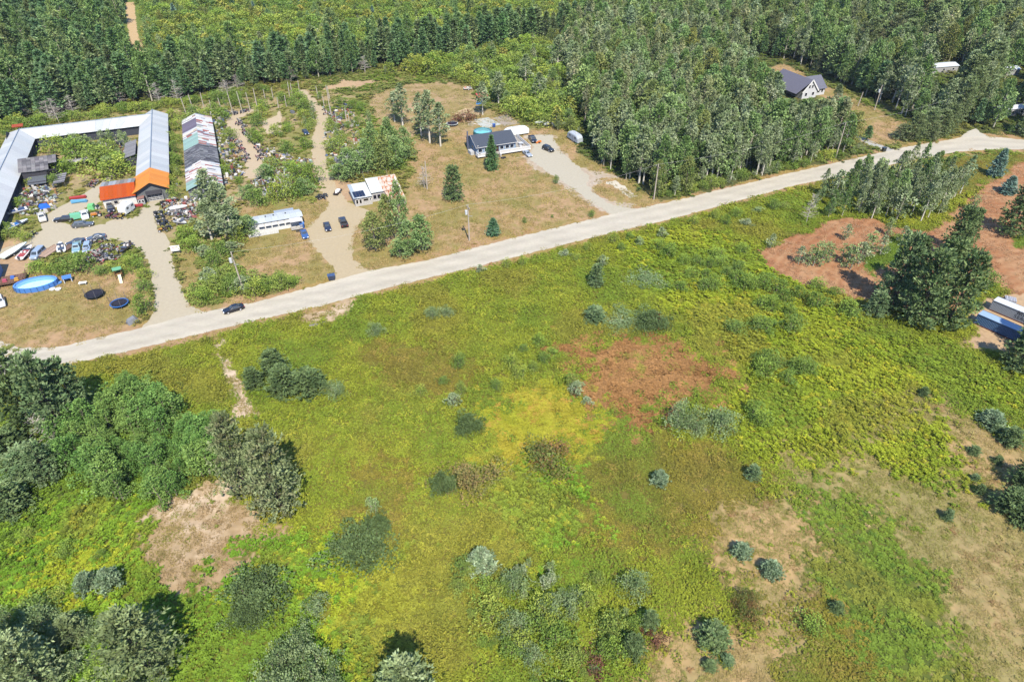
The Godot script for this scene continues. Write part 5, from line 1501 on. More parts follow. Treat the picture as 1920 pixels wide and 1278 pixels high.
func dead_tree(h: float, r: float, hex: String) -> Buf:
	var b := Buf.new()
	var c := lin(hex, 0.5)
	b.tube(Vector3.ZERO, Vector3(rr(-0.3, 0.3), h, rr(-0.3, 0.3)), 0.14, 0.03, 6, c, false)
	for i in 64:
		var t := rr(0.2, 0.97)
		var ang := rr(0, TAU)
		var l := r * (1.2 - t) * rr(0.7, 1.5)
		var p := Vector3(0, h * t, 0)
		var q := p + Vector3(cos(ang) * l, l * rr(-0.1, 0.5), sin(ang) * l)
		b.tube(p, q, 0.045, 0.02, 4, shade(c, rr(0.8, 1.15)), false)
		for j in 3:
			var s := p.lerp(q, rr(0.5, 1.25))
			b.tube(s, s + Vector3(rr(-1, 1), rr(-0.2, 0.8), rr(-1, 1)) * l * 0.35, 0.025, 0.01, 3, c, false)
	return b


var P := {}    # families of plant shapes: [list of shapes, height, radius]

func make_families() -> void:
	var aspen := ["96a67c", "8a9a6e", "a4b28c", "7a8c60"]
	var green := ["7a9858", "86a264", "6c8a4c", "90aa6a"]
	P.aspen = [[], 12.0, 2.1]
	for i in 4: P.aspen[0].append(leafy(12.0, 2.1, 3.2 + i * 0.4, 20 + 2 * i, 64, 0.45, aspen, "d8d4c8", 1, 0.42 + 0.05 * i, 0.34))
	P.poplar = [[], 12.0, 2.4]
	for i in 4: P.poplar[0].append(leafy(12.0, 2.4, 2.2 + i * 0.5, 24, 66, 0.45, green if i % 2 else ["6c8a4a", "789654", "5e7c42"], "b8b4a4", 1, 0.38 + 0.06 * i, 0.36))
	P.maple = [[], 11.0, 3.2]
	for i in 4: P.maple[0].append(leafy(11.0, 3.2, 1.8, 28, 76, 0.46, green if i != 1 else ["808e4c", "8a9654", "728244"], "8b8478", 1, 0.45, 0.34))
	P.pine = [[], 14.0, 2.6]
	for i in 5: P.pine[0].append(conifer(14.0, 2.6, 3.0, 13, 6, 4, 1.0, [["6a8c5a", "769864", "5e8050"], ["748a5a", "8ea070", "647c50"], ["749666", "688a60", "84a474"]][i % 3], "7d746a"))
	P.spruce = [[], 9.0, 2.3]
	for i in 3: P.spruce[0].append(conifer(9.0, 2.3, 0.3, 20, 9, 6, 0.5, [["5d8352", "6a8f58", "507548"], ["7d9d92", "6c8f86", "8fada0"], ["608a62", "74987a", "557c58"]][i], "6d6258", 0.22, 0.92, 0.25))
	P.bigpine = [[], 12.0, 4.4]
	for i in 3: P.bigpine[0].append(conifer(12.0, 4.4, 0.8, 17, 7, 12, 0.55, [["869468", "929e72", "78865a", "828662"], ["7e8e5e", "8a9a68", "708052"], ["8c9e6e", "9aaa7c", "7c8e5e"]][i], "6d655c", 0.08, 0.5, 0.3))
	P.darkpine = [[], 11.0, 3.6]
	for i in 3: P.darkpine[0].append(conifer(11.0, 3.6, 0.8, 15, 7, 10, 0.62, [["667c4c", "728856", "586e44"], ["627a4c", "6e8452", "7d925e"], ["728a5c", "647e54", "82986a"]][i], "6d655c", 0.12, 0.42, 0.25))
	P.sapling = [[], 5.0, 1.3]
	for i in 4: P.sapling[0].append(leafy(5.0, 1.3, 0.8, 16, 34, 0.32, [aspen, ["82985e", "93a66a", "728a52"]][i % 2], "a8a498", 1 + i % 2, 0.5, 0.4))
	P.willow = [[], 3.0, 2.2]
	for i in 3: P.willow[0].append(leafy(3.0, 2.2, 0.3, 30, 64, 0.22, ["849a66", "78905c", "92a674", "6c8452"], "8b8478", 4, 0.35, 0.4))
	P.bush = [[], 2.6, 1.9]
	for i in 5: P.bush[0].append(leafy(2.6, 1.9, 0.25, 22, 48, 0.26, [["84a040", "92ac46", "749038"], ["789640", "8aa444", "688436"], ["98ac44", "88a044", "a4b24a"], ["769244", "849e4a", "66823a"], ["8ca048", "7e9244", "9aaa4e"]][i], "8b8070", 4, 0.35, 0.42))
	P.olive = [[], 2.4, 2.4]
	for i in 2: P.olive[0].append(leafy(2.4, 2.4, 0.2, 30, 80, 0.2, ["88884e", "7e8248", "90884e", "948050"], "8b7060", 4, 0.3, 0.4))
	P.rusty = [[], 2.4, 2.4]
	for i in 2: P.rusty[0].append(leafy(2.4, 2.4, 0.2, 30, 80, 0.2, ["76803f", "848444", "8e6c44", "6a7840", "7d6a40", "72803f"], "8b7060", 4, 0.3, 0.38))
	P.heath = [[], 1.5, 2.4]                           # low close-leaved blue-green patches
	for i in 2: P.heath[0].append(leafy(1.8, 2.4, 0.1, 60, 90, 0.22, ["647a4a", "6e8452", "586c40"], "8b8478", 5, 0.25, 0.34))
	P.silver = [[], 2.4, 1.7]
	for i in 2: P.silver[0].append(conifer(2.4, 1.7, 0.05, 11, 9, 8, 0.32, [["98ac86", "a6b894", "88a078"], ["829a76", "92a884", "728c68"]][i], "7d746a", 0.0, 0.6, 0.3))
	P.young = [[], 3.4, 1.4]
	for i in 4: P.young[0].append(leafy(3.4, 1.4, 0.3, 12, 26, 0.46, [["8a9c46", "98a84e", "7a9040"], ["7d9444", "8ca04c", "6d863c"], ["a0a84c", "b0b050", "8e9c48"], ["6f8c48", "7d9852", "64803f"]][i], "a8a498", 1, 0.35, 0.5))
	P.dead = [[], 9.0, 2.2]
	for i in 3:
		var m := dead_tree(9.0, 2.2, ["b9b2aa", "a89f96", "c5beb4"][i]).mesh(M.bark)
		P.dead[0].append({"both": m})
	P.thicket = [[], 5.0, 1.7]                         # rounded small trees, close-leaved
	for i in 4: P.thicket[0].append(leafy(5.0, 1.7, 0.5, 24, 80, 0.24, [["6c9448", "7aa050", "5e863e"], ["78984a", "84a452", "688a42"]][i % 2], "8b8478", 3, 0.45, 0.38))
	P.crimson = [[], 1.8, 1.8]
	P.crimson[0].append(leafy(1.8, 1.8, 0.1, 22, 30, 0.3, ["74503f", "805a46", "684636"], "7a5a4c", 5, 0.3, 0.4))


func tall(family: String, h: float) -> float:   # broad trees and lone pines stand higher than their crowns are wide
	return h * 1.33 if h > 6.0 and family in ["bigpine", "darkpine", "aspen", "poplar", "maple"] else h


func plant(family: String, at: Vector3, h: float, w: float, called: String, label: String, category: String, group := "", parts := true, variant := -1, lean := Vector2.ZERO) -> Node3D:
	var f: Array = P[family]
	var shape: Dictionary = f[0][variant if variant >= 0 else rng.randi() % f[0].size()]
	var o: Node3D
	if parts and shape.has("crown"):
		o = Node3D.new()
		for k in ["crown", "wood"]:
			var m := MeshInstance3D.new()
			m.name = "crown" if k == "crown" else ("trunk" if h > 3.5 else "stems")
			m.mesh = shape[k]
			o.add_child(m)
	else:
		o = MeshInstance3D.new()
		o.mesh = shape.both
	o.name = numbered(called)
	add_child(o)
	var s := w * 0.5 / float(f[2])
	h = tall(family, h)
	o.transform = Transform3D(Basis(Vector3(1, 0, 0), lean.x) * Basis(Vector3(0, 0, 1), lean.y) * Basis(Vector3.UP, rr(0, TAU)) * Basis.from_scale(Vector3(s, h / float(f[1]), s)), at)
	tag(o, label, category, group)
	return o


func spots_in(poly: PackedVector2Array, gap: float, shake := 0.62) -> Array:
	var lo := poly[0]
	var hi := poly[0]
	for p in poly:
		lo = lo.min(p); hi = hi.max(p)
	var out := []
	var z := lo.y
	var row := 0
	while z < hi.y:
		var x := lo.x + (gap * 0.5 if row % 2 else 0.0)
		while x < hi.x:
			var q := Vector2(x + rr(-shake, shake) * gap, z + rr(-shake, shake) * gap)
			if Geometry2D.is_point_in_polygon(q, poly) and not is_blocked(q.x, q.y): out.append(Vector3(q.x, 0, q.y))
			x += gap
		z += gap * 0.87
		row += 1
	return out


const WORDS := {
	"pine": ["pine_tree", "straight dark pine", "tree"], "aspen": ["aspen_tree", "slender grey-green aspen", "tree"], "poplar": ["poplar_tree", "fuller mid-green poplar", "tree"], "maple": ["leafy_tree", "round-crowned leafy tree", "tree"],
	"bush": ["bush", "green leafy bush", "shrub"], "young": ["young_tree", "pale yellow-green young tree", "young tree"], "sapling": ["sapling", "slim grey-leaved sapling", "young tree"],
	"thicket": ["small_tree", "rounded green small tree", "tree"],
	"olive": ["olive_bush", "dull olive bush", "shrub"], "willow": ["willow_bush", "grey-leaved willow bush", "shrub"], "bigpine": ["broad_pine", "broad grey-green pine", "tree"], "spruce": ["spruce_tree", "pointed dark spruce", "tree"],
}

# a stand of trees: the nearest `limit` of them single trees, the others one mass
func stand(families: Array, spots: Array, h0: float, h1: float, wk: float, place: String, limit: int, mass_called := "", mass_label := "") -> void:
	spots.sort_custom(func(a, b): return a.length_squared() < b.length_squared())
	var rest := {}
	var whole_limit := mini(limit, spots.size())
	for i in spots.size():
		var p: Vector3 = spots[i]
		# kinds keep together in drifts
		var pick := clampf(0.5 + 1.2 * low.get_noise_2d(p.x * 1.2 + 333.0, p.z * 1.2) + rr(-0.35, 0.35), 0.0, 0.999)
		var family: String = families[int(pick * families.size())]
		var f: Array = P[family]
		var h := lerpf(h0, h1, clampf(0.5 + 0.9 * mid.get_noise_2d(p.x * 0.8, p.z * 0.8 + 77.0) + rr(-0.4, 0.4), 0.0, 1.0))
		var roof := ceiling_for(p)
		if roof < 2.5: continue
		h = minf(h, roof / 1.33)
		var inside := absf(p.x) < 0.78 * sqrt(p.z * p.z + 7744.0) + 4.0
		if limit > 0 and inside:
			limit -= 1
			var w: Array = WORDS[family]
			plant(family, p, h, f[2] * 2.0 * h / float(f[1]) * wk * rr(0.8, 1.25), w[0], w[1] + (" at the near edge of " if whole_limit - limit < whole_limit * 0.4 else " deeper in ") + place, w[2], {"bush": "bushes"}.get(w[0], w[0].replace("_", " ") + "s") + " of " + place, true)
		else:
			var key := family + str(rng.randi() % f[0].size())
			if not rest.has(key): rest[key] = [family, int(key.right(1)), []]
			var sw := h / float(f[1]) * wk * rr(0.8, 1.25)
			var s := tall(family, h) / float(f[1])
			rest[key][2].append(Transform3D(Basis(Vector3.UP, rr(0, TAU)) * Basis.from_scale(Vector3(sw, s, sw)), p))
	if rest.is_empty(): return
	if not mass_called:
		print("left over: ", place, " ", spots.size())
		return
	var holder := Node3D.new()
	holder.name = numbered(mass_called)
	add_child(holder)
	tag(holder, mass_label, "woodland", "", "stuff")
	for key in rest:
		var mm := MultiMesh.new()
		mm.transform_format = MultiMesh.TRANSFORM_3D
		mm.use_colors = true
		mm.mesh = P[rest[key][0]][0][rest[key][1]].both
		mm.instance_count = rest[key][2].size()
		for i in mm.instance_count:
			mm.set_instance_transform(i, rest[key][2][i])
			var k := rr(0.78, 1.18)
			mm.set_instance_color(i, Color(k * rr(0.9, 1.14), k, k * rr(0.85, 1.08)))
		var o := MultiMeshInstance3D.new()
		o.multimesh = mm
		o.name = "canopy_%03d" % holder.get_child_count()
		o.set_meta("kind", "stuff")
		holder.add_child(o)


# ---------------------------------------------------------------- low growth of the field
func patch_forb(leaf: float, h: float) -> Buf:   # one leafy plant and small ones beside it
	var b := Buf.new()
	for i in 4:
		var main := i == 0
		var c := Vector3.ZERO if main else Vector3(rr(-0.75, 0.75), 0, rr(-0.75, 0.75))
		var r := 0.5 if main else rr(0.18, 0.3)
		var top := h * (1.0 if main else rr(0.4, 0.75))
		var k := rr(0.85, 1.15) if main else rr(0.6, 1.1)
		for j in (22 if main else 8):
			var a := rr(0, TAU)
			var q := sqrt(rr(0.0, 1.0))
			var d := Vector3(cos(a), rr(-0.1, 0.7), sin(a)).normalized()
			var p := c + Vector3(cos(a) * q * r, top * (1.0 - 0.55 * q * q) * rr(0.8, 1.0), sin(a) * q * r) - d * leaf * 0.4
			var side := d.cross(Vector3(rr(-0.5, 0.5), 1, rr(-0.5, 0.5))).normalized()
			b.leaf(p, d, side, leaf * rr(0.7, 1.25), leaf * 0.27, shade(Color(1, 1, 1), k * rr(0.75, 1.25)))
	return b


func patch_low(leaf: float, h: float) -> Buf:   # close low growth
	var b := Buf.new()
	for j in 46:
		var a := rr(0, TAU)
		var q := sqrt(rr(0.0, 1.0)) * 0.8
		var d := Vector3(cos(a * 3.0), rr(-0.1, 0.9), sin(a * 3.0)).normalized()
		var p := Vector3(cos(a) * q, h * rr(0.25, 1.0), sin(a) * q)
		var side := d.cross(Vector3(rr(-0.5, 0.5), 1, rr(-0.5, 0.5))).normalized()
		b.leaf(p, d, side, leaf * rr(0.6, 1.3), leaf * 0.26, shade(Color(1, 1, 1), rr(0.62, 1.36)))
	return b


func patch_fern(leaf: float, h: float) -> Buf:
	var b := Buf.new()
	for i in 7:
		var c := Vector3(rr(-0.85, 0.85), 0, rr(-0.85, 0.85))
		var k := rr(0.75, 1.25)
		for j in 7:
			var a := TAU * j / 7.0 + rr(-0.4, 0.4)
			var d := Vector3(cos(a), rr(0.35, 0.8), sin(a)).normalized()
			var d2 := Vector3(cos(a), rr(-0.5, 0.1), sin(a)).normalized()
			var side := Vector3(-sin(a), rr(-0.3, 0.3), cos(a))
			var p := c + Vector3(0, h * rr(0.15, 0.5), 0)
			var q := p + d * leaf * 0.55
			var col := shade(Color(1, 1, 1), k * rr(0.75, 1.25))
			b.quad(p, q + side * leaf * 0.16, q + d2 * leaf * 0.55, q - side * leaf * 0.16, col)
	return b


func patch_grass(n: int, h: float, spread: float, w: float) -> Buf:
	var b := Buf.new()
	for i in n:
		var c := Vector3(rr(-spread, spread), 0, rr(-spread, spread))
		var a := rr(0, TAU)
		var s := Vector3(cos(a), 0, sin(a)) * w
		b.tri(c - s, c + s, c + Vector3(rr(-0.5, 0.5) * h, h * rr(0.6, 1.2), rr(-0.5, 0.5) * h), shade(Color(1, 1, 1), rr(0.7, 1.3)))
	return b


func make_cover() -> void:
	var kinds := {"forb": [], "low": [], "fern": [], "grass": [], "turf": [], "straw": []}
	for i in 4: kinds.forb.append(patch_forb(0.42, 1.0))
	for i in 4: kinds.low.append(patch_low(0.36, 0.95))
	for i in 3: kinds.fern.append(patch_fern(0.72, 0.95))
	for i in 3: kinds.grass.append(patch_grass(70, 0.9, 0.85, 0.045))
	for i in 2: kinds.turf.append(patch_grass(46, 0.9, 0.8, 0.06))
	for i in 2: kinds.straw.append(patch_grass(30, 1.0, 0.8, 0.06))
	var where := {}
	var tints := {}
	var dull := soft("9c8a46", KF, 0.0)
	var green := soft("7a9438", KF, 0.0)
	for k in kinds:
		for i in kinds[k].size():
			where[k + str(i)] = []
			tints[k + str(i)] = []
	var z := -38.0
	while z > -376.0:
		var d := -z
		var step := 0.8 if d < 85 else 0.92 if d < 125 else 1.1 if d < 180 else 1.6
		var half := minf(255.0, 0.77 * sqrt(z * z + 7744.0) + 6.0)
		var x := -half
		while x < half:
			var px := x + rr(-0.5, 0.5) * step
			var pz := z + rr(-0.5, 0.5) * step
			x += step
			if is_blocked(px, pz): continue
			var zone: Array = zones[zone_at(px, pz)]
			if zone[3] == "" or rng.randf() > zone[4]: continue
			# uneven height: drifts of taller growth
			var swell := 1.0 + 1.1 * mid.get_noise_2d(px * 1.6 + 50.0, pz * 1.6)
			var sort: String = zone[3]
			if sort in ["turf", "grass"] and zone[0] in ["tan", "straw", "sand", "shoulder"] and rng.randf() < 0.16 + 0.3 * mid.get_noise_2d(px * 2.0, pz * 2.0): sort = "forb"
			var wide := step * (rr(0.8, 1.3) if sort != "low" else rr(1.0, 1.3)) * (0.7 if sort != zone[3] else 1.0)
			var key: String = sort + str(rng.randi() % kinds[sort].size())
			var hh: float = maxf(0.25, zone[5] * swell) * rr(0.8, 1.2)
			where[key].append(Transform3D(Basis(Vector3.UP, rr(0, TAU)) * Basis.from_scale(Vector3(wide, hh, wide)), Vector3(px, 0, pz)))
			var t := clampf(0.5 + 1.5 * low.get_noise_2d(px * 1.5 + 40.0, pz * 1.5) + rr(-0.2, 0.2), 0.0, 1.0)
			var c: Color = zone[6].lerp(zone[7], t)
			if rng.randf() < 0.1: c = zone[8]
			if zone[3] == "forb" or zone[3] == "low":                        # drifts of duller and of greener growth
				var drift := low.get_noise_2d(px * 0.9 - 500.0, pz * 0.9 + 120.0)
				if drift > 0.12: c = c.lerp(dull, clampf((drift - 0.12) * 2.0, 0.0, 0.4))
				elif drift < -0.15: c = c.lerp(green, clampf((-0.15 - drift) * 3.0, 0.0, 0.7))
			var k := rr(0.84, 1.16)
			tints[key].append(Color(c.r * k, c.g * k, c.b * k))
		z -= step
	var holder := Node3D.new()
	holder.name = "ground_cover"
	add_child(holder)
	tag(holder, "bracken, brambles, weeds and grasses covering the field and verges", "ground cover", "", "stuff")
	for k in kinds:
		for i in kinds[k].size():
			var key: String = k + str(i)
			if where[key].is_empty(): continue
			var mm := MultiMesh.new()
			mm.transform_format = MultiMesh.TRANSFORM_3D
			mm.use_colors = true
			mm.mesh = kinds[k][i].mesh(M.herb)
			mm.instance_count = where[key].size()
			for n in mm.instance_count:
				mm.set_instance_transform(n, where[key][n])
				mm.set_instance_color(n, tints[key][n])
			var o := MultiMeshInstance3D.new()
			o.multimesh = mm
			o.name = {"forb": "weeds", "low": "low_weeds", "fern": "bracken", "grass": "tall_grass", "turf": "turf", "straw": "mown_straw"}[k] + ("" if i == 0 else "_%03d" % i)
			o.set_meta("kind", "stuff")
			holder.add_child(o)
			print(o.name, " ", mm.instance_count)


func make_woods() -> void:
	# dark pines: the deep stand far left and the belt behind the yard
	var pines := spots_in(PackedVector2Array([Vector2(-473.3, -554.5), Vector2(-282.4, -554.5), Vector2(-189.3, -354.5), Vector2(-170.4, -317.8), Vector2(-161.6, -304.1), Vector2(-121.9, -323.8), Vector2(-81.6, -341.8), Vector2(-60.0, -351.5), Vector2(-16.8, -381.2), Vector2(35.4, -405.1), Vector2(34.8, -378.9), Vector2(-15.5, -346.6), Vector2(-54.6, -322.0), Vector2(-75.7, -312.0), Vector2(-112.0, -292.0), Vector2(-135.8, -278.7), Vector2(-153.8, -270.8), Vector2(-171.1, -259.6), Vector2(-190.2, -250.8), Vector2(-236.9, -234.6)]), 4.3)
	stand(["pine", "pine", "pine", "pine", "pine", "pine", "pine", "pine", "poplar"], thin(pines.filter(func(p): return not on_track(p)), 0.82), 7.0, 17.0, 1.1, "the dark pine stand behind the scrap yard", 270, "pine_forest", "deep dark pine forest reaching away beyond the scrap yard")
	var dead := PackedVector2Array([Vector2(-175.8, -260.8), Vector2(-183.6, -260.8), Vector2(-170.5, -255.4), Vector2(-141.5, -276.7), Vector2(-132.6, -278.7), Vector2(-154.3, -276.7), Vector2(-117.3, -289.2), Vector2(-113.8, -292.0), Vector2(-65.5, -322.0), Vector2(-96.5, -305.6), Vector2(-165.1, -263.9)])
	for p in dead:
		plant("dead", Vector3(p.x + rr(-2, 2), 0, p.y + 4), rr(6, 9.5), rr(5, 7), "dead_tree", "bare grey dead tree standing at the edge of the dark pines", "dead tree", "bare dead trees along the pine edge")
	# young regrowth beyond the belt
	var young := spots_in(PackedVector2Array([Vector2(-172.3, -322.0), Vector2(-201.4, -392.8), Vector2(-276.2, -554.5), Vector2(131.9, -554.5), Vector2(41.8, -411.5), Vector2(-16.7, -378.9), Vector2(-60.0, -351.5), Vector2(-81.6, -341.8), Vector2(-121.9, -323.8), Vector2(-159.9, -307.2)]), 2.9)
	stand(["young", "bush", "young", "sapling", "young", "maple", "bush"], thin(young.filter(func(p): return not on_track(p)), 0.74), 1.0, 6.4, 1.2, "the regrowth beyond the pine belt", 280, "young_woodland", "dense yellow-green regrowth spreading beyond the pine belt")
	for p in PackedVector2Array([Vector2(-167.2, -446.2), Vector2(-150.0, -431.7), Vector2(-140.8, -423.4), Vector2(-128.4, -455.3), Vector2(-24.9, -431.7), Vector2(-78.7, -418.0), Vector2(12.9, -449.2), Vector2(-112.8, -464.7), Vector2(-190.7, -418.0), Vector2(-219.0, -464.7), Vector2(-46.5, -464.7), Vector2(-5.7, -392.8)]):
		plant("spruce", Vector3(p.x, 0, p.y), rr(7, 10), rr(4, 5.5), "spruce_tree", "lone dark spruce rising from the pale regrowth", "tree", "spruces standing in the regrowth")
	# aspens and maples right of the house
	var aspens := spots_in(PackedVector2Array([Vector2(27.5, -216.2), Vector2(36.5, -196.8), Vector2(43.6, -186.3), Vector2(60.3, -194.5), Vector2(89.2, -208.3), Vector2(106.3, -217.1), Vector2(115.8, -223.2), Vector2(118.1, -234.6), Vector2(114.1, -244.1), Vector2(105.0, -250.8), Vector2(98.1, -260.8), Vector2(97.3, -283.5), Vector2(109.2, -339.9), Vector2(111.9, -392.8), Vector2(102.9, -418.0), Vector2(38.3, -405.1), Vector2(26.0, -349.5), Vector2(24.0, -276.7), Vector2(27.2, -248.5), Vector2(27.8, -234.6)]), 3.8)
	stand(["aspen", "poplar", "aspen", "maple", "poplar", "aspen", "aspen"], thin(aspens.filter(func(p): return not in_gap(p)), 0.9), 6.0, 13.0, 1.22, "the wood right of the gravel driveway", 215, "aspen_wood", "dense broad-leaved wood stretching back from the gravel driveway")
	var mixed := spots_in(PackedVector2Array([Vector2(131.9, -554.5), Vector2(558.6, -554.5), Vector2(289.6, -234.6), Vector2(182.7, -236.6), Vector2(171.7, -242.5), Vector2(164.1, -246.3), Vector2(149.4, -247.4), Vector2(149.9, -257.8), Vector2(147.2, -270.2), Vector2(142.7, -290.6), Vector2(139.5, -305.6), Vector2(136.5, -323.8), Vector2(123.8, -338.1), Vector2(118.4, -359.6), Vector2(111.9, -392.8), Vector2(102.9, -418.0)]), 5.2)
	mixed = mixed.filter(func(p): return not in_gap(p))
	stand(["bigpine", "pine", "aspen", "poplar", "maple", "aspen", "pine"], thin(mixed, 0.9), 8.0, 15.0, 1.15, "the wood behind the gabled house", 220, "mixed_forest", "mixed pine and broad-leaved forest reaching away at the far right")
	# brush belt between the pines, the yard and the lawns
	var belt := spots_in(PackedVector2Array([Vector2(-218.1, -234.6), Vector2(-188.9, -248.5), Vector2(-169.5, -256.6), Vector2(-152.6, -268.2), Vector2(-134.8, -276.0), Vector2(-111.1, -289.2), Vector2(-91.4, -299.5), Vector2(-89.9, -293.5), Vector2(-108.9, -282.1), Vector2(-132.5, -270.2), Vector2(-149.5, -261.4), Vector2(-170.4, -250.8), Vector2(-179.8, -239.8), Vector2(-208.2, -220.8)]), 4.2)
	stand(["bush"], belt, 1.4, 3.4, 1.3, "the strip along the pine edge", 45, "low_brush", "low green brush in the strip along the pine edge")
	var belt2 := spots_in(PackedVector2Array([Vector2(-68.3, -298.0), Vector2(-52.8, -317.8), Vector2(-38.0, -313.7), Vector2(-25.6, -305.6), Vector2(-16.0, -299.5), Vector2(-6.4, -273.4), Vector2(6.0, -251.9), Vector2(15.6, -245.2), Vector2(21.9, -238.2), Vector2(23.7, -225.6), Vector2(24.5, -260.8), Vector2(22.1, -305.6), Vector2(29.3, -359.6), Vector2(10.8, -364.8), Vector2(-15.4, -344.7), Vector2(-53.2, -320.3)]), 3.8)
	stand(["bush", "young", "aspen", "bush", "maple"], thin(belt2, 0.85), 2.4, 6.5, 1.15, "the thicket behind the back lawn", 170, "thicket", "tangled green thicket behind the back lawn")
	for q in [[Vector3(-11.24, 0, -260.80), 9.0, 5.0], [Vector3(-5.31, 0, -273.40), 9.0, 6.0], [Vector3(10.61, 0, -273.40), 9.0, 6.0], [Vector3(5.63, 0, -294.24), 10.0, 6.0], [Vector3(20.18, 0, -313.66), 12.0, 7.0], [Vector3(25.65, 0, -290.59), 14.0, 6.5]]:
		plant("aspen", q[0], q[1], q[2], "birch_tree", "tall pale birch rising from the thicket behind the back lawn", "tree", "birches in the thicket behind the lawn")


func thin(spots: Array, keep: float) -> Array:
	return spots.filter(func(p): return rng.randf() < keep)


func ceiling_for(p: Vector3) -> float:   # how high trees stand in front of the houses in the wood
	var r := p.x / -p.z
	var most := 99.0
	for g in [[Vector3(106.52, 0, -278.04), Vector3(126.53, 0, -278.04)], [Vector3(180.84, 0, -305.65), Vector3(195.72, 0, -305.65)], [Vector3(211.06, 0, -305.65), Vector3(225.47, 0, -305.65)], [Vector3(184.30, 0, -254.25), Vector3(194.32, 0, -254.25)]]:
		var a: Vector3 = g[0]
		var b: Vector3 = g[1]
		if r > a.x / -a.z and r < b.x / -b.z and p.z > a.z: most = minf(most, 88.0 * (1.0 - p.z / a.z))
	return most


func on_track(p: Vector3) -> bool:
	var q := Vector2(p.x, p.z)
	var a := [Vector3(-243.81, 0, -477.83), Vector3(-200.58, 0, -385.75), Vector3(-187.09, 0, -359.55), Vector3(-169.15, 0, -322.03)]
	for i in 3:
		var s := Geometry2D.get_closest_point_to_segment(q, Vector2(a[i].x, a[i].z), Vector2(a[i + 1].x, a[i + 1].z))
		if s.distance_to(q) < (5.5 if q.x > s.x else 4.0): return true
	var mouth: Vector3 = Vector3(-165.27, 0, -313.66)
	return p.distance_to(mouth) < 9.0


func in_gap(p: Vector3) -> bool:
	for g in [[Vector3(195.23, 0, -320.33), 13.0], [Vector3(187.81, 0, -305.65), 10.0], [Vector3(221.79, 0, -315.31), 9.0], [Vector3(193.17, 0, -260.80), 9.0], [Vector3(226.34, 0, -332.58), 7.0], [Vector3(177.57, 0, -402.59), 6.0], [Vector3(218.27, 0, -349.51), 6.0], [Vector3(132.84, 0, -246.30), 9.0], [Vector3(120.54, 0, -294.24), 14.0], [Vector3(132.49, 0, -305.65), 9.0], [Vector3(132.48, 0, -287.02), 8.0], [Vector3(135.38, 0, -266.98), 10.0], [Vector3(139.24, 0, -256.60), 9.0], [Vector3(166.53, 0, -243.55), 7.0]]:
		if p.distance_to(g[0]) < g[1]: return true
	for g in [[Vector3(139.00, 0, -260.80), 9.0, 24.0], [Vector3(134.57, 0, -270.16), 7.0, 26.0], [Vector3(141.91, 0, -249.09), 6.0, 10.0]]:
		if absf(p.x - g[0].x * p.z / g[0].z) < g[1] and p.z > g[0].z - 2.0 and p.z < g[0].z + g[2]: return true
	return false


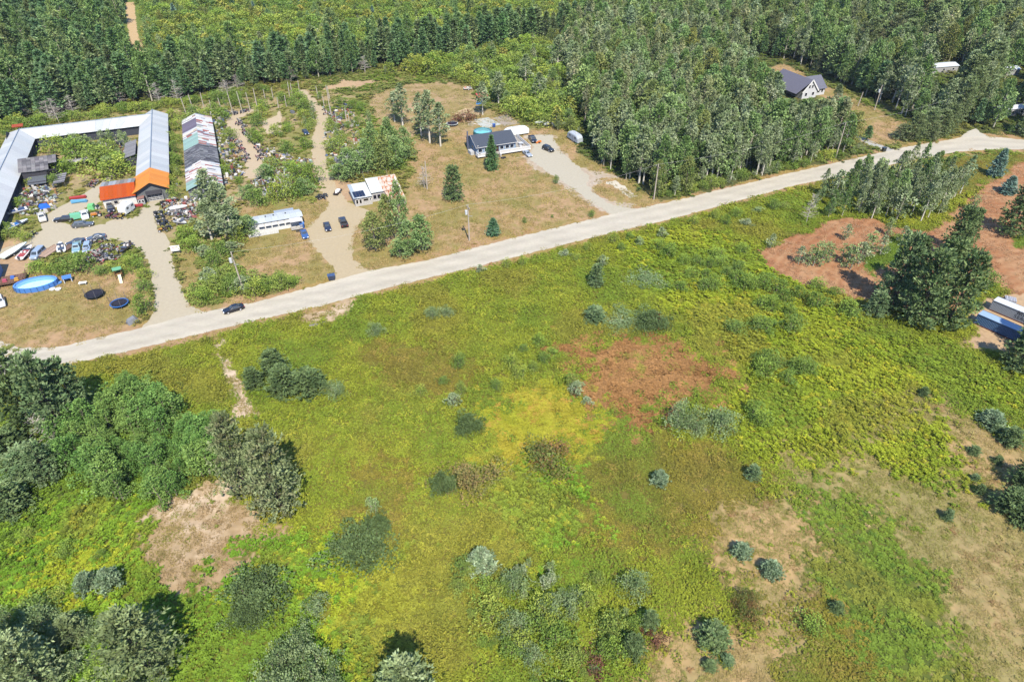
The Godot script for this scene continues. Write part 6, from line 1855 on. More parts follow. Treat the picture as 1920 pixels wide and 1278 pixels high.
func make_yard_plants() -> void:
	var yard := spots_in(PackedVector2Array([Vector2(-128.8, -260.8), Vector2(-115.8, -276.7), Vector2(-91.8, -283.5), Vector2(-58.4, -280.1), Vector2(-43.8, -251.9), Vector2(-34.1, -220.8), Vector2(-31.8, -201.2), Vector2(-45.5, -203.3), Vector2(-53.1, -199.2), Vector2(-58.9, -195.3), Vector2(-63.1, -185.9), Vector2(-76.1, -182.4), Vector2(-80.7, -177.2), Vector2(-87.0, -191.5), Vector2(-94.3, -203.3), Vector2(-106.5, -240.9), Vector2(-122.1, -246.3)]), 5.6)
	yard = yard.filter(func(p): return rng.randf() < 0.55)
	stand(["bush", "sapling", "bush", "bush"], yard, 1.4, 4.4, 1.0, "the yard behind the long sheds", 110, "low_brush", "green brush overgrowing the scrap yard behind the long sheds")
	var court := spots_in(PackedVector2Array([Vector2(-159.7, -220.8), Vector2(-152.3, -234.6), Vector2(-137.7, -246.3), Vector2(-131.2, -234.6), Vector2(-125.4, -216.2), Vector2(-122.0, -199.2), Vector2(-129.7, -203.3), Vector2(-141.3, -216.2), Vector2(-150.7, -220.8)]), 4.3)
	court = court.filter(func(p): return rng.randf() < 0.75)
	stand(["sapling", "bush", "sapling"], court, 2.6, 5.5, 1.3, "the court of the U-shaped barn", 70, "low_brush", "green brush filling the court of the U-shaped barn")
	for p in PackedVector2Array([Vector2(-127.4, -254.8), Vector2(-122.0, -243.6), Vector2(-119.3, -233.0), Vector2(-114.0, -223.2), Vector2(-111.1, -214.0), Vector2(-105.8, -203.3), Vector2(-103.8, -195.3), Vector2(-108.6, -211.8), Vector2(-116.5, -231.5), Vector2(-100.3, -187.7)]):
		plant("bush", Vector3(p.x, 0, p.y), rr(2.5, 4.0), rr(3.5, 5.0), "alley_bush", "bush in the weedy alley between barn and patchwork shed", "shrub", "bushes between barn and patchwork shed")
	for q in [[Vector3(-142.70, 0, -203.28), 4.0, 6.0], [Vector3(-140.91, 0, -205.36), 4.5, 6.0], [Vector3(-140.81, 0, -197.24), 3.0, 4.0], [Vector3(-142.97, 0, -182.37), 2.0, 4.0], [Vector3(-148.23, 0, -197.24), 2.0, 4.0], [Vector3(-134.68, 0, -162.97), 2.5, 5.0], [Vector3(-130.25, 0, -161.49), 2.0, 4.0], [Vector3(-138.46, 0, -166.91), 2.4, 4.0]]:
		plant("bush", q[0], q[1], q[2], "scrap_bush", "bush among the scrap left of the sandy yard", "shrub", "bushes left of the sandy yard")
	# round bush and hedge below the row of old vehicles
	plant("bush", Vector3(-107.40, 0, -145.86), 4.4, 7.0, "round_bush", "large round dark green bush below the row of old vehicles", "shrub", "", true, 3)
	for p in PackedVector2Array([Vector2(-117.9, -145.6), Vector2(-114.7, -144.6), Vector2(-111.8, -144.1), Vector2(-101.5, -144.6), Vector2(-99.3, -145.6), Vector2(-96.9, -147.7), Vector2(-95.5, -149.0), Vector2(-90.3, -142.6), Vector2(-87.5, -136.6), Vector2(-92.8, -146.4), Vector2(-110.1, -144.6), Vector2(-96.5, -144.6)]):
		plant("bush", Vector3(p.x, 0, p.y), rr(1.6, 2.6), rr(3.5, 4.6), "hedge_bush", "bush of the rough hedge between parked wrecks and lawn", "shrub", "bushes of the rough hedge above the lawn")
	plant("bush", Vector3(-83.82, 0, -127.23), 4.2, 4.4, "round_bush", "round green bush beside the blue-rimmed trampoline", "shrub", "", true, 1)
	# belt of trees left of the mobile home
	for q in [[Vector3(-81.20, 0, -169.09), 12.0, 7.0], [Vector3(-77.16, 0, -164.47), 11.0, 6.5], [Vector3(-79.80, 0, -160.90), 8.0, 6.0], [Vector3(-73.55, 0, -160.02), 8.0, 6.0]]:
		plant("aspen", q[0], q[1], q[2], "birch_tree", "tall grey-green birch in the belt left of the mobile home", "tree", "birches left of the mobile home", true, rng.randi() % 3)
	for p in PackedVector2Array([Vector2(-86.0, -160.0), Vector2(-82.2, -155.7), Vector2(-86.0, -163.0), Vector2(-78.8, -153.0), Vector2(-74.9, -147.7), Vector2(-74.0, -153.0), Vector2(-72.9, -155.7), Vector2(-72.1, -160.0), Vector2(-72.9, -140.1), Vector2(-70.5, -142.6), Vector2(-70.4, -136.6), Vector2(-66.8, -135.4), Vector2(-71.3, -132.0), Vector2(-64.0, -136.6), Vector2(-60.5, -135.4), Vector2(-58.3, -136.6), Vector2(-54.8, -137.8), Vector2(-73.3, -134.3), Vector2(-63.2, -140.1), Vector2(-66.7, -138.9), Vector2(-53.2, -138.9)]):
		plant("bush" if rng.randf() < 0.75 else "sapling", Vector3(p.x, 0, p.y), rr(2.2, 4.2), rr(4.0, 5.6), "roadside_bush", "green bush in the belt between driveway and mobile home lawn", "shrub", "bushes between the two driveways")
	for p in PackedVector2Array([Vector2(-70.7, -164.5), Vector2(-73.5, -165.1), Vector2(-76.9, -201.2), Vector2(-66.4, -199.2), Vector2(-60.9, -197.2), Vector2(-62.4, -189.6), Vector2(-66.5, -187.0), Vector2(-69.1, -184.8), Vector2(-73.0, -182.4), Vector2(-77.2, -185.9)]):
		plant("maple" if rng.randf() < 0.4 else "bush", Vector3(p.x, 0, p.y), rr(4.0, 6.5), rr(5.0, 6.5), "yard_tree", "small tree behind the mobile home", "tree", "small trees behind the mobile home")
	# trees round the rusty-roofed house
	for q in [[Vector3(-50.99, 0, -201.24), 7.0, 7.0], [Vector3(-45.84, 0, -205.36), 8.0, 6.5], [Vector3(-40.93, 0, -206.62), 8.5, 7.0], [Vector3(-36.90, 0, -208.32), 8.0, 6.0], [Vector3(-45.91, 0, -216.24), 9.0, 6.0], [Vector3(-41.27, 0, -220.84), 9.0, 7.0], [Vector3(-35.31, 0, -216.24), 8.0, 6.0], [Vector3(-49.62, 0, -207.47), 6.0, 6.0], [Vector3(-54.09, 0, -200.02), 5.0, 6.0]]:
		plant("maple", q[0], q[1], q[2], "maple_tree", "green leafy tree close behind the rusty-roofed house", "tree", "trees behind the rusty-roofed house")
	for q in [[Vector3(-35.39, 0, -155.75), 8.0, 6.5, 1, "yellowing leafy tree, foremost left of the clump on the dry lawn"], [Vector3(-32.94, 0, -160.90), 9.5, 6.0, 1, "yellow-green tree at the back of the clump on the dry lawn"], [Vector3(-29.69, 0, -162.08), 12.0, 5.0, 2, "slender darker tree at the back of the clump on the dry lawn"], [Vector3(-26.38, 0, -153.53), 7.0, 6.0, 0, "green tree at the near end of the clump on the dry lawn"], [Vector3(-23.31, 0, -155.75), 7.5, 7.0, 3, "broad round green tree, rightmost of the clump on the dry lawn"], [Vector3(-28.67, 0, -152.17), 5.0, 5.0, 2, "low green bushy tree in front of the clump on the dry lawn"]]:
		plant("maple", q[0], q[1], q[2], "lawn_tree", q[4], "tree", "", true, q[3])
	for q in [[Vector3(-40.41, 0, -249.09), 11.0, 6.5, "tall birch at the left of the pair beside the back lawn"], [Vector3(-43.91, 0, -253.09), 8.0, 5.0, "smaller birch left of the tall pair beside the back lawn"], [Vector3(-28.66, 0, -231.51), 13.0, 6.5, "tall pale-stemmed birch standing free on the lawn left of the trampoline"], [Vector3(-24.69, 0, -228.53), 11.0, 6.0, "birch just right of the tallest on the lawn left of the trampoline"], [Vector3(-32.35, 0, -238.20), 11.0, 5.5, "birch just left of the tallest on the lawn left of the trampoline"]]:
		plant("aspen", q[0], q[1], q[2], "birch_tree", q[3], "tree", "", true, rng.randi() % 3)
	plant("spruce", Vector3(-6.52, 0, -208.32), 11.5, 5.2, "spruce_tree", "pointed dark green spruce in front of the white deck", "tree", "", true, 0)
	plant("darkpine", Vector3(-17.18, 0, -185.93), 8.0, 6.8, "pine_tree", "bushy dark pine standing alone on the dry lawn", "tree", "", true, 1)
	plant("spruce", Vector3(-5.05, 0, -164.47), 5.0, 4.6, "spruce_tree", "small bluish spruce on the lawn near the road", "tree", "", true, 2)
	plant("dead", Vector3(-26.73, 0, -194.51), 7.0, 5.0, "dead_tree", "bare brownish tree behind the thin post on the lawn", "dead tree")
	plant("bush", Vector3(13.53, 0, -197.63), 2.2, 2.2, "lawn_bush", "small dark bush at the gravel driveway's edge", "shrub", "", true, 3)
	plant("bush", Vector3(22.34, 0, -175.22), 1.6, 2.2, "lawn_bush", "low round bush on the lawn near the driveway mouth", "shrub", "", true, 3)
	plant("bush", Vector3(3.56, 0, -171.31), 1.5, 1.3, "lawn_bush", "tiny bush on the dry lawn halfway to the driveway", "shrub", "", true, 3)
	plant("bush", Vector3(11.44, 0, -174.56), 0.9, 0.9, "lawn_bush", "tiniest tuft of a bush on the dry lawn", "shrub", "", true, 3)
	plant("crimson", Vector3(-17.73, 0, -256.01), 1.8, 9.0, "brush_pile", "reddish-brown pile of cut brush below the sand heap", "brush pile")
	for q in [[Vector3(119.96, 0, -234.56), 5.0, 3.0, "small pine leaning over the narrow grey driveway"], [Vector3(125.03, 0, -234.56), 5.0, 3.4, "thin pine on the lawn side of the narrow grey driveway"]]:
		plant("pine", q[0], q[1], q[2], "small_pine", q[3], "tree")
	for q in [[Vector3(137.72, 0, -235.59), 5.0, 8.0], [Vector3(141.39, 0, -234.56), 7.0, 8.0], [Vector3(146.72, 0, -236.63), 8.0, 8.5], [Vector3(152.23, 0, -238.20), 7.0, 8.5], [Vector3(155.90, 0, -239.79), 8.0, 7.0], [Vector3(147.60, 0, -234.56), 6.0, 6.0]]:
		plant("bigpine", q[0], q[1], q[2], "roadside_pine", "broad grey-green pine on the inside of the road bend", "tree", "broad pines inside the road bend", true, rng.randi() % 3)
	var verge := spots_in(PackedVector2Array([Vector2(44.3, -187.0), Vector2(60.3, -194.5), Vector2(89.0, -207.5), Vector2(105.9, -216.2), Vector2(124.0, -225.6), Vector2(123.0, -227.5), Vector2(106.8, -220.8), Vector2(90.7, -212.7), Vector2(61.4, -199.2), Vector2(45.1, -191.5)]), 3.0)
	stand(["bush", "sapling"], verge, 1.2, 3.6, 1.1, "the aspen wood's road verge", 30, "low_brush", "low brush along the aspen wood's road edge")


func make_field_plants() -> void:
	# aspens south of the road
	var grove := spots_in(PackedVector2Array([Vector2(85.2, -182.4), Vector2(89.8, -173.2), Vector2(99.3, -174.6), Vector2(109.9, -171.3), Vector2(119.8, -173.2), Vector2(131.5, -184.1), Vector2(135.9, -190.7), Vector2(127.1, -194.5), Vector2(120.2, -197.2), Vector2(104.3, -194.5), Vector2(94.0, -190.7)]), 3.1)
	stand(["aspen", "poplar", "aspen", "sapling"], thin(grove, 0.8), 4.0, 10.0, 0.95, "the aspen grove below the road", 80, "aspen_grove", "rear trees of the aspen grove below the road")
	plant("dead", Vector3(81.97, 0, -171.31), 9.0, 4.0, "dead_tree", "pale dead tree at the left end of the aspen grove", "dead tree")
	for q in [[Vector3(72.24, 0, -148.97), 5.0], [Vector3(75.06, 0, -148.18), 5.5], [Vector3(77.84, 0, -148.45), 6.0], [Vector3(80.54, 0, -150.29), 5.0], [Vector3(83.94, 0, -146.89), 6.0], [Vector3(87.45, 0, -148.97), 6.0], [Vector3(90.91, 0, -152.44), 6.5], [Vector3(83.72, 0, -149.76), 5.0], [Vector3(94.79, 0, -153.53), 5.5], [Vector3(102.86, 0, -159.16), 5.0], [Vector3(67.73, 0, -157.16), 4.0], [Vector3(132.09, 0, -178.91), 5.0], [Vector3(100.95, 0, -164.47), 5.0], [Vector3(88.97, 0, -161.49), 4.5]]:
		plant("sapling", q[0], q[1], q[1] * 0.6, "sapling", "slim grey-green sapling left standing in the mown red clearing", "young tree", "saplings left standing in the mown clearing")
	# big pines between clearing and container yard
	var big := [[Vector3(86.77, 0, -129.81), 14.0, 9.0, "tall dark pine at the left of the cluster by the mown clearing"], [Vector3(89.07, 0, -122.46), 14.0, 10.0, "front pine of the cluster beside the container yard"], [Vector3(95.94, 0, -122.06), 14.0, 9.5, "rightmost large pine of the cluster beside the container yard"], [Vector3(96.21, 0, -129.81), 13.0, 9.0, "middle pine of the cluster beside the container yard"], [Vector3(110.45, 0, -149.76), 11.5, 7.5, "separate dark pine above the cluster in the mown clearing"], [Vector3(115.12, 0, -152.99), 10.0, 5.5, "smaller pine just right of the separate one in the clearing"], [Vector3(94.37, 0, -137.76), 10.0, 7.0, "rear pine of the cluster beside the container yard"], [Vector3(81.97, 0, -126.60), 6.0, 6.0, "low bushy pine at the left foot of the pine cluster"]]
	for q in big: plant("darkpine", q[0], q[1], q[2], "pine_tree", q[3], "tree")
	for q in [[Vector3(152.47, 0, -203.28), 9.0, 6.0, 1, "blue spruce pair's larger tree beside the meadow"], [Vector3(149.05, 0, -190.71), 5.5, 6.0, 1, "rounded blue spruce at the upper edge of the clearing"]]:
		plant("spruce", q[0], q[1], q[2], "spruce_tree", q[4], "tree", "", true, q[3])
	plant("darkpine", Vector3(134.55, 0, -164.47), 11.0, 9.0, "pine_tree", "broad lone pine at the clearing's right side", "tree", "", true, 1)
	plant("bush", Vector3(113.24, 0, -137.76), 4.0, 5.0, "round_bush", "round green bush between clearing and containers", "shrub", "", true, 3)
	for q in [[Vector3(102.69, 0, -107.57), 7.0, 8.0, "dark pine below the containers"], [Vector3(109.18, 0, -112.87), 9.0, 8.0, "dark pine hiding the blue container's far end"], [Vector3(80.24, 0, -71.01), 4.5, 7.0, "dark spreading pine at the straw field's right edge, lower of two"], [Vector3(85.82, 0, -76.00), 6.0, 7.0, "dark spreading pine at the straw field's right edge, upper of two"], [Vector3(81.65, 0, -68.39), 4.0, 5.0, "small dark pine below the two at the right edge"]]:
		plant("darkpine", q[0], q[1], q[2], "pine_tree", q[3], "tree")
	plant("silver", Vector3(88.42, 0, -91.26), 2.6, 5.6, "spruce_bush", "spreading blue-green spruce beside the straw-coloured strip", "shrub", "", true, 1)
	plant("darkpine", Vector3(88.93, 0, -86.21), 3.6, 4.5, "small_pine", "small dark pine right of the spreading blue-green spruce", "tree")
	for p in PackedVector2Array([Vector2(79.6, -99.1), Vector2(87.9, -89.2), Vector2(81.2, -83.9), Vector2(78.1, -77.7), Vector2(77.2, -74.9), Vector2(69.2, -69.6), Vector2(83.5, -74.3), Vector2(84.1, -81.6)]):
		plant("darkpine", Vector3(p.x, 0, p.y), rr(1.2, 2.2), rr(1.8, 2.6), "pine_seedling", "knee-high dark pine seedling on the straw-coloured ground", "young tree", "pine seedlings on the straw ground")
	# left: pines, dead tree, thicket
	for q in [[Vector3(-88.23, 0, -90.56), 12.5, 9.0, "large dark pine at the road's near left, left of the dead white tree"], [Vector3(-81.96, 0, -89.45), 13.0, 9.0, "large dark pine behind the dead white tree"], [Vector3(-80.84, 0, -93.40), 10.0, 7.5, "smaller dark pine right of the two large ones by the road"], [Vector3(-87.48, 0, -82.61), 6.0, 9.0, "dark pine at the picture's left edge above the thicket"], [Vector3(-81.68, 0, -78.93), 6.0, 8.0, "dark pine between the left edge and the thicket"], [Vector3(-80.66, 0, -71.01), 6.0, 8.0, "dark pine lowest on the left edge beside the thicket"], [Vector3(-77.87, 0, -77.74), 6.5, 6.0, "small dark pine at the thicket's left flank"]]:
		plant("darkpine", q[0], q[1], q[2], "pine_tree", q[3], "tree")
	plant("dead", Vector3(-79.58, 0, -86.74), 8.0, 5.5, "dead_tree", "bare silvery dead tree leaning in front of the dark pines", "dead tree", "", true, 2, Vector2(0.1, 0.5))
	var thick := spots_in(PackedVector2Array([Vector2(-80.9, -90.6), Vector2(-74.9, -100.2), Vector2(-68.7, -97.9), Vector2(-62.3, -92.0), Vector2(-51.1, -86.5), Vector2(-48.8, -79.5), Vector2(-52.9, -74.9), Vector2(-57.1, -72.1), Vector2(-65.4, -73.2), Vector2(-72.9, -77.7), Vector2(-79.4, -81.4)]), 3.0)
	stand(["thicket"], thick, 3.8, 7.0, 1.0, "the clump left of twin pines", 200)
	for q in [[Vector3(-44.22, 0, -75.20), 13.0, 8.0, 0, "left of the twin grey-green pines beside the sandy patch"], [Vector3(-37.13, 0, -71.22), 13.5, 9.5, 0, "right and nearer of the twin grey-green pines by the sandy patch"]]:
		plant("bigpine", q[0], q[1], q[2], "pine_tree", q[4], "tree", "", true, q[3])
	for q in [[Vector3(-50.48, 0, -101.29), 5.0, 4.6, "small dark pine left of the spreading group by the sandy path"], [Vector3(-44.22, 0, -100.18), 6.0, 7.5, "tallest dark pine of the spreading group by the sandy path"], [Vector3(-39.54, 0, -100.18), 5.4, 8.0, "low broad dark pine, right of the group by the sandy path"], [Vector3(-47.88, 0, -105.87), 5.6, 6.5, "rear dark pine of the group by the sandy path"]]:
		plant("darkpine", q[0], q[1], q[2], "pine_tree", q[3], "tree", "", true, 0)
	# single shrubs of the field
	var singles := [["willow", Vector3(-34.01, 0, -99.09), 2.6, 4.0, "round silvery shrub right of the dark pine group"], ["heath", Vector3(-7.82, 0, -90.14), 1.8, 4.8, "blue-green shrub left of the yellow bracken"], ["willow", Vector3(-29.61, 0, -119.48), 2.4, 3.6, "pale grey shrub beside the bare roadside patch"], ["darkpine", Vector3(20.09, 0, -138.47), 6.0, 4.2, "dark young pine in the upper field below the road"], ["darkpine", Vector3(18.48, 0, -124.51), 3.4, 5.6, "low spreading dark pine beside the grey shrub patch"], ["willow", Vector3(24.37, 0, -123.89), 1.1, 8.0, "grey-green low shrub patch right of the low dark pine"], ["heath", Vector3(30.91, 0, -122.46), 2.0, 7.0, "dark grey-green shrub with a red-brown top"], ["crimson", Vector3(31.92, 0, -122.87), 1.9, 2.6, "small red-brown shrub at the dark grey-green one's side"], ["willow", Vector3(33.21, 0, -142.10), 1.0, 9.0, "wide grey-green low patch in the upper field"], ["willow", Vector3(31.09, 0, -90.14), 4.8, 5.6, "taller left half of the grey willow pair below the brown bracken"], ["willow", Vector3(37.54, 0, -90.56), 3.4, 6.6, "broad right half of the grey willow pair below the brown bracken"], ["willow", Vector3(34.14, 0, -88.90), 2.6, 4.0, "low grey willow between the two large ones"], ["silver", Vector3(24.68, 0, -76.80), 2.8, 3.5, "silvery round spruce alone in the olive field"], ["darkpine", Vector3(40.61, 0, -78.09), 3.0, 3.0, "dark green bushy pine in the olive strip"], ["rusty", Vector3(5.73, 0, -81.61), 3.2, 9.0, "large rust-flecked shrub below the yellow bracken"], ["olive", Vector3(-6.42, 0, -76.34), 3.2, 8.4, "round olive-brown shrub in the middle of the field"], ["heath", Vector3(-10.82, 0, -75.65), 2.2, 4.2, "dark grey-green shrub left of the round olive one"], ["heath", Vector3(-23.35, 0, -63.43), 2.2, 8.4, "wide dark grey-green shrub left of the field's middle"], ["heath", Vector3(-20.81, 0, -66.86), 1.9, 4.0, "upper right lobe of the wide dark grey-green shrub"], ["silver", Vector3(-4.52, 0, -60.63), 3.6, 5.2, "rounded grey-green spruce in the lower field"], ["heath", Vector3(-35.74, 0, -55.37), 2.0, 8.0, "flat dark grey-green shrub below the sandy patch"], ["heath", Vector3(-36.75, 0, -52.50), 1.7, 4.6, "lower left tail of the flat dark shrub"], ["willow", Vector3(-27.51, 0, -53.31), 2.8, 3.8, "slim grey willow right of the flat dark shrub"], ["silver", Vector3(-57.88, 0, -57.51), 3.6, 4.2, "grey-green spruce above the big pine, right of two"], ["silver", Vector3(-61.07, 0, -57.07), 3.2, 4.0, "grey-green spruce above the big pine, left of two"], ["darkpine", Vector3(16.00, 0, -47.52), 4.0, 3.6, "dark small pine at the left of the bare tan ground"], ["darkpine", Vector3(18.82, 0, -51.31), 3.4, 3.0, "dark small pine just above its neighbour by the tan ground"], ["darkpine", Vector3(27.02, 0, -49.01), 3.6, 5.0, "largest bushy pine on the bare tan ground"], ["darkpine", Vector3(28.27, 0, -46.21), 1.6, 2.2, "seedling pine just right of the largest on tan ground"], ["darkpine", Vector3(25.87, 0, -45.57), 1.5, 2.2, "seedling pine just below the largest on tan ground"], ["silver", Vector3(34.57, 0, -62.95), 2.2, 3.6, "grey-green spruce, upper left on the bare tan ground"], ["silver", Vector3(38.04, 0, -59.72), 2.4, 3.8, "grey-green spruce in the middle of the bare tan ground"], ["darkpine", Vector3(45.53, 0, -53.72), 1.8, 2.4, "little pine at the edge of the dark green band"], ["bush", Vector3(41.03, 0, -50.92), 2.2, 3.6, "leafy bush where tan ground meets the green band"], ["rusty", Vector3(33.34, 0, -54.95), 2.0, 3.6, "brownish bush at the green corner of the tan ground"], ["rusty", Vector3(32.67, 0, -52.50), 2.0, 4.4, "brownish bush below its twin at the green corner"], ["crimson", Vector3(10.50, 0, -45.71), 1.0, 4.0, "dark purple-brown low shrub at the bottom edge"], ["crimson", Vector3(19.52, 0, -49.38), 0.9, 3.0, "purple-brown low shrub beside the small pines"], ["willow", Vector3(-17.95, 0, -125.13), 2.4, 3.4, "grey-green bush on the verge side of the field, left of two"], ["willow", Vector3(-14.67, 0, -126.17), 2.2, 3.2, "grey-green bush on the verge side of the field, right of two"]]
	for s in singles:
		plant(s[0], s[1], s[2], s[3], "field_shrub" if s[0] != "darkpine" else "small_pine", s[4], "shrub" if s[0] != "darkpine" else "tree")
	for q in [[Vector3(-47.10, 0, -44.86), 10.0, 11.0, 1, "big grey-green pine below the sandy patch"], [Vector3(-12.68, 0, -39.33), 9.5, 9.5, 2, "big pale pine cut by the bottom edge"], [Vector3(-60.42, 0, -42.93), 8.5, 9.0, 2, "grey pine in the lower left corner"], [Vector3(-66.08, 0, -45.00), 8.0, 8.0, 1, "dark pine in the lower left corner"], [Vector3(-59.29, 0, -49.38), 5.0, 5.5, 1, "smaller pine left of the big grey-green one"]]:
		plant("bigpine", q[0], q[1], q[2], "pine_tree", q[4], "tree", "", true, q[3])
	for q in [[Vector3(-29.05, 0, -45.71), 4.6, 4.6], [Vector3(-25.58, 0, -44.30), 5.0, 5.0], [Vector3(-22.73, 0, -42.26), 4.5, 4.6], [Vector3(-30.04, 0, -42.93), 4.5, 4.5], [Vector3(-27.56, 0, -48.26), 4.0, 4.0], [Vector3(-26.81, 0, -40.94), 5.0, 5.0]]:
		plant("willow", q[0], q[1], q[2], "willow_bush", "grey-leaved willow of the clump at the lower edge", "shrub", "grey willows at the lower edge")
	# darker bushes in the lush upper field
	for p in PackedVector2Array([Vector2(44.1, -147.7), Vector2(47.1, -149.0), Vector2(49.2, -146.4), Vector2(52.1, -147.7), Vector2(44.4, -142.6), Vector2(47.4, -141.4), Vector2(49.1, -137.8), Vector2(52.9, -140.1), Vector2(54.8, -137.8), Vector2(57.1, -136.6), Vector2(45.3, -137.8), Vector2(52.5, -143.8), Vector2(59.9, -137.8), Vector2(61.8, -135.4), Vector2(55.5, -145.1), Vector2(57.6, -129.8), Vector2(60.0, -127.7), Vector2(62.7, -126.6), Vector2(62.9, -130.9), Vector2(48.1, -121.5), Vector2(54.9, -120.5), Vector2(53.4, -121.5), Vector2(60.1, -120.5), Vector2(52.7, -109.3), Vector2(54.3, -107.6), Vector2(50.0, -107.6), Vector2(56.0, -105.9), Vector2(57.8, -106.7), Vector2(51.1, -104.2), Vector2(55.1, -103.4), Vector2(58.7, -105.0), Vector2(61.3, -105.9), Vector2(44.4, -93.4), Vector2(45.5, -92.0), Vector2(75.9, -126.6), Vector2(77.5, -124.5), Vector2(74.8, -133.1), Vector2(67.3, -133.1), Vector2(69.2, -129.8), Vector2(41.1, -153.0), Vector2(38.9, -155.7), Vector2(40.2, -137.8), Vector2(52.1, -153.0), Vector2(58.6, -154.4), Vector2(73.5, -136.6)]):
		plant("bush", Vector3(p.x + rr(-1, 1), 0, p.y + rr(-1, 1)), rr(2.0, 3.6), rr(3.0, 5.0), "thicket_bush", "dark green bush in the lush upper field by the mown clearing", "shrub", "bushes in the lush upper field", true, [0, 1, 3][rng.randi() % 3])
	# scattered small bushes of the middle field
	for p in PackedVector2Array([Vector2(0.0, -107.6), Vector2(2.2, -112.9), Vector2(4.3, -105.9), Vector2(6.6, -109.3), Vector2(5.7, -114.7), Vector2(1.6, -104.2), Vector2(12.4, -99.4), Vector2(11.6, -101.8), Vector2(14.3, -97.1), Vector2(8.4, -112.0), Vector2(-9.8, -99.4), Vector2(-13.7, -102.6), Vector2(-11.2, -96.3), Vector2(-17.6, -99.4), Vector2(-10.9, -107.6), Vector2(-22.3, -71.0), Vector2(-3.1, -101.0), Vector2(26.9, -160.3), Vector2(28.5, -156.0), Vector2(19.4, -155.7), Vector2(16.2, -150.3), Vector2(13.7, -153.0), Vector2(22.7, -147.7), Vector2(-7.9, -145.1), Vector2(-1.3, -147.7), Vector2(2.7, -147.7), Vector2(40.2, -163.3), Vector2(50.2, -170.0), Vector2(56.9, -173.2), Vector2(63.3, -174.9), Vector2(70.3, -178.2), Vector2(75.4, -179.9), Vector2(78.7, -180.6), Vector2(33.8, -158.9), Vector2(31.4, -161.8), Vector2(65.0, -170.0), Vector2(59.1, -170.0)]):
		plant("bush" if rng.randf() < 0.7 else "sapling", Vector3(p.x, 0, p.y), rr(1.3, 3.2), rr(2.0, 3.4), "verge_shrub", "small bush dotted through the field below the road", "shrub", "small bushes dotted through the field")
	# willowy brush at the bottom middle and lower left
	var brush := spots_in(PackedVector2Array([Vector2(-8.7, -60.2), Vector2(0.0, -61.1), Vector2(11.1, -60.2), Vector2(20.7, -56.6), Vector2(19.3, -52.5), Vector2(13.4, -46.4), Vector2(9.3, -40.3), Vector2(0.0, -39.6), Vector2(-1.4, -46.4), Vector2(-6.6, -50.9), Vector2(-9.9, -55.8)]), 2.6)
	stand(["bush", "bush", "willow", "bush", "sapling"], thin(brush, 0.72), 1.0, 3.2, 0.95, "the mixed brush at the field's near edge", 70, "low_brush", "mixed brush filling the field's near edge")
	var left := spots_in(PackedVector2Array([Vector2(-78.8, -55.0), Vector2(-67.7, -54.1), Vector2(-59.7, -51.7), Vector2(-54.2, -50.9), Vector2(-52.3, -53.3), Vector2(-51.6, -42.3), Vector2(-56.6, -39.0), Vector2(-68.5, -39.0)]), 3.4)
	stand(["bush", "willow"], left, 1.4, 3.0, 1.1, "the brush in the lower left corner", 70)
	var leaf_weeds := spots_in(PackedVector2Array([Vector2(-77.4, -66.9), Vector2(-72.1, -71.0), Vector2(-62.6, -71.0), Vector2(-56.5, -59.3), Vector2(-61.0, -54.1), Vector2(-70.2, -55.8)]), 6.0)
	stand(["bush"], leaf_weeds, 1.0, 2.0, 1.2, "the bright weeds left of the sandy patch", 40)


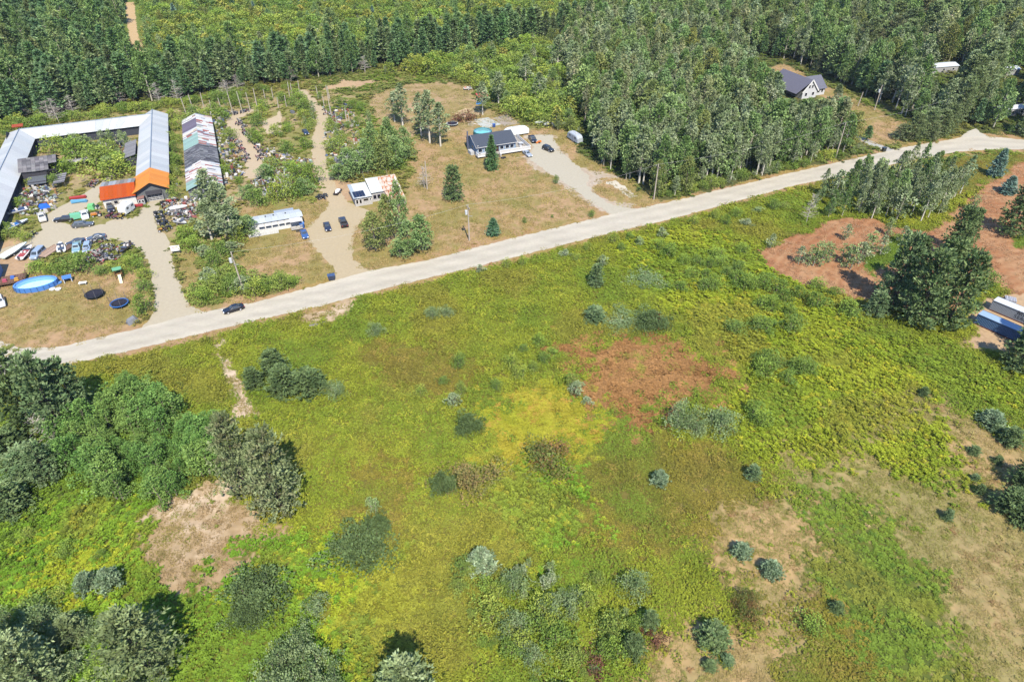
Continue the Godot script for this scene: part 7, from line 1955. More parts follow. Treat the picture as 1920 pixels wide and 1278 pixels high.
# ---------------------------------------------------------------- vehicles, scrap and yard things
func make_objects() -> void:
	car("sedan", "15171c", "black sedan driving on the pale road below the driveway", Vector3(-63.48, 0, -128.30), Vector3(-66.76, 0, -126.17))
	car("sedan", "1d2230", "dark sedan, left of two parked on the mobile home's driveway", Vector3(-50.70, 0, -168.15), Vector3(-49.32, 0, -164.47))
	car("pickup", "20242a", "black pickup, right of two parked on the mobile home's driveway", Vector3(-46.80, 0, -170.67), Vector3(-48.67, 0, -175.55))
	car("sedan", "3a5f9e", "small blue car parked at the mobile home's porch", Vector3(-55.95, 0, -163.87), Vector3(-54.66, 0, -160.90))
	car("sedan", "16213a", "navy car half hidden beside the sandy track", Vector3(-74.28, 0, -240.85), Vector3(-72.57, 0, -237.68))
	car("pickup", "15171c", "black pickup with an orange plough by the white deck", Vector3(7.31, 0, -233.54), Vector3(8.81, 0, -227.54))
	car("suv", "131418", "black four-wheel-drive on the gravel driveway", Vector3(12.36, 0, -224.63), Vector3(14.76, 0, -221.78))
	car("sedan", "a9b4c0", "silver car parked at the foot of the white deck", Vector3(5.20, 0, -220.38), Vector3(6.56, 0, -217.61))
	var b := Buf.new()
	b.box(Vector3(0, 0.45, 0), Vector3(0.2, 0.75, 2.2), lin("e08030", 0.45), Basis(Vector3.BACK, 0.25))
	b.box(Vector3(0.45, 0.4, 0), Vector3(0.8, 0.1, 0.6), lin("2a2a2a", 0.4))
	whole("snow_plough", b, M.gloss, "orange snow plough blade in front of the black pickup", "plough", Vector3(9.31, 0, -231.51), -1.0)
	car("wagon", "5d626b", "long grey station wagon at the front of the sandy yard", Vector3(-118.43, 0, -169.40), Vector3(-115.06, 0, -170.35))
	car("pickup", "eceff2", "white pickup nose-in behind the grey station wagon", Vector3(-120.58, 0, -174.89), Vector3(-118.03, 0, -170.67))
	car("wagon", "1a1c20", "black car left of the white pickup", Vector3(-125.26, 0, -172.60), Vector3(-127.48, 0, -172.27))
	car("sedan", "1e2940", "dark blue sedan, left of two parked along the sandy yard", Vector3(-115.26, 0, -159.44), Vector3(-116.78, 0, -158.29))
	car("sedan", "566070", "grey-blue sedan, right of two parked along the sandy yard", Vector3(-111.18, 0, -162.08), Vector3(-112.88, 0, -161.19))
	car("pickup", "d9d6d0", "old white pickup with cream stripes at the yard's left", Vector3(-131.92, 0, -173.57), Vector3(-128.86, 0, -169.09))
	car("van", "9fb4cc", "pale blue-grey van in the row of old vehicles", Vector3(-121.69, 0, -152.99), Vector3(-121.55, 0, -150.29))
	car("pickup", "8fb5c2", "old teal pickup in the row of old vehicles", Vector3(-113.38, 0, -156.31), Vector3(-111.96, 0, -152.99))
	car("wagon", "a3bcd8", "pale blue hatchback at the right end of the old vehicles", Vector3(-110.88, 0, -156.59), Vector3(-109.63, 0, -152.99))
	car("suv", "222428", "black car parked against the white workshop wall", Vector3(-115.40, 0, -179.25), Vector3(-113.36, 0, -175.88))
	boat("e4f1ef", "e4f1ef", 7.7, 2.5, "pale mint upturned boat at the left of the old vehicles", Vector3(-128.55, 0, -154.64), Vector3(-127.56, 0, -158.01), true)
	boat("eee9e6", "b0555a", 6.5, 2.2, "white speedboat with dark red trim beside the pale boat", Vector3(-125.02, 0, -153.53), Vector3(-125.24, 0, -156.87))
	boat("eceeee", "4a5a72", 5.2, 2.1, "white open boat standing bow-up in the old vehicles' row", Vector3(-117.42, 0, -156.31), Vector3(-119.66, 0, -160.02))
	boat("e8eef4", "2f6fb8", 6.5, 2.3, "white speedboat with a bright blue deck in the weeds", Vector3(-136.33, 0, -168.78), Vector3(-134.83, 0, -171.31))
	boat("f2f3f3", "40507a", 6.9, 2.2, "long white boat beside the dark barn wing", Vector3(-141.60, 0, -176.55), Vector3(-143.75, 0, -174.56))
	boat("f4f5f2", "d8d4c8", 4.7, 1.8, "white and green boat among the motorcycles by the garage", Vector3(-95.76, 0, -179.25), Vector3(-93.87, 0, -179.94), true)
	boat("d9dbe0", "6a6f7a", 4.3, 1.7, "small white rowing boat on the grass below the motorcycles", Vector3(-91.69, 0, -170.35), Vector3(-89.56, 0, -169.40))
	boat("8f95a3", "8f95a3", 5.2, 2.0, "grey tarpaulin-covered boat at the wood's edge behind the house", Vector3(17.48, 0, -247.97), Vector3(21.33, 0, -249.66), true)
	boat("e6ecec", "c9d2d2", 4.3, 1.7, "white boat left of the covered one behind the house", Vector3(10.68, 0, -250.23), Vector3(13.08, 0, -250.80), true)
	boat("dfe3e8", "b9c4cc", 4.0, 1.6, "pale boat between white boat and covered one", Vector3(13.58, 0, -248.53), Vector3(15.77, 0, -249.09))
	boat("3a2f2c", "50423c", 5.2, 2.1, "dark brown boat on the grass island right of the scrap heap", Vector3(-100.33, 0, -155.75), Vector3(-100.31, 0, -152.99))
	flat_trailer("beige flat trailer among the old vehicles", Vector3(-119.15, 0, -154.36), 1.35, 6.0, 2.6, "c9ad98")
	flat_trailer("small brown trailer among the old vehicles", Vector3(-115.47, 0, -156.31), 1.3, 2.8, 1.9, "8c7468")
	camper("white fifth-wheel camper behind the house's deck", Vector3(1.53, 0, -239.26), YAW + PI, 9.0, "f0f2f3", true)
	camper("silver-covered travel trailer at the wood's edge", Vector3(22.11, 0, -233.54), -1.1, 7.0, "b6bcc6", true)
	camper("small white trailer with its tongue down before the workshop", Vector3(-110.03, 0, -177.89), 1.4, 4.2, "f2f3f4", false)
	var k := 0
	for q in [["2b2d33", Vector3(-100.62, 0, -176.55), "black quad bike at the head of the line by the garage"], ["25272c", Vector3(-99.07, 0, -173.90), "black quad bike second in the line by the garage"], ["32363f", Vector3(-97.56, 0, -171.31), "dark grey quad bike third in the line by the garage"], ["2c3038", Vector3(-96.15, 0, -170.04), "dark quad bike beside the third in the line"], ["d8a030", Vector3(-95.19, 0, -166.60), "yellow quad bike at the near end of the line"], ["2b3442", Vector3(-94.27, 0, -167.22), "blue-black quad bike next to the yellow one"], ["b7c24a", Vector3(-129.31, 0, -163.87), "lime green and black quad bike left of the yard"], ["8a3a3a", Vector3(-113.65, 0, -174.89), "dark red quad bike before the workshop"], ["9a4a44", Vector3(-111.39, 0, -174.56), "faded red quad bike before the workshop"], ["c9b040", Vector3(-110.18, 0, -174.56), "yellow quad bike before the workshop"], ["24262c", Vector3(-57.31, 0, -187.01), "black quad bike, left of two at the track's foot"], ["2a2c32", Vector3(-55.80, 0, -187.38), "black quad bike, right of two at the track's foot"], ["20242a", Vector3(-101.45, 0, -183.07), "black quad bike at the garage corner"]]:
		var o := quad_bike(q[0])
		o.position = q[1]
		o.rotation.y = [0.3, 0.25, 0.4, 1.4, 0.3, 1.2, 1.5, 1.5, 1.4, 1.5, 1.3, 1.4, 0.5][k]
		o.scale = Vector3.ONE * 1.25
		tag(o, q[2], "quad bike")
		k += 1
	tractor("d88a30", "orange garden tractor right of the white pickup", Vector3(-117.59, 0, -175.55), 0.5)
	tractor("c04038", "red lawn tractor among motorcycles by the garage", Vector3(-99.71, 0, -183.78), 0.2)
	b = Buf.new()
	b.loft([[Vector3(-1.6, 0.5, -0.9), Vector3(1.6, 0.5, -0.9), Vector3(1.6, 0.5, 0.9), Vector3(-1.6, 0.5, 0.9)], [Vector3(-1.3, 1.9, -0.7), Vector3(1.2, 1.7, -0.7), Vector3(1.2, 1.7, 0.7), Vector3(-1.3, 1.9, 0.7)]], lin("7fcaa8", 0.42))
	whole("tarpaulin", b, M.vc, "mint green tarpaulin over something beside the white pickup", "tarpaulin", Vector3(-122.32, 0, -173.57), 0.6)
	b = Buf.new()
	b.loft([[Vector3(-1.0, 0, -1.0), Vector3(1.0, 0, -1.0), Vector3(1.0, 0, 1.0), Vector3(-1.0, 0, 1.0)], [Vector3(-0.8, 1.5, -0.7), Vector3(0.8, 1.6, -0.7), Vector3(0.7, 1.5, 0.8), Vector3(-0.7, 1.4, 0.7)]], lin("7fd08a", 0.42))
	whole("tarpaulin", b, M.vc, "light green tarpaulin heap left of the workshop wall", "tarpaulin", Vector3(-121.26, 0, -179.94), 0.2)
	b = Buf.new()
	b.loft([[Vector3(-1.5, 0, -1.1), Vector3(1.5, 0, -1.2), Vector3(1.6, 0, 1.1), Vector3(-1.4, 0, 1.2)], [Vector3(-0.9, 1.3, -0.6), Vector3(1.0, 1.1, -0.7), Vector3(0.9, 1.4, 0.6), Vector3(-0.8, 1.0, 0.7)]], lin("2f72e0", 0.42))
	whole("tarpaulin", b, M.vc, "bright blue tarpaulin at the right of the scrap by the barn", "tarpaulin", Vector3(-135.33, 0, -180.63), 0.7)
	for q in [["c0504c", Vector3(-128.86, 0, -187.01), "stack of red panels beside the dirt track"], ["7ac0ea", Vector3(-127.26, 0, -184.49), "light blue panels in front of the red stack"], ["b9484a", Vector3(-109.41, 0, -181.32), "red canopy frame at the workshop's right corner"]]:
		var t := thing("panel_stack", q[2], "panels", q[1], 0.25)
		for i in 4:
			b = Buf.new()
			b.box(Vector3(rr(-0.2, 0.2), 0.12 + i * 0.16, rr(-0.15, 0.15)), Vector3(4.2, 0.1, 1.1), shade(lin(q[0], 0.42), rr(0.8, 1.2)), Basis(Vector3.UP, rr(-0.15, 0.15)))
			part("panel", b, t)
	b = Buf.new()
	b.box(Vector3(0, 0.25, 0), Vector3(4.4, 0.5, 0.5), lin("e8efea", 0.5))
	b.box(Vector3(-0.3, 0.52, 0), Vector3(3.8, 0.06, 0.4), lin("6f9a88", 0.42))
	whole("canoe_trailer", b, M.vc, "long pale green-topped box beside the line of quad bikes", "box", Vector3(-100.08, 0, -178.57), 0.75)
	# motorcycles: rows along the sand track, heaps by the garage and on the grass island
	var protos := []
	for hex in ["2a2c34", "8c3a3a", "3d4a66", "c8c6c2", "b0443c", "4a4c52"]: protos.append(motorcycle(hex))
	var used := {}
	var rows := [[PackedVector2Array([Vector2(-102.6, -253.1), Vector2(-99.4, -248.5), Vector2(-95.6, -240.9), Vector2(-92.1, -234.6), Vector2(-88.7, -228.0), Vector2(-84.9, -220.8), Vector2(-82.7, -214.0)]), 34, "motorcycle rusting in the row right of the sandy track", "motorcycles in rows along the sandy track"], [PackedVector2Array([Vector2(-103.0, -243.6), Vector2(-98.5, -234.6), Vector2(-94.2, -228.0), Vector2(-90.1, -219.9), Vector2(-86.7, -214.0)]), 26, "motorcycle rusting in the row left of the sandy track", "motorcycles in rows along the sandy track"], [PackedVector2Array([Vector2(-109.4, -262.6), Vector2(-106.5, -261.4), Vector2(-104.0, -263.9), Vector2(-101.4, -266.4)]), 12, "motorcycle parked at the head of the sandy track", "motorcycles in rows along the sandy track"], [PackedVector2Array([Vector2(-98.8, -179.9), Vector2(-96.4, -178.6), Vector2(-93.9, -177.9), Vector2(-91.8, -178.6)]), 13, "motorcycle in the front row beside the garage", "motorcycles heaped beside the garage"], [PackedVector2Array([Vector2(-100.7, -182.4), Vector2(-97.8, -182.0), Vector2(-95.7, -184.8), Vector2(-93.1, -182.7)]), 13, "motorcycle in the rear row beside the garage", "motorcycles heaped beside the garage"], [PackedVector2Array([Vector2(-96.9, -175.9), Vector2(-94.9, -176.5), Vector2(-92.3, -175.9), Vector2(-90.8, -177.9)]), 13, "motorcycle at the near side of the heap beside the garage", "motorcycles heaped beside the garage"], [PackedVector2Array([Vector2(-92.5, -173.2), Vector2(-90.2, -172.6)]), 3, "motorcycle lying by the white rowing boat", "motorcycles heaped beside the garage"], [PackedVector2Array([Vector2(-79.6, -199.2), Vector2(-76.6, -197.2), Vector2(-72.7, -195.3), Vector2(-70.7, -196.8)]), 12, "motorcycle frame in the scrap above the mobile home", "scrap bikes above the mobile home"], [PackedVector2Array([Vector2(-71.8, -263.9), Vector2(-68.2, -256.6), Vector2(-65.4, -250.8), Vector2(-61.4, -240.9)]), 12, "motorcycle in the scrap right of the far track", "scrap bikes right of the far track"], [PackedVector2Array([Vector2(-144.9, -188.5), Vector2(-144.2, -190.7), Vector2(-140.8, -189.2), Vector2(-139.0, -190.0)]), 12, "motorcycle in the scrap beside the barn's left wing", "scrap bikes beside the barn's left wing"], [PackedVector2Array([Vector2(-142.3, -183.4), Vector2(-139.9, -182.4), Vector2(-137.6, -182.7)]), 9, "motorcycle in the nearer scrap row by the barn's left wing", "scrap bikes beside the barn's left wing"], [PackedVector2Array([Vector2(-141.7, -230.5), Vector2(-140.5, -231.5), Vector2(-138.3, -229.5)]), 8, "motorcycle in the red and white scrap in the barn court", "scrap bikes in the barn court"], [PackedVector2Array([Vector2(-129.6, -194.5), Vector2(-129.3, -197.2), Vector2(-128.8, -200.0)]), 7, "motorcycle leaning along the track into the court", "scrap bikes along the court track"]]
	for row in rows:
		var line: PackedVector2Array = row[0]
		for i in row[1]:
			var f: float = float(i) / row[1] * (line.size() - 1)
			var p := line[int(f)].lerp(line[mini(int(f) + 1, line.size() - 1)], f - int(f))
			var at := Vector3(p.x + rr(-1.3, 1.3), 0, p.y + rr(-1.3, 1.3))
			var n := rng.randi() % protos.size()
			var o: Node3D = protos[n]
			if used.has(n): o = copy(protos[n], "motorcycle", row[2], at, rr(0, TAU), row[3])
			else:
				used[n] = true
				o.position = at
				tag(o, row[2], "motorcycle", row[3])
			o.rotation = Vector3(rr(-0.3, 0.3), rr(0, TAU), 0)
	# heap of tangled cycle parts on the grass island
	for i in 46:
		var p: Vector3 = Vector3(-105.75, 0, -155.19)
		var o := copy(protos[rng.randi() % 6], "motorcycle", "motorcycle in the black tangled heap on the grass island", p + Vector3(rr(-5, 5), rr(0.0, 0.5), rr(-6, 6)), 0.0, "motorcycles heaped on the grass island")
		o.rotation = Vector3(rr(-0.9, 0.9), rr(0, TAU), rr(-0.3, 0.3))
	# scrap that can be told apart
	var places := [[PackedVector2Array([Vector2(-125.7, -260.8), Vector2(-114.6, -267.0), Vector2(-104.5, -246.3), Vector2(-104.7, -235.6), Vector2(-112.4, -254.8)]), 26, "behind the patchwork shed"], [PackedVector2Array([Vector2(-103.8, -233.0), Vector2(-100.0, -235.6), Vector2(-90.9, -216.2), Vector2(-85.1, -203.3), Vector2(-88.9, -197.2), Vector2(-96.8, -216.2)]), 40, "between patchwork shed and sandy track"], [PackedVector2Array([Vector2(-85.9, -223.2), Vector2(-80.3, -225.6), Vector2(-70.6, -216.2), Vector2(-64.2, -207.5), Vector2(-64.2, -197.2), Vector2(-72.5, -197.2), Vector2(-79.6, -207.5)]), 46, "between the two sandy tracks"], [PackedVector2Array([Vector2(-78.5, -195.3), Vector2(-65.9, -197.2), Vector2(-66.7, -190.7), Vector2(-73.5, -189.2)]), 26, "above the mobile home"], [PackedVector2Array([Vector2(-63.7, -220.8), Vector2(-58.9, -228.0), Vector2(-50.2, -220.8), Vector2(-48.3, -209.6), Vector2(-58.2, -207.5)]), 44, "right of the far sandy track"], [PackedVector2Array([Vector2(-72.5, -270.2), Vector2(-65.8, -273.4), Vector2(-57.6, -246.3), Vector2(-59.9, -233.0), Vector2(-68.0, -251.9)]), 34, "among the posts beside the far track"], [PackedVector2Array([Vector2(-150.4, -195.3), Vector2(-146.6, -197.2), Vector2(-137.7, -191.5), Vector2(-135.6, -185.9), Vector2(-135.6, -178.9), Vector2(-141.0, -178.9)]), 44, "in the weeds beside the barn's left wing"], [PackedVector2Array([Vector2(-147.5, -238.2), Vector2(-140.4, -243.6), Vector2(-134.4, -234.6), Vector2(-134.8, -223.2), Vector2(-140.5, -225.6)]), 28, "in the barn court"], [PackedVector2Array([Vector2(-89.8, -280.1), Vector2(-79.0, -280.1), Vector2(-76.3, -263.9), Vector2(-78.1, -246.3), Vector2(-84.8, -260.8)]), 22, "beside the far sandy clearing"], [PackedVector2Array([Vector2(-108.2, -203.3), Vector2(-111.2, -216.2), Vector2(-105.5, -203.3), Vector2(-99.7, -187.0), Vector2(-101.6, -187.0)]), 12, "in the alley by the barn"], [PackedVector2Array([Vector2(-132.1, -182.4), Vector2(-129.5, -184.8), Vector2(-119.7, -182.4), Vector2(-117.8, -177.2), Vector2(-122.3, -179.9)]), 14, "left of the workshop"], [PackedVector2Array([Vector2(-102.6, -185.6), Vector2(-96.3, -186.3), Vector2(-90.7, -180.6), Vector2(-90.1, -173.9), Vector2(-94.3, -173.2), Vector2(-98.9, -177.9)]), 22, "beside the garage"]]
	for pl in places:
		var spots := spots_in(pl[0], 1.7, 0.5)
		for i in mini(pl[1], spots.size()):
			var kind := rng.randi() % 5
			b = Buf.new()
			junk_item(kind, b, Vector3.ZERO, rr(0.9, 1.8))
			var at: Vector3 = spots[rng.randi() % spots.size()]
			whole(["scrap_machine", "sheet_metal", "steel_drum", "tyre_stack", "scrap_pipe"][kind], b, M.vc, ["discarded machine lying ", "loose sheet of metal ", "old steel drum standing ", "worn tyres lying ", "length of pipe lying "][kind] + pl[2], ["scrap", "sheet metal", "drum", "tyre", "pipe"][kind], at + Vector3(0, 0.01, 0), 0.0, ["discarded machines ", "sheets of metal ", "steel drums ", "tyres ", "pipes "][kind] + pl[2])
	for pl in [[PackedVector2Array([Vector2(-126.9, -263.9), Vector2(-111.4, -267.0), Vector2(-85.1, -203.3), Vector2(-88.3, -195.3), Vector2(-98.0, -216.2)]), 420, "small rusting scrap strewn round the sandy track's left side"], [PackedVector2Array([Vector2(-89.0, -230.5), Vector2(-65.3, -216.2), Vector2(-62.9, -195.3), Vector2(-77.4, -197.2)]), 420, "small rusting scrap strewn between the two sandy tracks"], [PackedVector2Array([Vector2(-74.6, -270.2), Vector2(-63.7, -273.4), Vector2(-49.3, -220.8), Vector2(-47.9, -207.5), Vector2(-59.0, -207.5)]), 420, "small rusting scrap strewn right of the far track"], [PackedVector2Array([Vector2(-152.3, -197.2), Vector2(-139.0, -195.3), Vector2(-130.9, -177.2), Vector2(-139.8, -175.5)]), 320, "small scrap strewn in the weeds by the barn's left wing"], [PackedVector2Array([Vector2(-148.8, -240.9), Vector2(-137.5, -243.6), Vector2(-128.9, -216.2), Vector2(-138.2, -220.8)]), 200, "small scrap strewn in the barn court"], [PackedVector2Array([Vector2(-103.1, -185.9), Vector2(-92.6, -185.6), Vector2(-88.9, -173.2), Vector2(-95.4, -172.3)]), 260, "small machine parts strewn beside the garage"], [PackedVector2Array([Vector2(-81.3, -199.2), Vector2(-65.9, -197.2), Vector2(-66.9, -188.5), Vector2(-74.8, -188.5)]), 200, "small scrap strewn above the mobile home"]]:
		b = Buf.new()
		var spots := spots_in(pl[0], 1.1, 0.5)
		for i in pl[1]:
			if spots.size(): junk_item(rng.randi() % 5, b, spots[rng.randi() % spots.size()] + Vector3(rr(-0.5, 0.5), 0, rr(-0.5, 0.5)), rr(0.5, 1.25))
		var o := whole("scrap_litter", b, M.vc, pl[2], "scrap")
		o.set_meta("kind", "stuff")
	# grey collapsed shed remains right of the track
	var t := thing("collapsed_shed", "heap of grey boards from a collapsed shed right of the track", "ruin", Vector3(-54.03, 0, -217.15), 0.4)
	for i in 34:
		b = Buf.new()
		b.box(Vector3(rr(-5, 5), rr(0.1, 0.9), rr(-3, 3)), Vector3(rr(2.0, 4.5), 0.06, rr(0.2, 0.5)), shade(lin("b4b2b4", 0.38), rr(0.7, 1.2)), Basis(Vector3.UP, rr(-0.6, 0.6)) * Basis(Vector3.BACK, rr(-0.15, 0.15)))
		part("plank", b, t, M.worn)
	b = Buf.new()
	slab(b, Vector3(-3, 0.4, 1.5), Vector3(4.5, 0.4, 0.5), Vector3(3.5, 1.6, -3), Vector3(-1, 1.8, -2.5), 0.08, lin("a2a2aa", 0.36))
	part("fallen_roof", b, t, M.worn)
	# tall grey posts standing in the scrap yard
	for q in [[Vector3(-111.41, 0, -262.01), 6.0], [Vector3(-106.91, 0, -260.80), 9.0], [Vector3(-103.61, 0, -262.01), 8.5], [Vector3(-101.88, 0, -265.72), 7.0], [Vector3(-98.21, 0, -263.86), 9.0], [Vector3(-122.51, 0, -262.63), 7.0], [Vector3(-118.84, 0, -263.86), 7.5], [Vector3(-125.13, 0, -261.40), 6.5], [Vector3(-115.52, 0, -262.63), 5.0], [Vector3(-100.02, 0, -279.40), 4.0], [Vector3(-96.97, 0, -280.07), 4.5], [Vector3(-89.36, 0, -280.76), 6.0], [Vector3(-90.80, 0, -282.13), 6.0], [Vector3(-86.10, 0, -280.76), 7.0], [Vector3(-78.58, 0, -280.07), 5.0], [Vector3(-74.97, 0, -281.44), 5.0], [Vector3(-73.88, 0, -279.40), 5.0], [Vector3(-88.94, 0, -270.16), 4.5], [Vector3(-91.40, 0, -267.61), 4.5], [Vector3(-69.50, 0, -260.80), 6.5], [Vector3(-68.71, 0, -258.99), 6.0], [Vector3(-64.53, 0, -248.53), 5.0], [Vector3(-61.88, 0, -253.09), 4.5], [Vector3(-60.01, 0, -248.53), 5.0], [Vector3(-62.96, 0, -256.60), 4.0], [Vector3(-74.01, 0, -270.16), 4.0], [Vector3(-138.21, 0, -214.00), 5.0], [Vector3(-142.59, 0, -214.00), 4.0], [Vector3(-135.04, 0, -219.91), 4.5]]:
		b = Buf.new()
		b.tube(Vector3.ZERO, Vector3(rr(-0.5, 0.3), q[1], rr(-0.3, 0.3)), 0.17, 0.12, 6, lin("cfc6ba", 0.42))
		whole("wooden_post", b, M.bark, "weathered upright pole standing among scrap, weeds and tracks", "post", q[0], 0.0, "bare poles standing in the scrap yard")
	# utility poles
	var a := pole("grey utility pole with transformer beside the bushes left of the road's middle", Vector3(-63.63, 0, -136.12), 11.0, true, true, Vector3(-0.3, 0, 0.3))
	var c := pole("pale utility pole with transformer on the dry lawn near the road", Vector3(-11.37, 0, -161.19), 10.5, true, true)
	var d := pole("utility pole at the road edge before the aspen wood", Vector3(41.99, 0, -186.29), 11.0, true, false)
	var e := pole("utility pole at the wood's edge by the narrow grey driveway", Vector3(107.87, 0, -218.06), 12.0, true, false)
	pole("utility pole with a small transformer on the lawn below the gabled house", Vector3(141.36, 0, -266.35), 9.5, false, true, Vector3.ZERO, "")
	pole("leaning bare pole just left of the gabled house lawn's utility pole", Vector3(136.72, 0, -270.80), 5.5, false, false, Vector3(0.4, 0, 0), "")
	var f2 := pole("utility pole at the pines behind the road bend", Vector3(170.29, 0, -255.42), 11.0, true, false)
	pole("thin bare pole on the lawn before the brownish dead tree", Vector3(-25.80, 0, -193.36), 9.0, false, false, Vector3.ZERO, "")
	wire(a, c, "thin power line between the transformer poles at the road")
	wire(c, d, "thin power line from dry lawn to the aspen wood")
	wire(d, e, "thin power line along the aspen wood's road edge")
	wire(e, f2, "thin power line towards the road bend")
	# left lawn
	pool("big oval blue swimming pool on the left lawn", Vector3(-114.02, 0, -138.47), 4.6, 2.7, 0.35, "5a90dc", "a4dcee")
	pool("round turquoise pool half hidden behind the ranch house", Vector3(-10.54, 0, -240.32), 3.2, 3.2, 0.0, "4a8c98", "4fa8ac")
	trampoline("black netted trampoline on the left lawn, upper of two", Vector3(-97.91, 0, -134.05), 2.1, "2a3038", true)
	trampoline("blue-rimmed trampoline on the left lawn, lower of two", Vector3(-90.28, 0, -130.25), 2.0, "3f80d0", true)
	trampoline("black trampoline with a pale rim beside the lawn birches", Vector3(-22.08, 0, -249.09), 2.2, "c9cfc6", false)
	t = thing("play_set", "wooden climbing frame with green roof and yellow slide on the left lawn", "play set", Vector3(-95.61, 0, -141.85), 0.5)
	b = Buf.new()
	slab(b, Vector3(-1.0, 2.5, 0), Vector3(1.0, 2.5, 0), Vector3(1.0, 2.9, -0.9), Vector3(-1.0, 2.9, -0.9), 0.06, lin("6fae8c", 0.42))
	slab(b, Vector3(-1.0, 2.5, -1.8), Vector3(1.0, 2.5, -1.8), Vector3(1.0, 2.9, -0.92), Vector3(-1.0, 2.9, -0.92), 0.06, lin("6fae8c", 0.42))
	part("canopy", b, t)
	for p in [Vector3(-0.8, 0, -0.1), Vector3(0.8, 0, -0.1), Vector3(-0.8, 0, -1.7), Vector3(0.8, 0, -1.7)]:
		b = Buf.new()
		b.tube(p, p + Vector3(0, 2.6, 0), 0.07, 0.07, 6, lin("7a5a42", 0.42))
		part("post", b, t)
	b = Buf.new()
	b.box(Vector3(0, 1.2, -0.9), Vector3(1.7, 0.1, 1.7), lin("8a6648", 0.42))
	part("platform", b, t)
	b = Buf.new()
	b.box(Vector3(0.1, 0.65, 1.2), Vector3(0.6, 0.08, 2.7), lin("efe6c0", 0.55), Basis(Vector3.RIGHT, 0.42))
	for s in [-1, 1]: b.box(Vector3(0.1 + s * 0.32, 0.75, 1.2), Vector3(0.06, 0.2, 2.7), lin("efe6c0", 0.5), Basis(Vector3.RIGHT, 0.42))
	part("slide", b, t)
	t = thing("toy_playhouse", "white and blue plastic playhouse right of the blue pool", "toy", Vector3(-107.72, 0, -140.88), 0.5)
	b = Buf.new()
	for s in [-1, 1]: b.box(Vector3(s * 0.8, 0.6, 0), Vector3(0.1, 1.2, 1.6), lin("e8edf4", 0.6))
	b.box(Vector3(0, 0.6, -0.8), Vector3(1.6, 1.2, 0.1), lin("e8edf4", 0.6))
	part("wall", b, t)
	b = Buf.new()
	slab(b, Vector3(-1.0, 1.2, 0.9), Vector3(1.0, 1.2, 0.9), Vector3(1.0, 1.75, 0), Vector3(-1.0, 1.75, 0), 0.06, lin("4f80c8", 0.45))
	slab(b, Vector3(-1.0, 1.2, -0.9), Vector3(1.0, 1.2, -0.9), Vector3(1.0, 1.75, -0.01), Vector3(-1.0, 1.75, -0.01), 0.06, lin("dfe8f2", 0.55))
	part("roof", b, t)
	t = thing("garden_table", "low white garden table on the left lawn", "table", Vector3(-103.25, 0, -139.19), 0.2)
	b = Buf.new()
	b.box(Vector3(0, 0.7, 0), Vector3(1.7, 0.06, 0.9), lin("f0ece6", 0.6))
	part("tabletop", b, t)
	for s in [Vector3(-0.7, 0, -0.3), Vector3(0.7, 0, -0.3), Vector3(-0.7, 0, 0.3), Vector3(0.7, 0, 0.3)]:
		b = Buf.new()
		b.tube(s, s + Vector3(0, 0.68, 0), 0.04, 0.04, 6, lin("e0dcd6", 0.55))
		part("leg", b, t)
	for q in [[Vector3(-109.54, 0, -139.91), "small blue toy beside the pool's right end", "5f8fd0"], [Vector3(-109.55, 0, -137.05), "left of two pale paddling trays below the pool", "e0ded8"], [Vector3(-108.15, 0, -137.05), "right of two pale paddling trays below the pool", "e6e2dc"]]:
		b = Buf.new()
		b.tube(Vector3.ZERO, Vector3(0, 0.3, 0), 0.6, 0.7, 12, lin(q[2], 0.5))
		whole("toy_tray", b, M.vc, q[1], "toy", q[0])
	t = thing("covered_mower", "grey tarpaulin-covered machine on the lawn's right corner", "covered machine", Vector3(-84.51, 0, -123.89), 0.9)
	b = Buf.new()
	b.loft([[Vector3(-1.3, 0, -0.8), Vector3(1.3, 0, -0.8), Vector3(1.2, 0, 0.8), Vector3(-1.3, 0, 0.9)], [Vector3(-0.9, 1.0, -0.5), Vector3(0.7, 1.3, -0.4), Vector3(0.7, 1.2, 0.5), Vector3(-0.8, 0.9, 0.5)]], lin("8a8f98", 0.42))
	part("cover", b, t)
	b = Buf.new()
	b.tube(Vector3(-1.2, 0.3, 0), Vector3(-2.4, 1.4, 0.2), 0.05, 0.05, 6, lin("4a4e56", 0.4))
	b.tube(Vector3(0.9, 0.2, 0.9), Vector3(0.4, 1.6, 0.3), 0.05, 0.05, 6, lin("4a4e56", 0.4))
	part("frame", b, t)
	# blue house cut by the left edge, with its deck
	t = thing("blue_house", "blue house cut off by the left edge beside the pool", "house", Vector3(-121.40, 0, -133.14), YAW)
	b = Buf.new()
	body(b, -8.0, 0.0, -14.0, 0.0, 3.0, 5.2, false, lin("7f9cc8", 0.5))
	part("wall", b, t)
	slope(t, "roof", Vector3(0.5, 2.9, 0.5), Vector3(0.5, 2.9, -14.5), Vector3(-4.0, 5.3, -14.5), Vector3(-4.0, 5.3, 0.5), 1, [lin("5a6a88", 0.36)], M.worn)
	slope(t, "roof", Vector3(-8.5, 2.9, 0.5), Vector3(-8.5, 2.9, -14.5), Vector3(-4.0, 5.3, -14.5), Vector3(-4.0, 5.3, 0.5), 1, [lin("5a6a88", 0.36)], M.worn)
	window(t, Vector3(0, 1.7, -4.0), 1.2, 1.1, Vector3.RIGHT)
	t = thing("wooden_deck", "brown deck crowded with toys between blue house and pool", "deck", Vector3(-120.46, 0, -139.19), YAW)
	for i in 10:
		b = Buf.new()
		b.box(Vector3(-2.7 + i * 0.6, 0.9, -1.2), Vector3(0.56, 0.08, 4.2), shade(lin("8a6a5c", 0.42), rr(0.85, 1.1)))
		part("plank", b, t, M.worn)
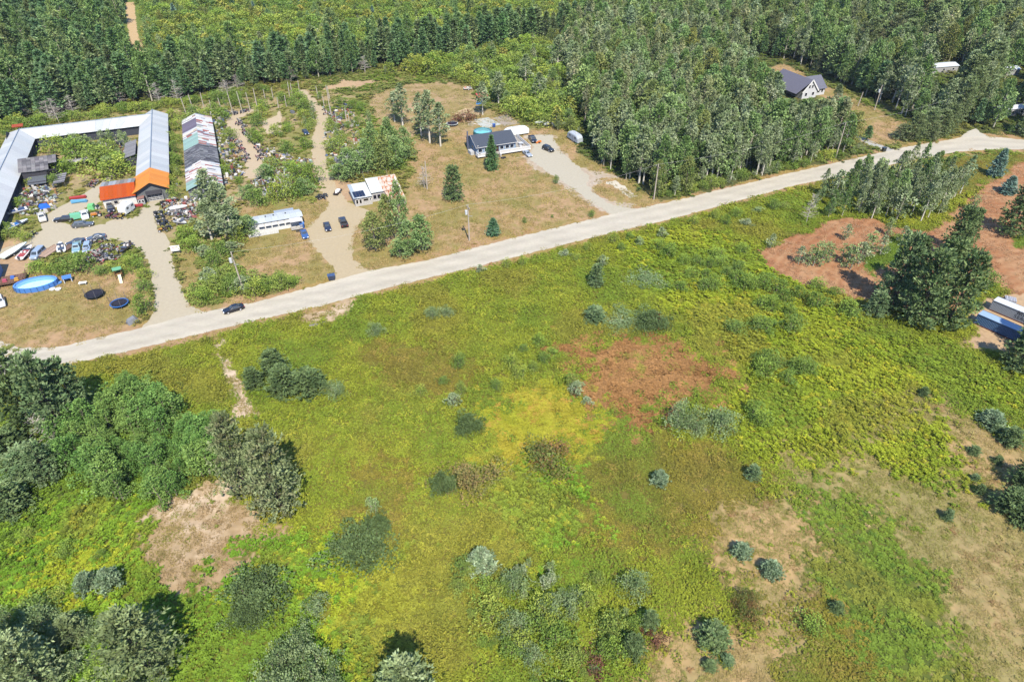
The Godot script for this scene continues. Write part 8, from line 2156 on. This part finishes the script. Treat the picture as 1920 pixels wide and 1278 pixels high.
	for p in [Vector3(-2.9, 0, 0.8), Vector3(2.9, 0, 0.8), Vector3(2.9, 0, -3.2), Vector3(-2.9, 0, -3.2)]:
		b = Buf.new()
		b.box(p + Vector3(0, 0.95, 0), Vector3(0.12, 1.9, 0.12), lin("6d5448", 0.4))
		part("post", b, t)
	b = Buf.new()
	for y in [1.3, 1.8]:
		b.box(Vector3(0, y, 0.86), Vector3(5.8, 0.1, 0.06), lin("7a5c50", 0.42))
		b.box(Vector3(2.96, y, -1.2), Vector3(0.06, 0.1, 4.0), lin("7a5c50", 0.42))
	part("railing", b, t)
	for q in [["c85a78", Vector3(-1.2, 0.95, -0.6), "pink"], ["4f7ad0", Vector3(0.3, 0.95, -1.6), "blue"], ["e0b050", Vector3(1.3, 0.95, -0.3), "yellow"]]:
		b = Buf.new()
		b.loft([[Vector3(-0.5, 0, -0.4), Vector3(0.5, 0, -0.4), Vector3(0.5, 0, 0.4), Vector3(-0.5, 0, 0.4)], [Vector3(-0.35, 0.6, -0.3), Vector3(0.4, 0.5, -0.3), Vector3(0.4, 0.5, 0.3), Vector3(-0.35, 0.6, 0.3)]], lin(q[0], 0.42))
		whole("toy_box", b, M.vc, q[2] + " toy standing on the brown deck by the pool", "toy", t.position + Basis(Vector3.UP, YAW) * q[1], YAW)
	car("suv", "e8ecf0", "white car nosing in from the left edge below the deck", Vector3(-118.07, 0, -130.91), Vector3(-115.64, 0, -127.66))
	bin_box("dumpster", "dark blue dumpster at the mouth of the mobile home's driveway", "dumpster", Vector3(-43.92, 0, -141.61), 0.3, Vector3(1.7, 1.3, 1.2), "2a3a58", "3a4f78")
	bin_box("trash_bin", "black wheeled bin where the narrow grey driveway meets the road", "trash bin", Vector3(126.31, 0, -223.68), 0.2, Vector3(1.2, 1.4, 1.0), "24262a", "2c3038")
	bin_box("trash_bin", "blue bin standing beside the mobile home's porch", "trash bin", Vector3(-57.66, 0, -168.46), 0.3, Vector3(1.2, 1.4, 1.2), "3a68b0", "4f86d0")
	bin_box("trash_bin", "small blue barrel-like bin by the concrete slab", "trash bin", Vector3(-6.67, 0, -247.41), 0.3, Vector3(1.0, 1.1, 1.0), "2f5aa8", "3a68b8")
	# yard sign
	t = thing("yard_sign", "white sign board on a dark stand at the driveway's edge", "sign", Vector3(-86.19, 0, -154.36), 0.25)
	b = Buf.new()
	b.box(Vector3(-0.5, 1.6, 0), Vector3(2.2, 1.5, 0.1), lin("f0efee", 0.62))
	part("board", b, t)
	b = Buf.new()
	b.box(Vector3(-0.5, 1.9, 0.056), Vector3(1.5, 0.18, 0.012), lin("b05050", 0.45))
	b.box(Vector3(-0.5, 1.5, 0.056), Vector3(1.1, 0.12, 0.012), lin("8a8a92", 0.45))
	part("board_stripe", b, t)
	for s in [-1, 1]:
		b = Buf.new()
		b.tube(Vector3(-0.5 + s * 0.9, 0, 0), Vector3(-0.5 + s * 0.9, 1.6, 0), 0.07, 0.07, 6, lin("4a4a4e", 0.42))
		part("leg", b, t)
	# red-roofed shed and back-lawn things
	t = thing("garden_shed", "small dark shed with a red roof at the back lawn's edge", "shed", Vector3(-11.53, 0, -275.38), YAW)
	b = Buf.new()
	b.box(Vector3(0, 1.2, -1.5), Vector3(3.6, 2.4, 3.0), lin("3a3c46", 0.42))
	part("wall", b, t)
	b = Buf.new()
	slab(b, Vector3(-2.1, 2.4, 0.3), Vector3(2.1, 2.4, 0.3), Vector3(2.1, 3.0, -3.2), Vector3(-2.1, 3.0, -3.2), 0.1, lin("d86a66", 0.42))
	part("roof", b, t)
	b = Buf.new()
	b.box(Vector3(-0.8, 1.0, 0.03), Vector3(0.9, 2.0, 0.06), lin("b9bcc4", 0.5))
	part("door", b, t)
	b = Buf.new()
	b.loft([[Vector3(-1.4, 0, -0.8), Vector3(1.4, 0, -0.8), Vector3(1.4, 0, 0.9), Vector3(-1.4, 0, 0.9)], [Vector3(-1.0, 0.7, -0.5), Vector3(1.0, 0.8, -0.5), Vector3(1.0, 0.6, 0.6), Vector3(-1.0, 0.6, 0.5)]], lin("4a90d8", 0.42))
	whole("tarpaulin", b, M.vc, "bright blue tarpaulin before the red-roofed shed", "tarpaulin", Vector3(-12.97, 0, -274.06), 0.2)
	t = thing("utility_trailer", "small trailer with pale boards at the back lawn's far edge", "trailer", Vector3(-18.59, 0, -292.04), 0.2)
	b = Buf.new()
	b.box(Vector3(0, 0.7, 0), Vector3(3.6, 0.3, 1.8), lin("c9c8c4", 0.45))
	part("bed", b, t)
	b = Buf.new()
	for s in 3: b.box(Vector3(-1.0 + s, 1.0, 0), Vector3(0.7, 0.4, 1.2), lin(["e0a090", "d8d4cc", "8a8f98"][s], 0.42))
	part("load", b, t)
	for s in [-1, 1]: wheel(t, Vector3(0.2, 0.35, s * 1.0), 0.35, 0.2)
	b = Buf.new()
	b.tube(Vector3(0, 0.3, 0), Vector3(0, 1.6, 0), 0.9, 0.75, 12, lin("f4f4f2", 0.6))
	whole("water_tank", b, M.vc, "white tank at the brush edge behind the slab", "tank", Vector3(4.30, 0, -261.40))
	for i in 9:
		b = Buf.new()
		b.box(Vector3(0, 0.1, 0), Vector3(rr(1.8, 4.2), 0.1, 0.22), shade(lin("e2d8c8", 0.45), rr(0.85, 1.1)))
		var p: Vector3 = Vector3(-10.94, 0, -251.94)
		whole("loose_plank", b, M.vc, "pale plank lying on the concrete slab behind the house", "plank", p + Vector3(rr(-5, 4), 0.04, rr(-3, 3)), rr(-0.9, 0.6), "planks strewn on the concrete slab")
	b = Buf.new()
	b.box(Vector3(0, 0.25, 0), Vector3(1.6, 0.5, 0.7), lin("3a3c40", 0.42))
	b.tube(Vector3(-0.6, 0.4, 0.2), Vector3(0.2, 0.9, 0.1), 0.06, 0.06, 6, lin("55585c", 0.42))
	whole("push_mower", b, M.vc, "dark mower at the foot of the white deck's stairs", "mower", Vector3(-2.84, 0, -217.61), 0.4)
	# jet-ski trailer at the track's foot
	t = thing("watercraft_trailer", "dark trailer carrying a white watercraft at the track's foot", "trailer", Vector3(-52.52, 0, -190.71), 1.4)
	b = Buf.new()
	b.box(Vector3(0, 0.5, 0), Vector3(4.0, 0.12, 1.5), lin("4a4038", 0.42))
	part("bed", b, t)
	for s in [-1, 1]: wheel(t, Vector3(0.2, 0.32, s * 0.85), 0.32, 0.2)
	b = Buf.new()
	b.loft([[Vector3(-1.4, 0.6, -0.1), Vector3(-1.4, 0.6, 0.1), Vector3(-1.3, 0.8, 0.1), Vector3(-1.3, 0.8, -0.1)], [Vector3(-0.4, 0.58, -0.5), Vector3(-0.4, 0.58, 0.5), Vector3(-0.4, 1.15, 0.35), Vector3(-0.4, 1.15, -0.35)], [Vector3(1.2, 0.58, -0.5), Vector3(1.2, 0.58, 0.5), Vector3(1.2, 0.95, 0.4), Vector3(1.2, 0.95, -0.4)]], lin("f2f4f5", 0.6))
	whole("watercraft", b, M.gloss, "white personal watercraft on the dark trailer", "watercraft", t.position + Vector3(0, 0.02, 0), 1.4)
	# odds and ends on the roadside patch and in the red clearing
	for q in [[Vector3(-43.79, 0, -122.06), "concrete barrier on the bare roadside patch, left of two"], [Vector3(-42.09, 0, -122.87), "concrete barrier on the bare roadside patch, right of two"]]:
		b = Buf.new()
		b.loft([[Vector3(-0.9, 0, -0.3), Vector3(0.9, 0, -0.3), Vector3(0.9, 0, 0.3), Vector3(-0.9, 0, 0.3)], [Vector3(-0.9, 0.6, -0.12), Vector3(0.9, 0.6, -0.12), Vector3(0.9, 0.6, 0.12), Vector3(-0.9, 0.6, 0.12)]], lin("8f8a86", 0.42))
		whole("roadside_block", b, M.vc, q[1], "barrier", q[0], 0.3)
	t = thing("log_pallets", "stack of grey boards by the white container's far side", "board stack", Vector3(115.51, 0, -131.80), -0.45)
	for i in 7:
		b = Buf.new()
		b.box(Vector3(-1.0 + i * 0.33, 0.5, 0), Vector3(0.26, 1.0, 2.0), shade(lin("b9bcc6", 0.42), rr(0.8, 1.15)))
		part("plank", b, t)
	var c0: Vector3 = Vector3(102.54, 0, -123.28)
	var c1: Vector3 = Vector3(107.90, 0, -116.40)
	var turn := atan2(-(c1.z - c0.z), c1.x - c0.x)
	make_container(c0, turn, "5878a6", "a9c2e2", "blue corrugated shipping container, nearer of the two", [])
	make_container(Vector3(108.96, 0, -128.73), turn, "a3acbc", "e8edf4", "grey shipping container with white roof and dark lettering", [["MAERSK", 5.2, 1.3, 1.0, "1c2430"], ["SEALAND", 5.0, 0.35, 0.8, "2c3440"]])


func _ready() -> void:
	var cam := Camera3D.new()
	cam.name = "Camera"
	add_child(cam)
	cam.position = Vector3(0, 88, 0)
	cam.rotation_degrees = Vector3(-37, 0, 0)
	cam.fov = 53.13
	cam.near = 0.5
	cam.far = 9000.0
	cam.current = true
	var env := Environment.new()
	env.background_mode = Environment.BG_SKY
	var sky := Sky.new()
	var sm := ProceduralSkyMaterial.new()
	sm.sky_top_color = Color(0.4, 0.54, 0.76)
	sm.sky_horizon_color = Color(0.8, 0.84, 0.9)
	sm.sky_curve = 0.12
	sm.ground_bottom_color = Color(0.25, 0.27, 0.15)
	sm.ground_horizon_color = Color(0.5, 0.54, 0.5)
	sm.sun_angle_max = 12.0
	sky.sky_material = sm
	env.sky = sky
	env.tonemap_mode = Environment.TONE_MAPPER_LINEAR
	env.tonemap_exposure = 2.7
	env.fog_enabled = true
	env.fog_density = 0.00004
	env.fog_light_color = Color(0.8, 0.87, 0.95)
	env.sdfgi_enabled = true
	env.ssao_enabled = true
	env.ssil_enabled = true
	var we := WorldEnvironment.new()
	we.name = "World"
	we.environment = env
	add_child(we)
	var sun := DirectionalLight3D.new()
	sun.name = "Sun"
	add_child(sun)
	var el := deg_to_rad(51.0)
	var az := deg_to_rad(14.0)
	sun.basis = Basis.looking_at(Vector3(-sin(az) * cos(el), -sin(el), -cos(az) * cos(el)))
	sun.light_energy = 1.45
	sun.light_color = Color(1.0, 0.96, 0.89)
	sun.light_angular_distance = 0.5
	sun.shadow_enabled = true

	rng.seed = 20240817
	make_materials()
	make_zones()
	make_ground()
	for r in [[-74.5, -64, -283, -185], [-74.5, -22, -283, -271], [-33, -21.5, -283, -210.5], [-41.5, -30, -223, -209.5], [-18, -7, -274, -207], [-66, -53, -250, -236], [-37, -31.5, -257, -240], [-4, 12, -187, -176], [26, 41.5, -194, -180], [71, 91.5, -219, -204], [210, 228, -233, -211]]:
		block_building(r[0], r[1], r[2], r[3])
	make_roads()
	make_barn()
	make_workshop()
	make_patch_shed()
	make_old_barn()
	make_small_sheds()
	make_mobile_home()
	make_rusty_house()
	make_ranch_house()
	make_gable_house()
	make_far_roofs()
	make_families()
	make_woods()
	make_yard_plants()
	make_field_plants()
	make_objects()
	make_cover()
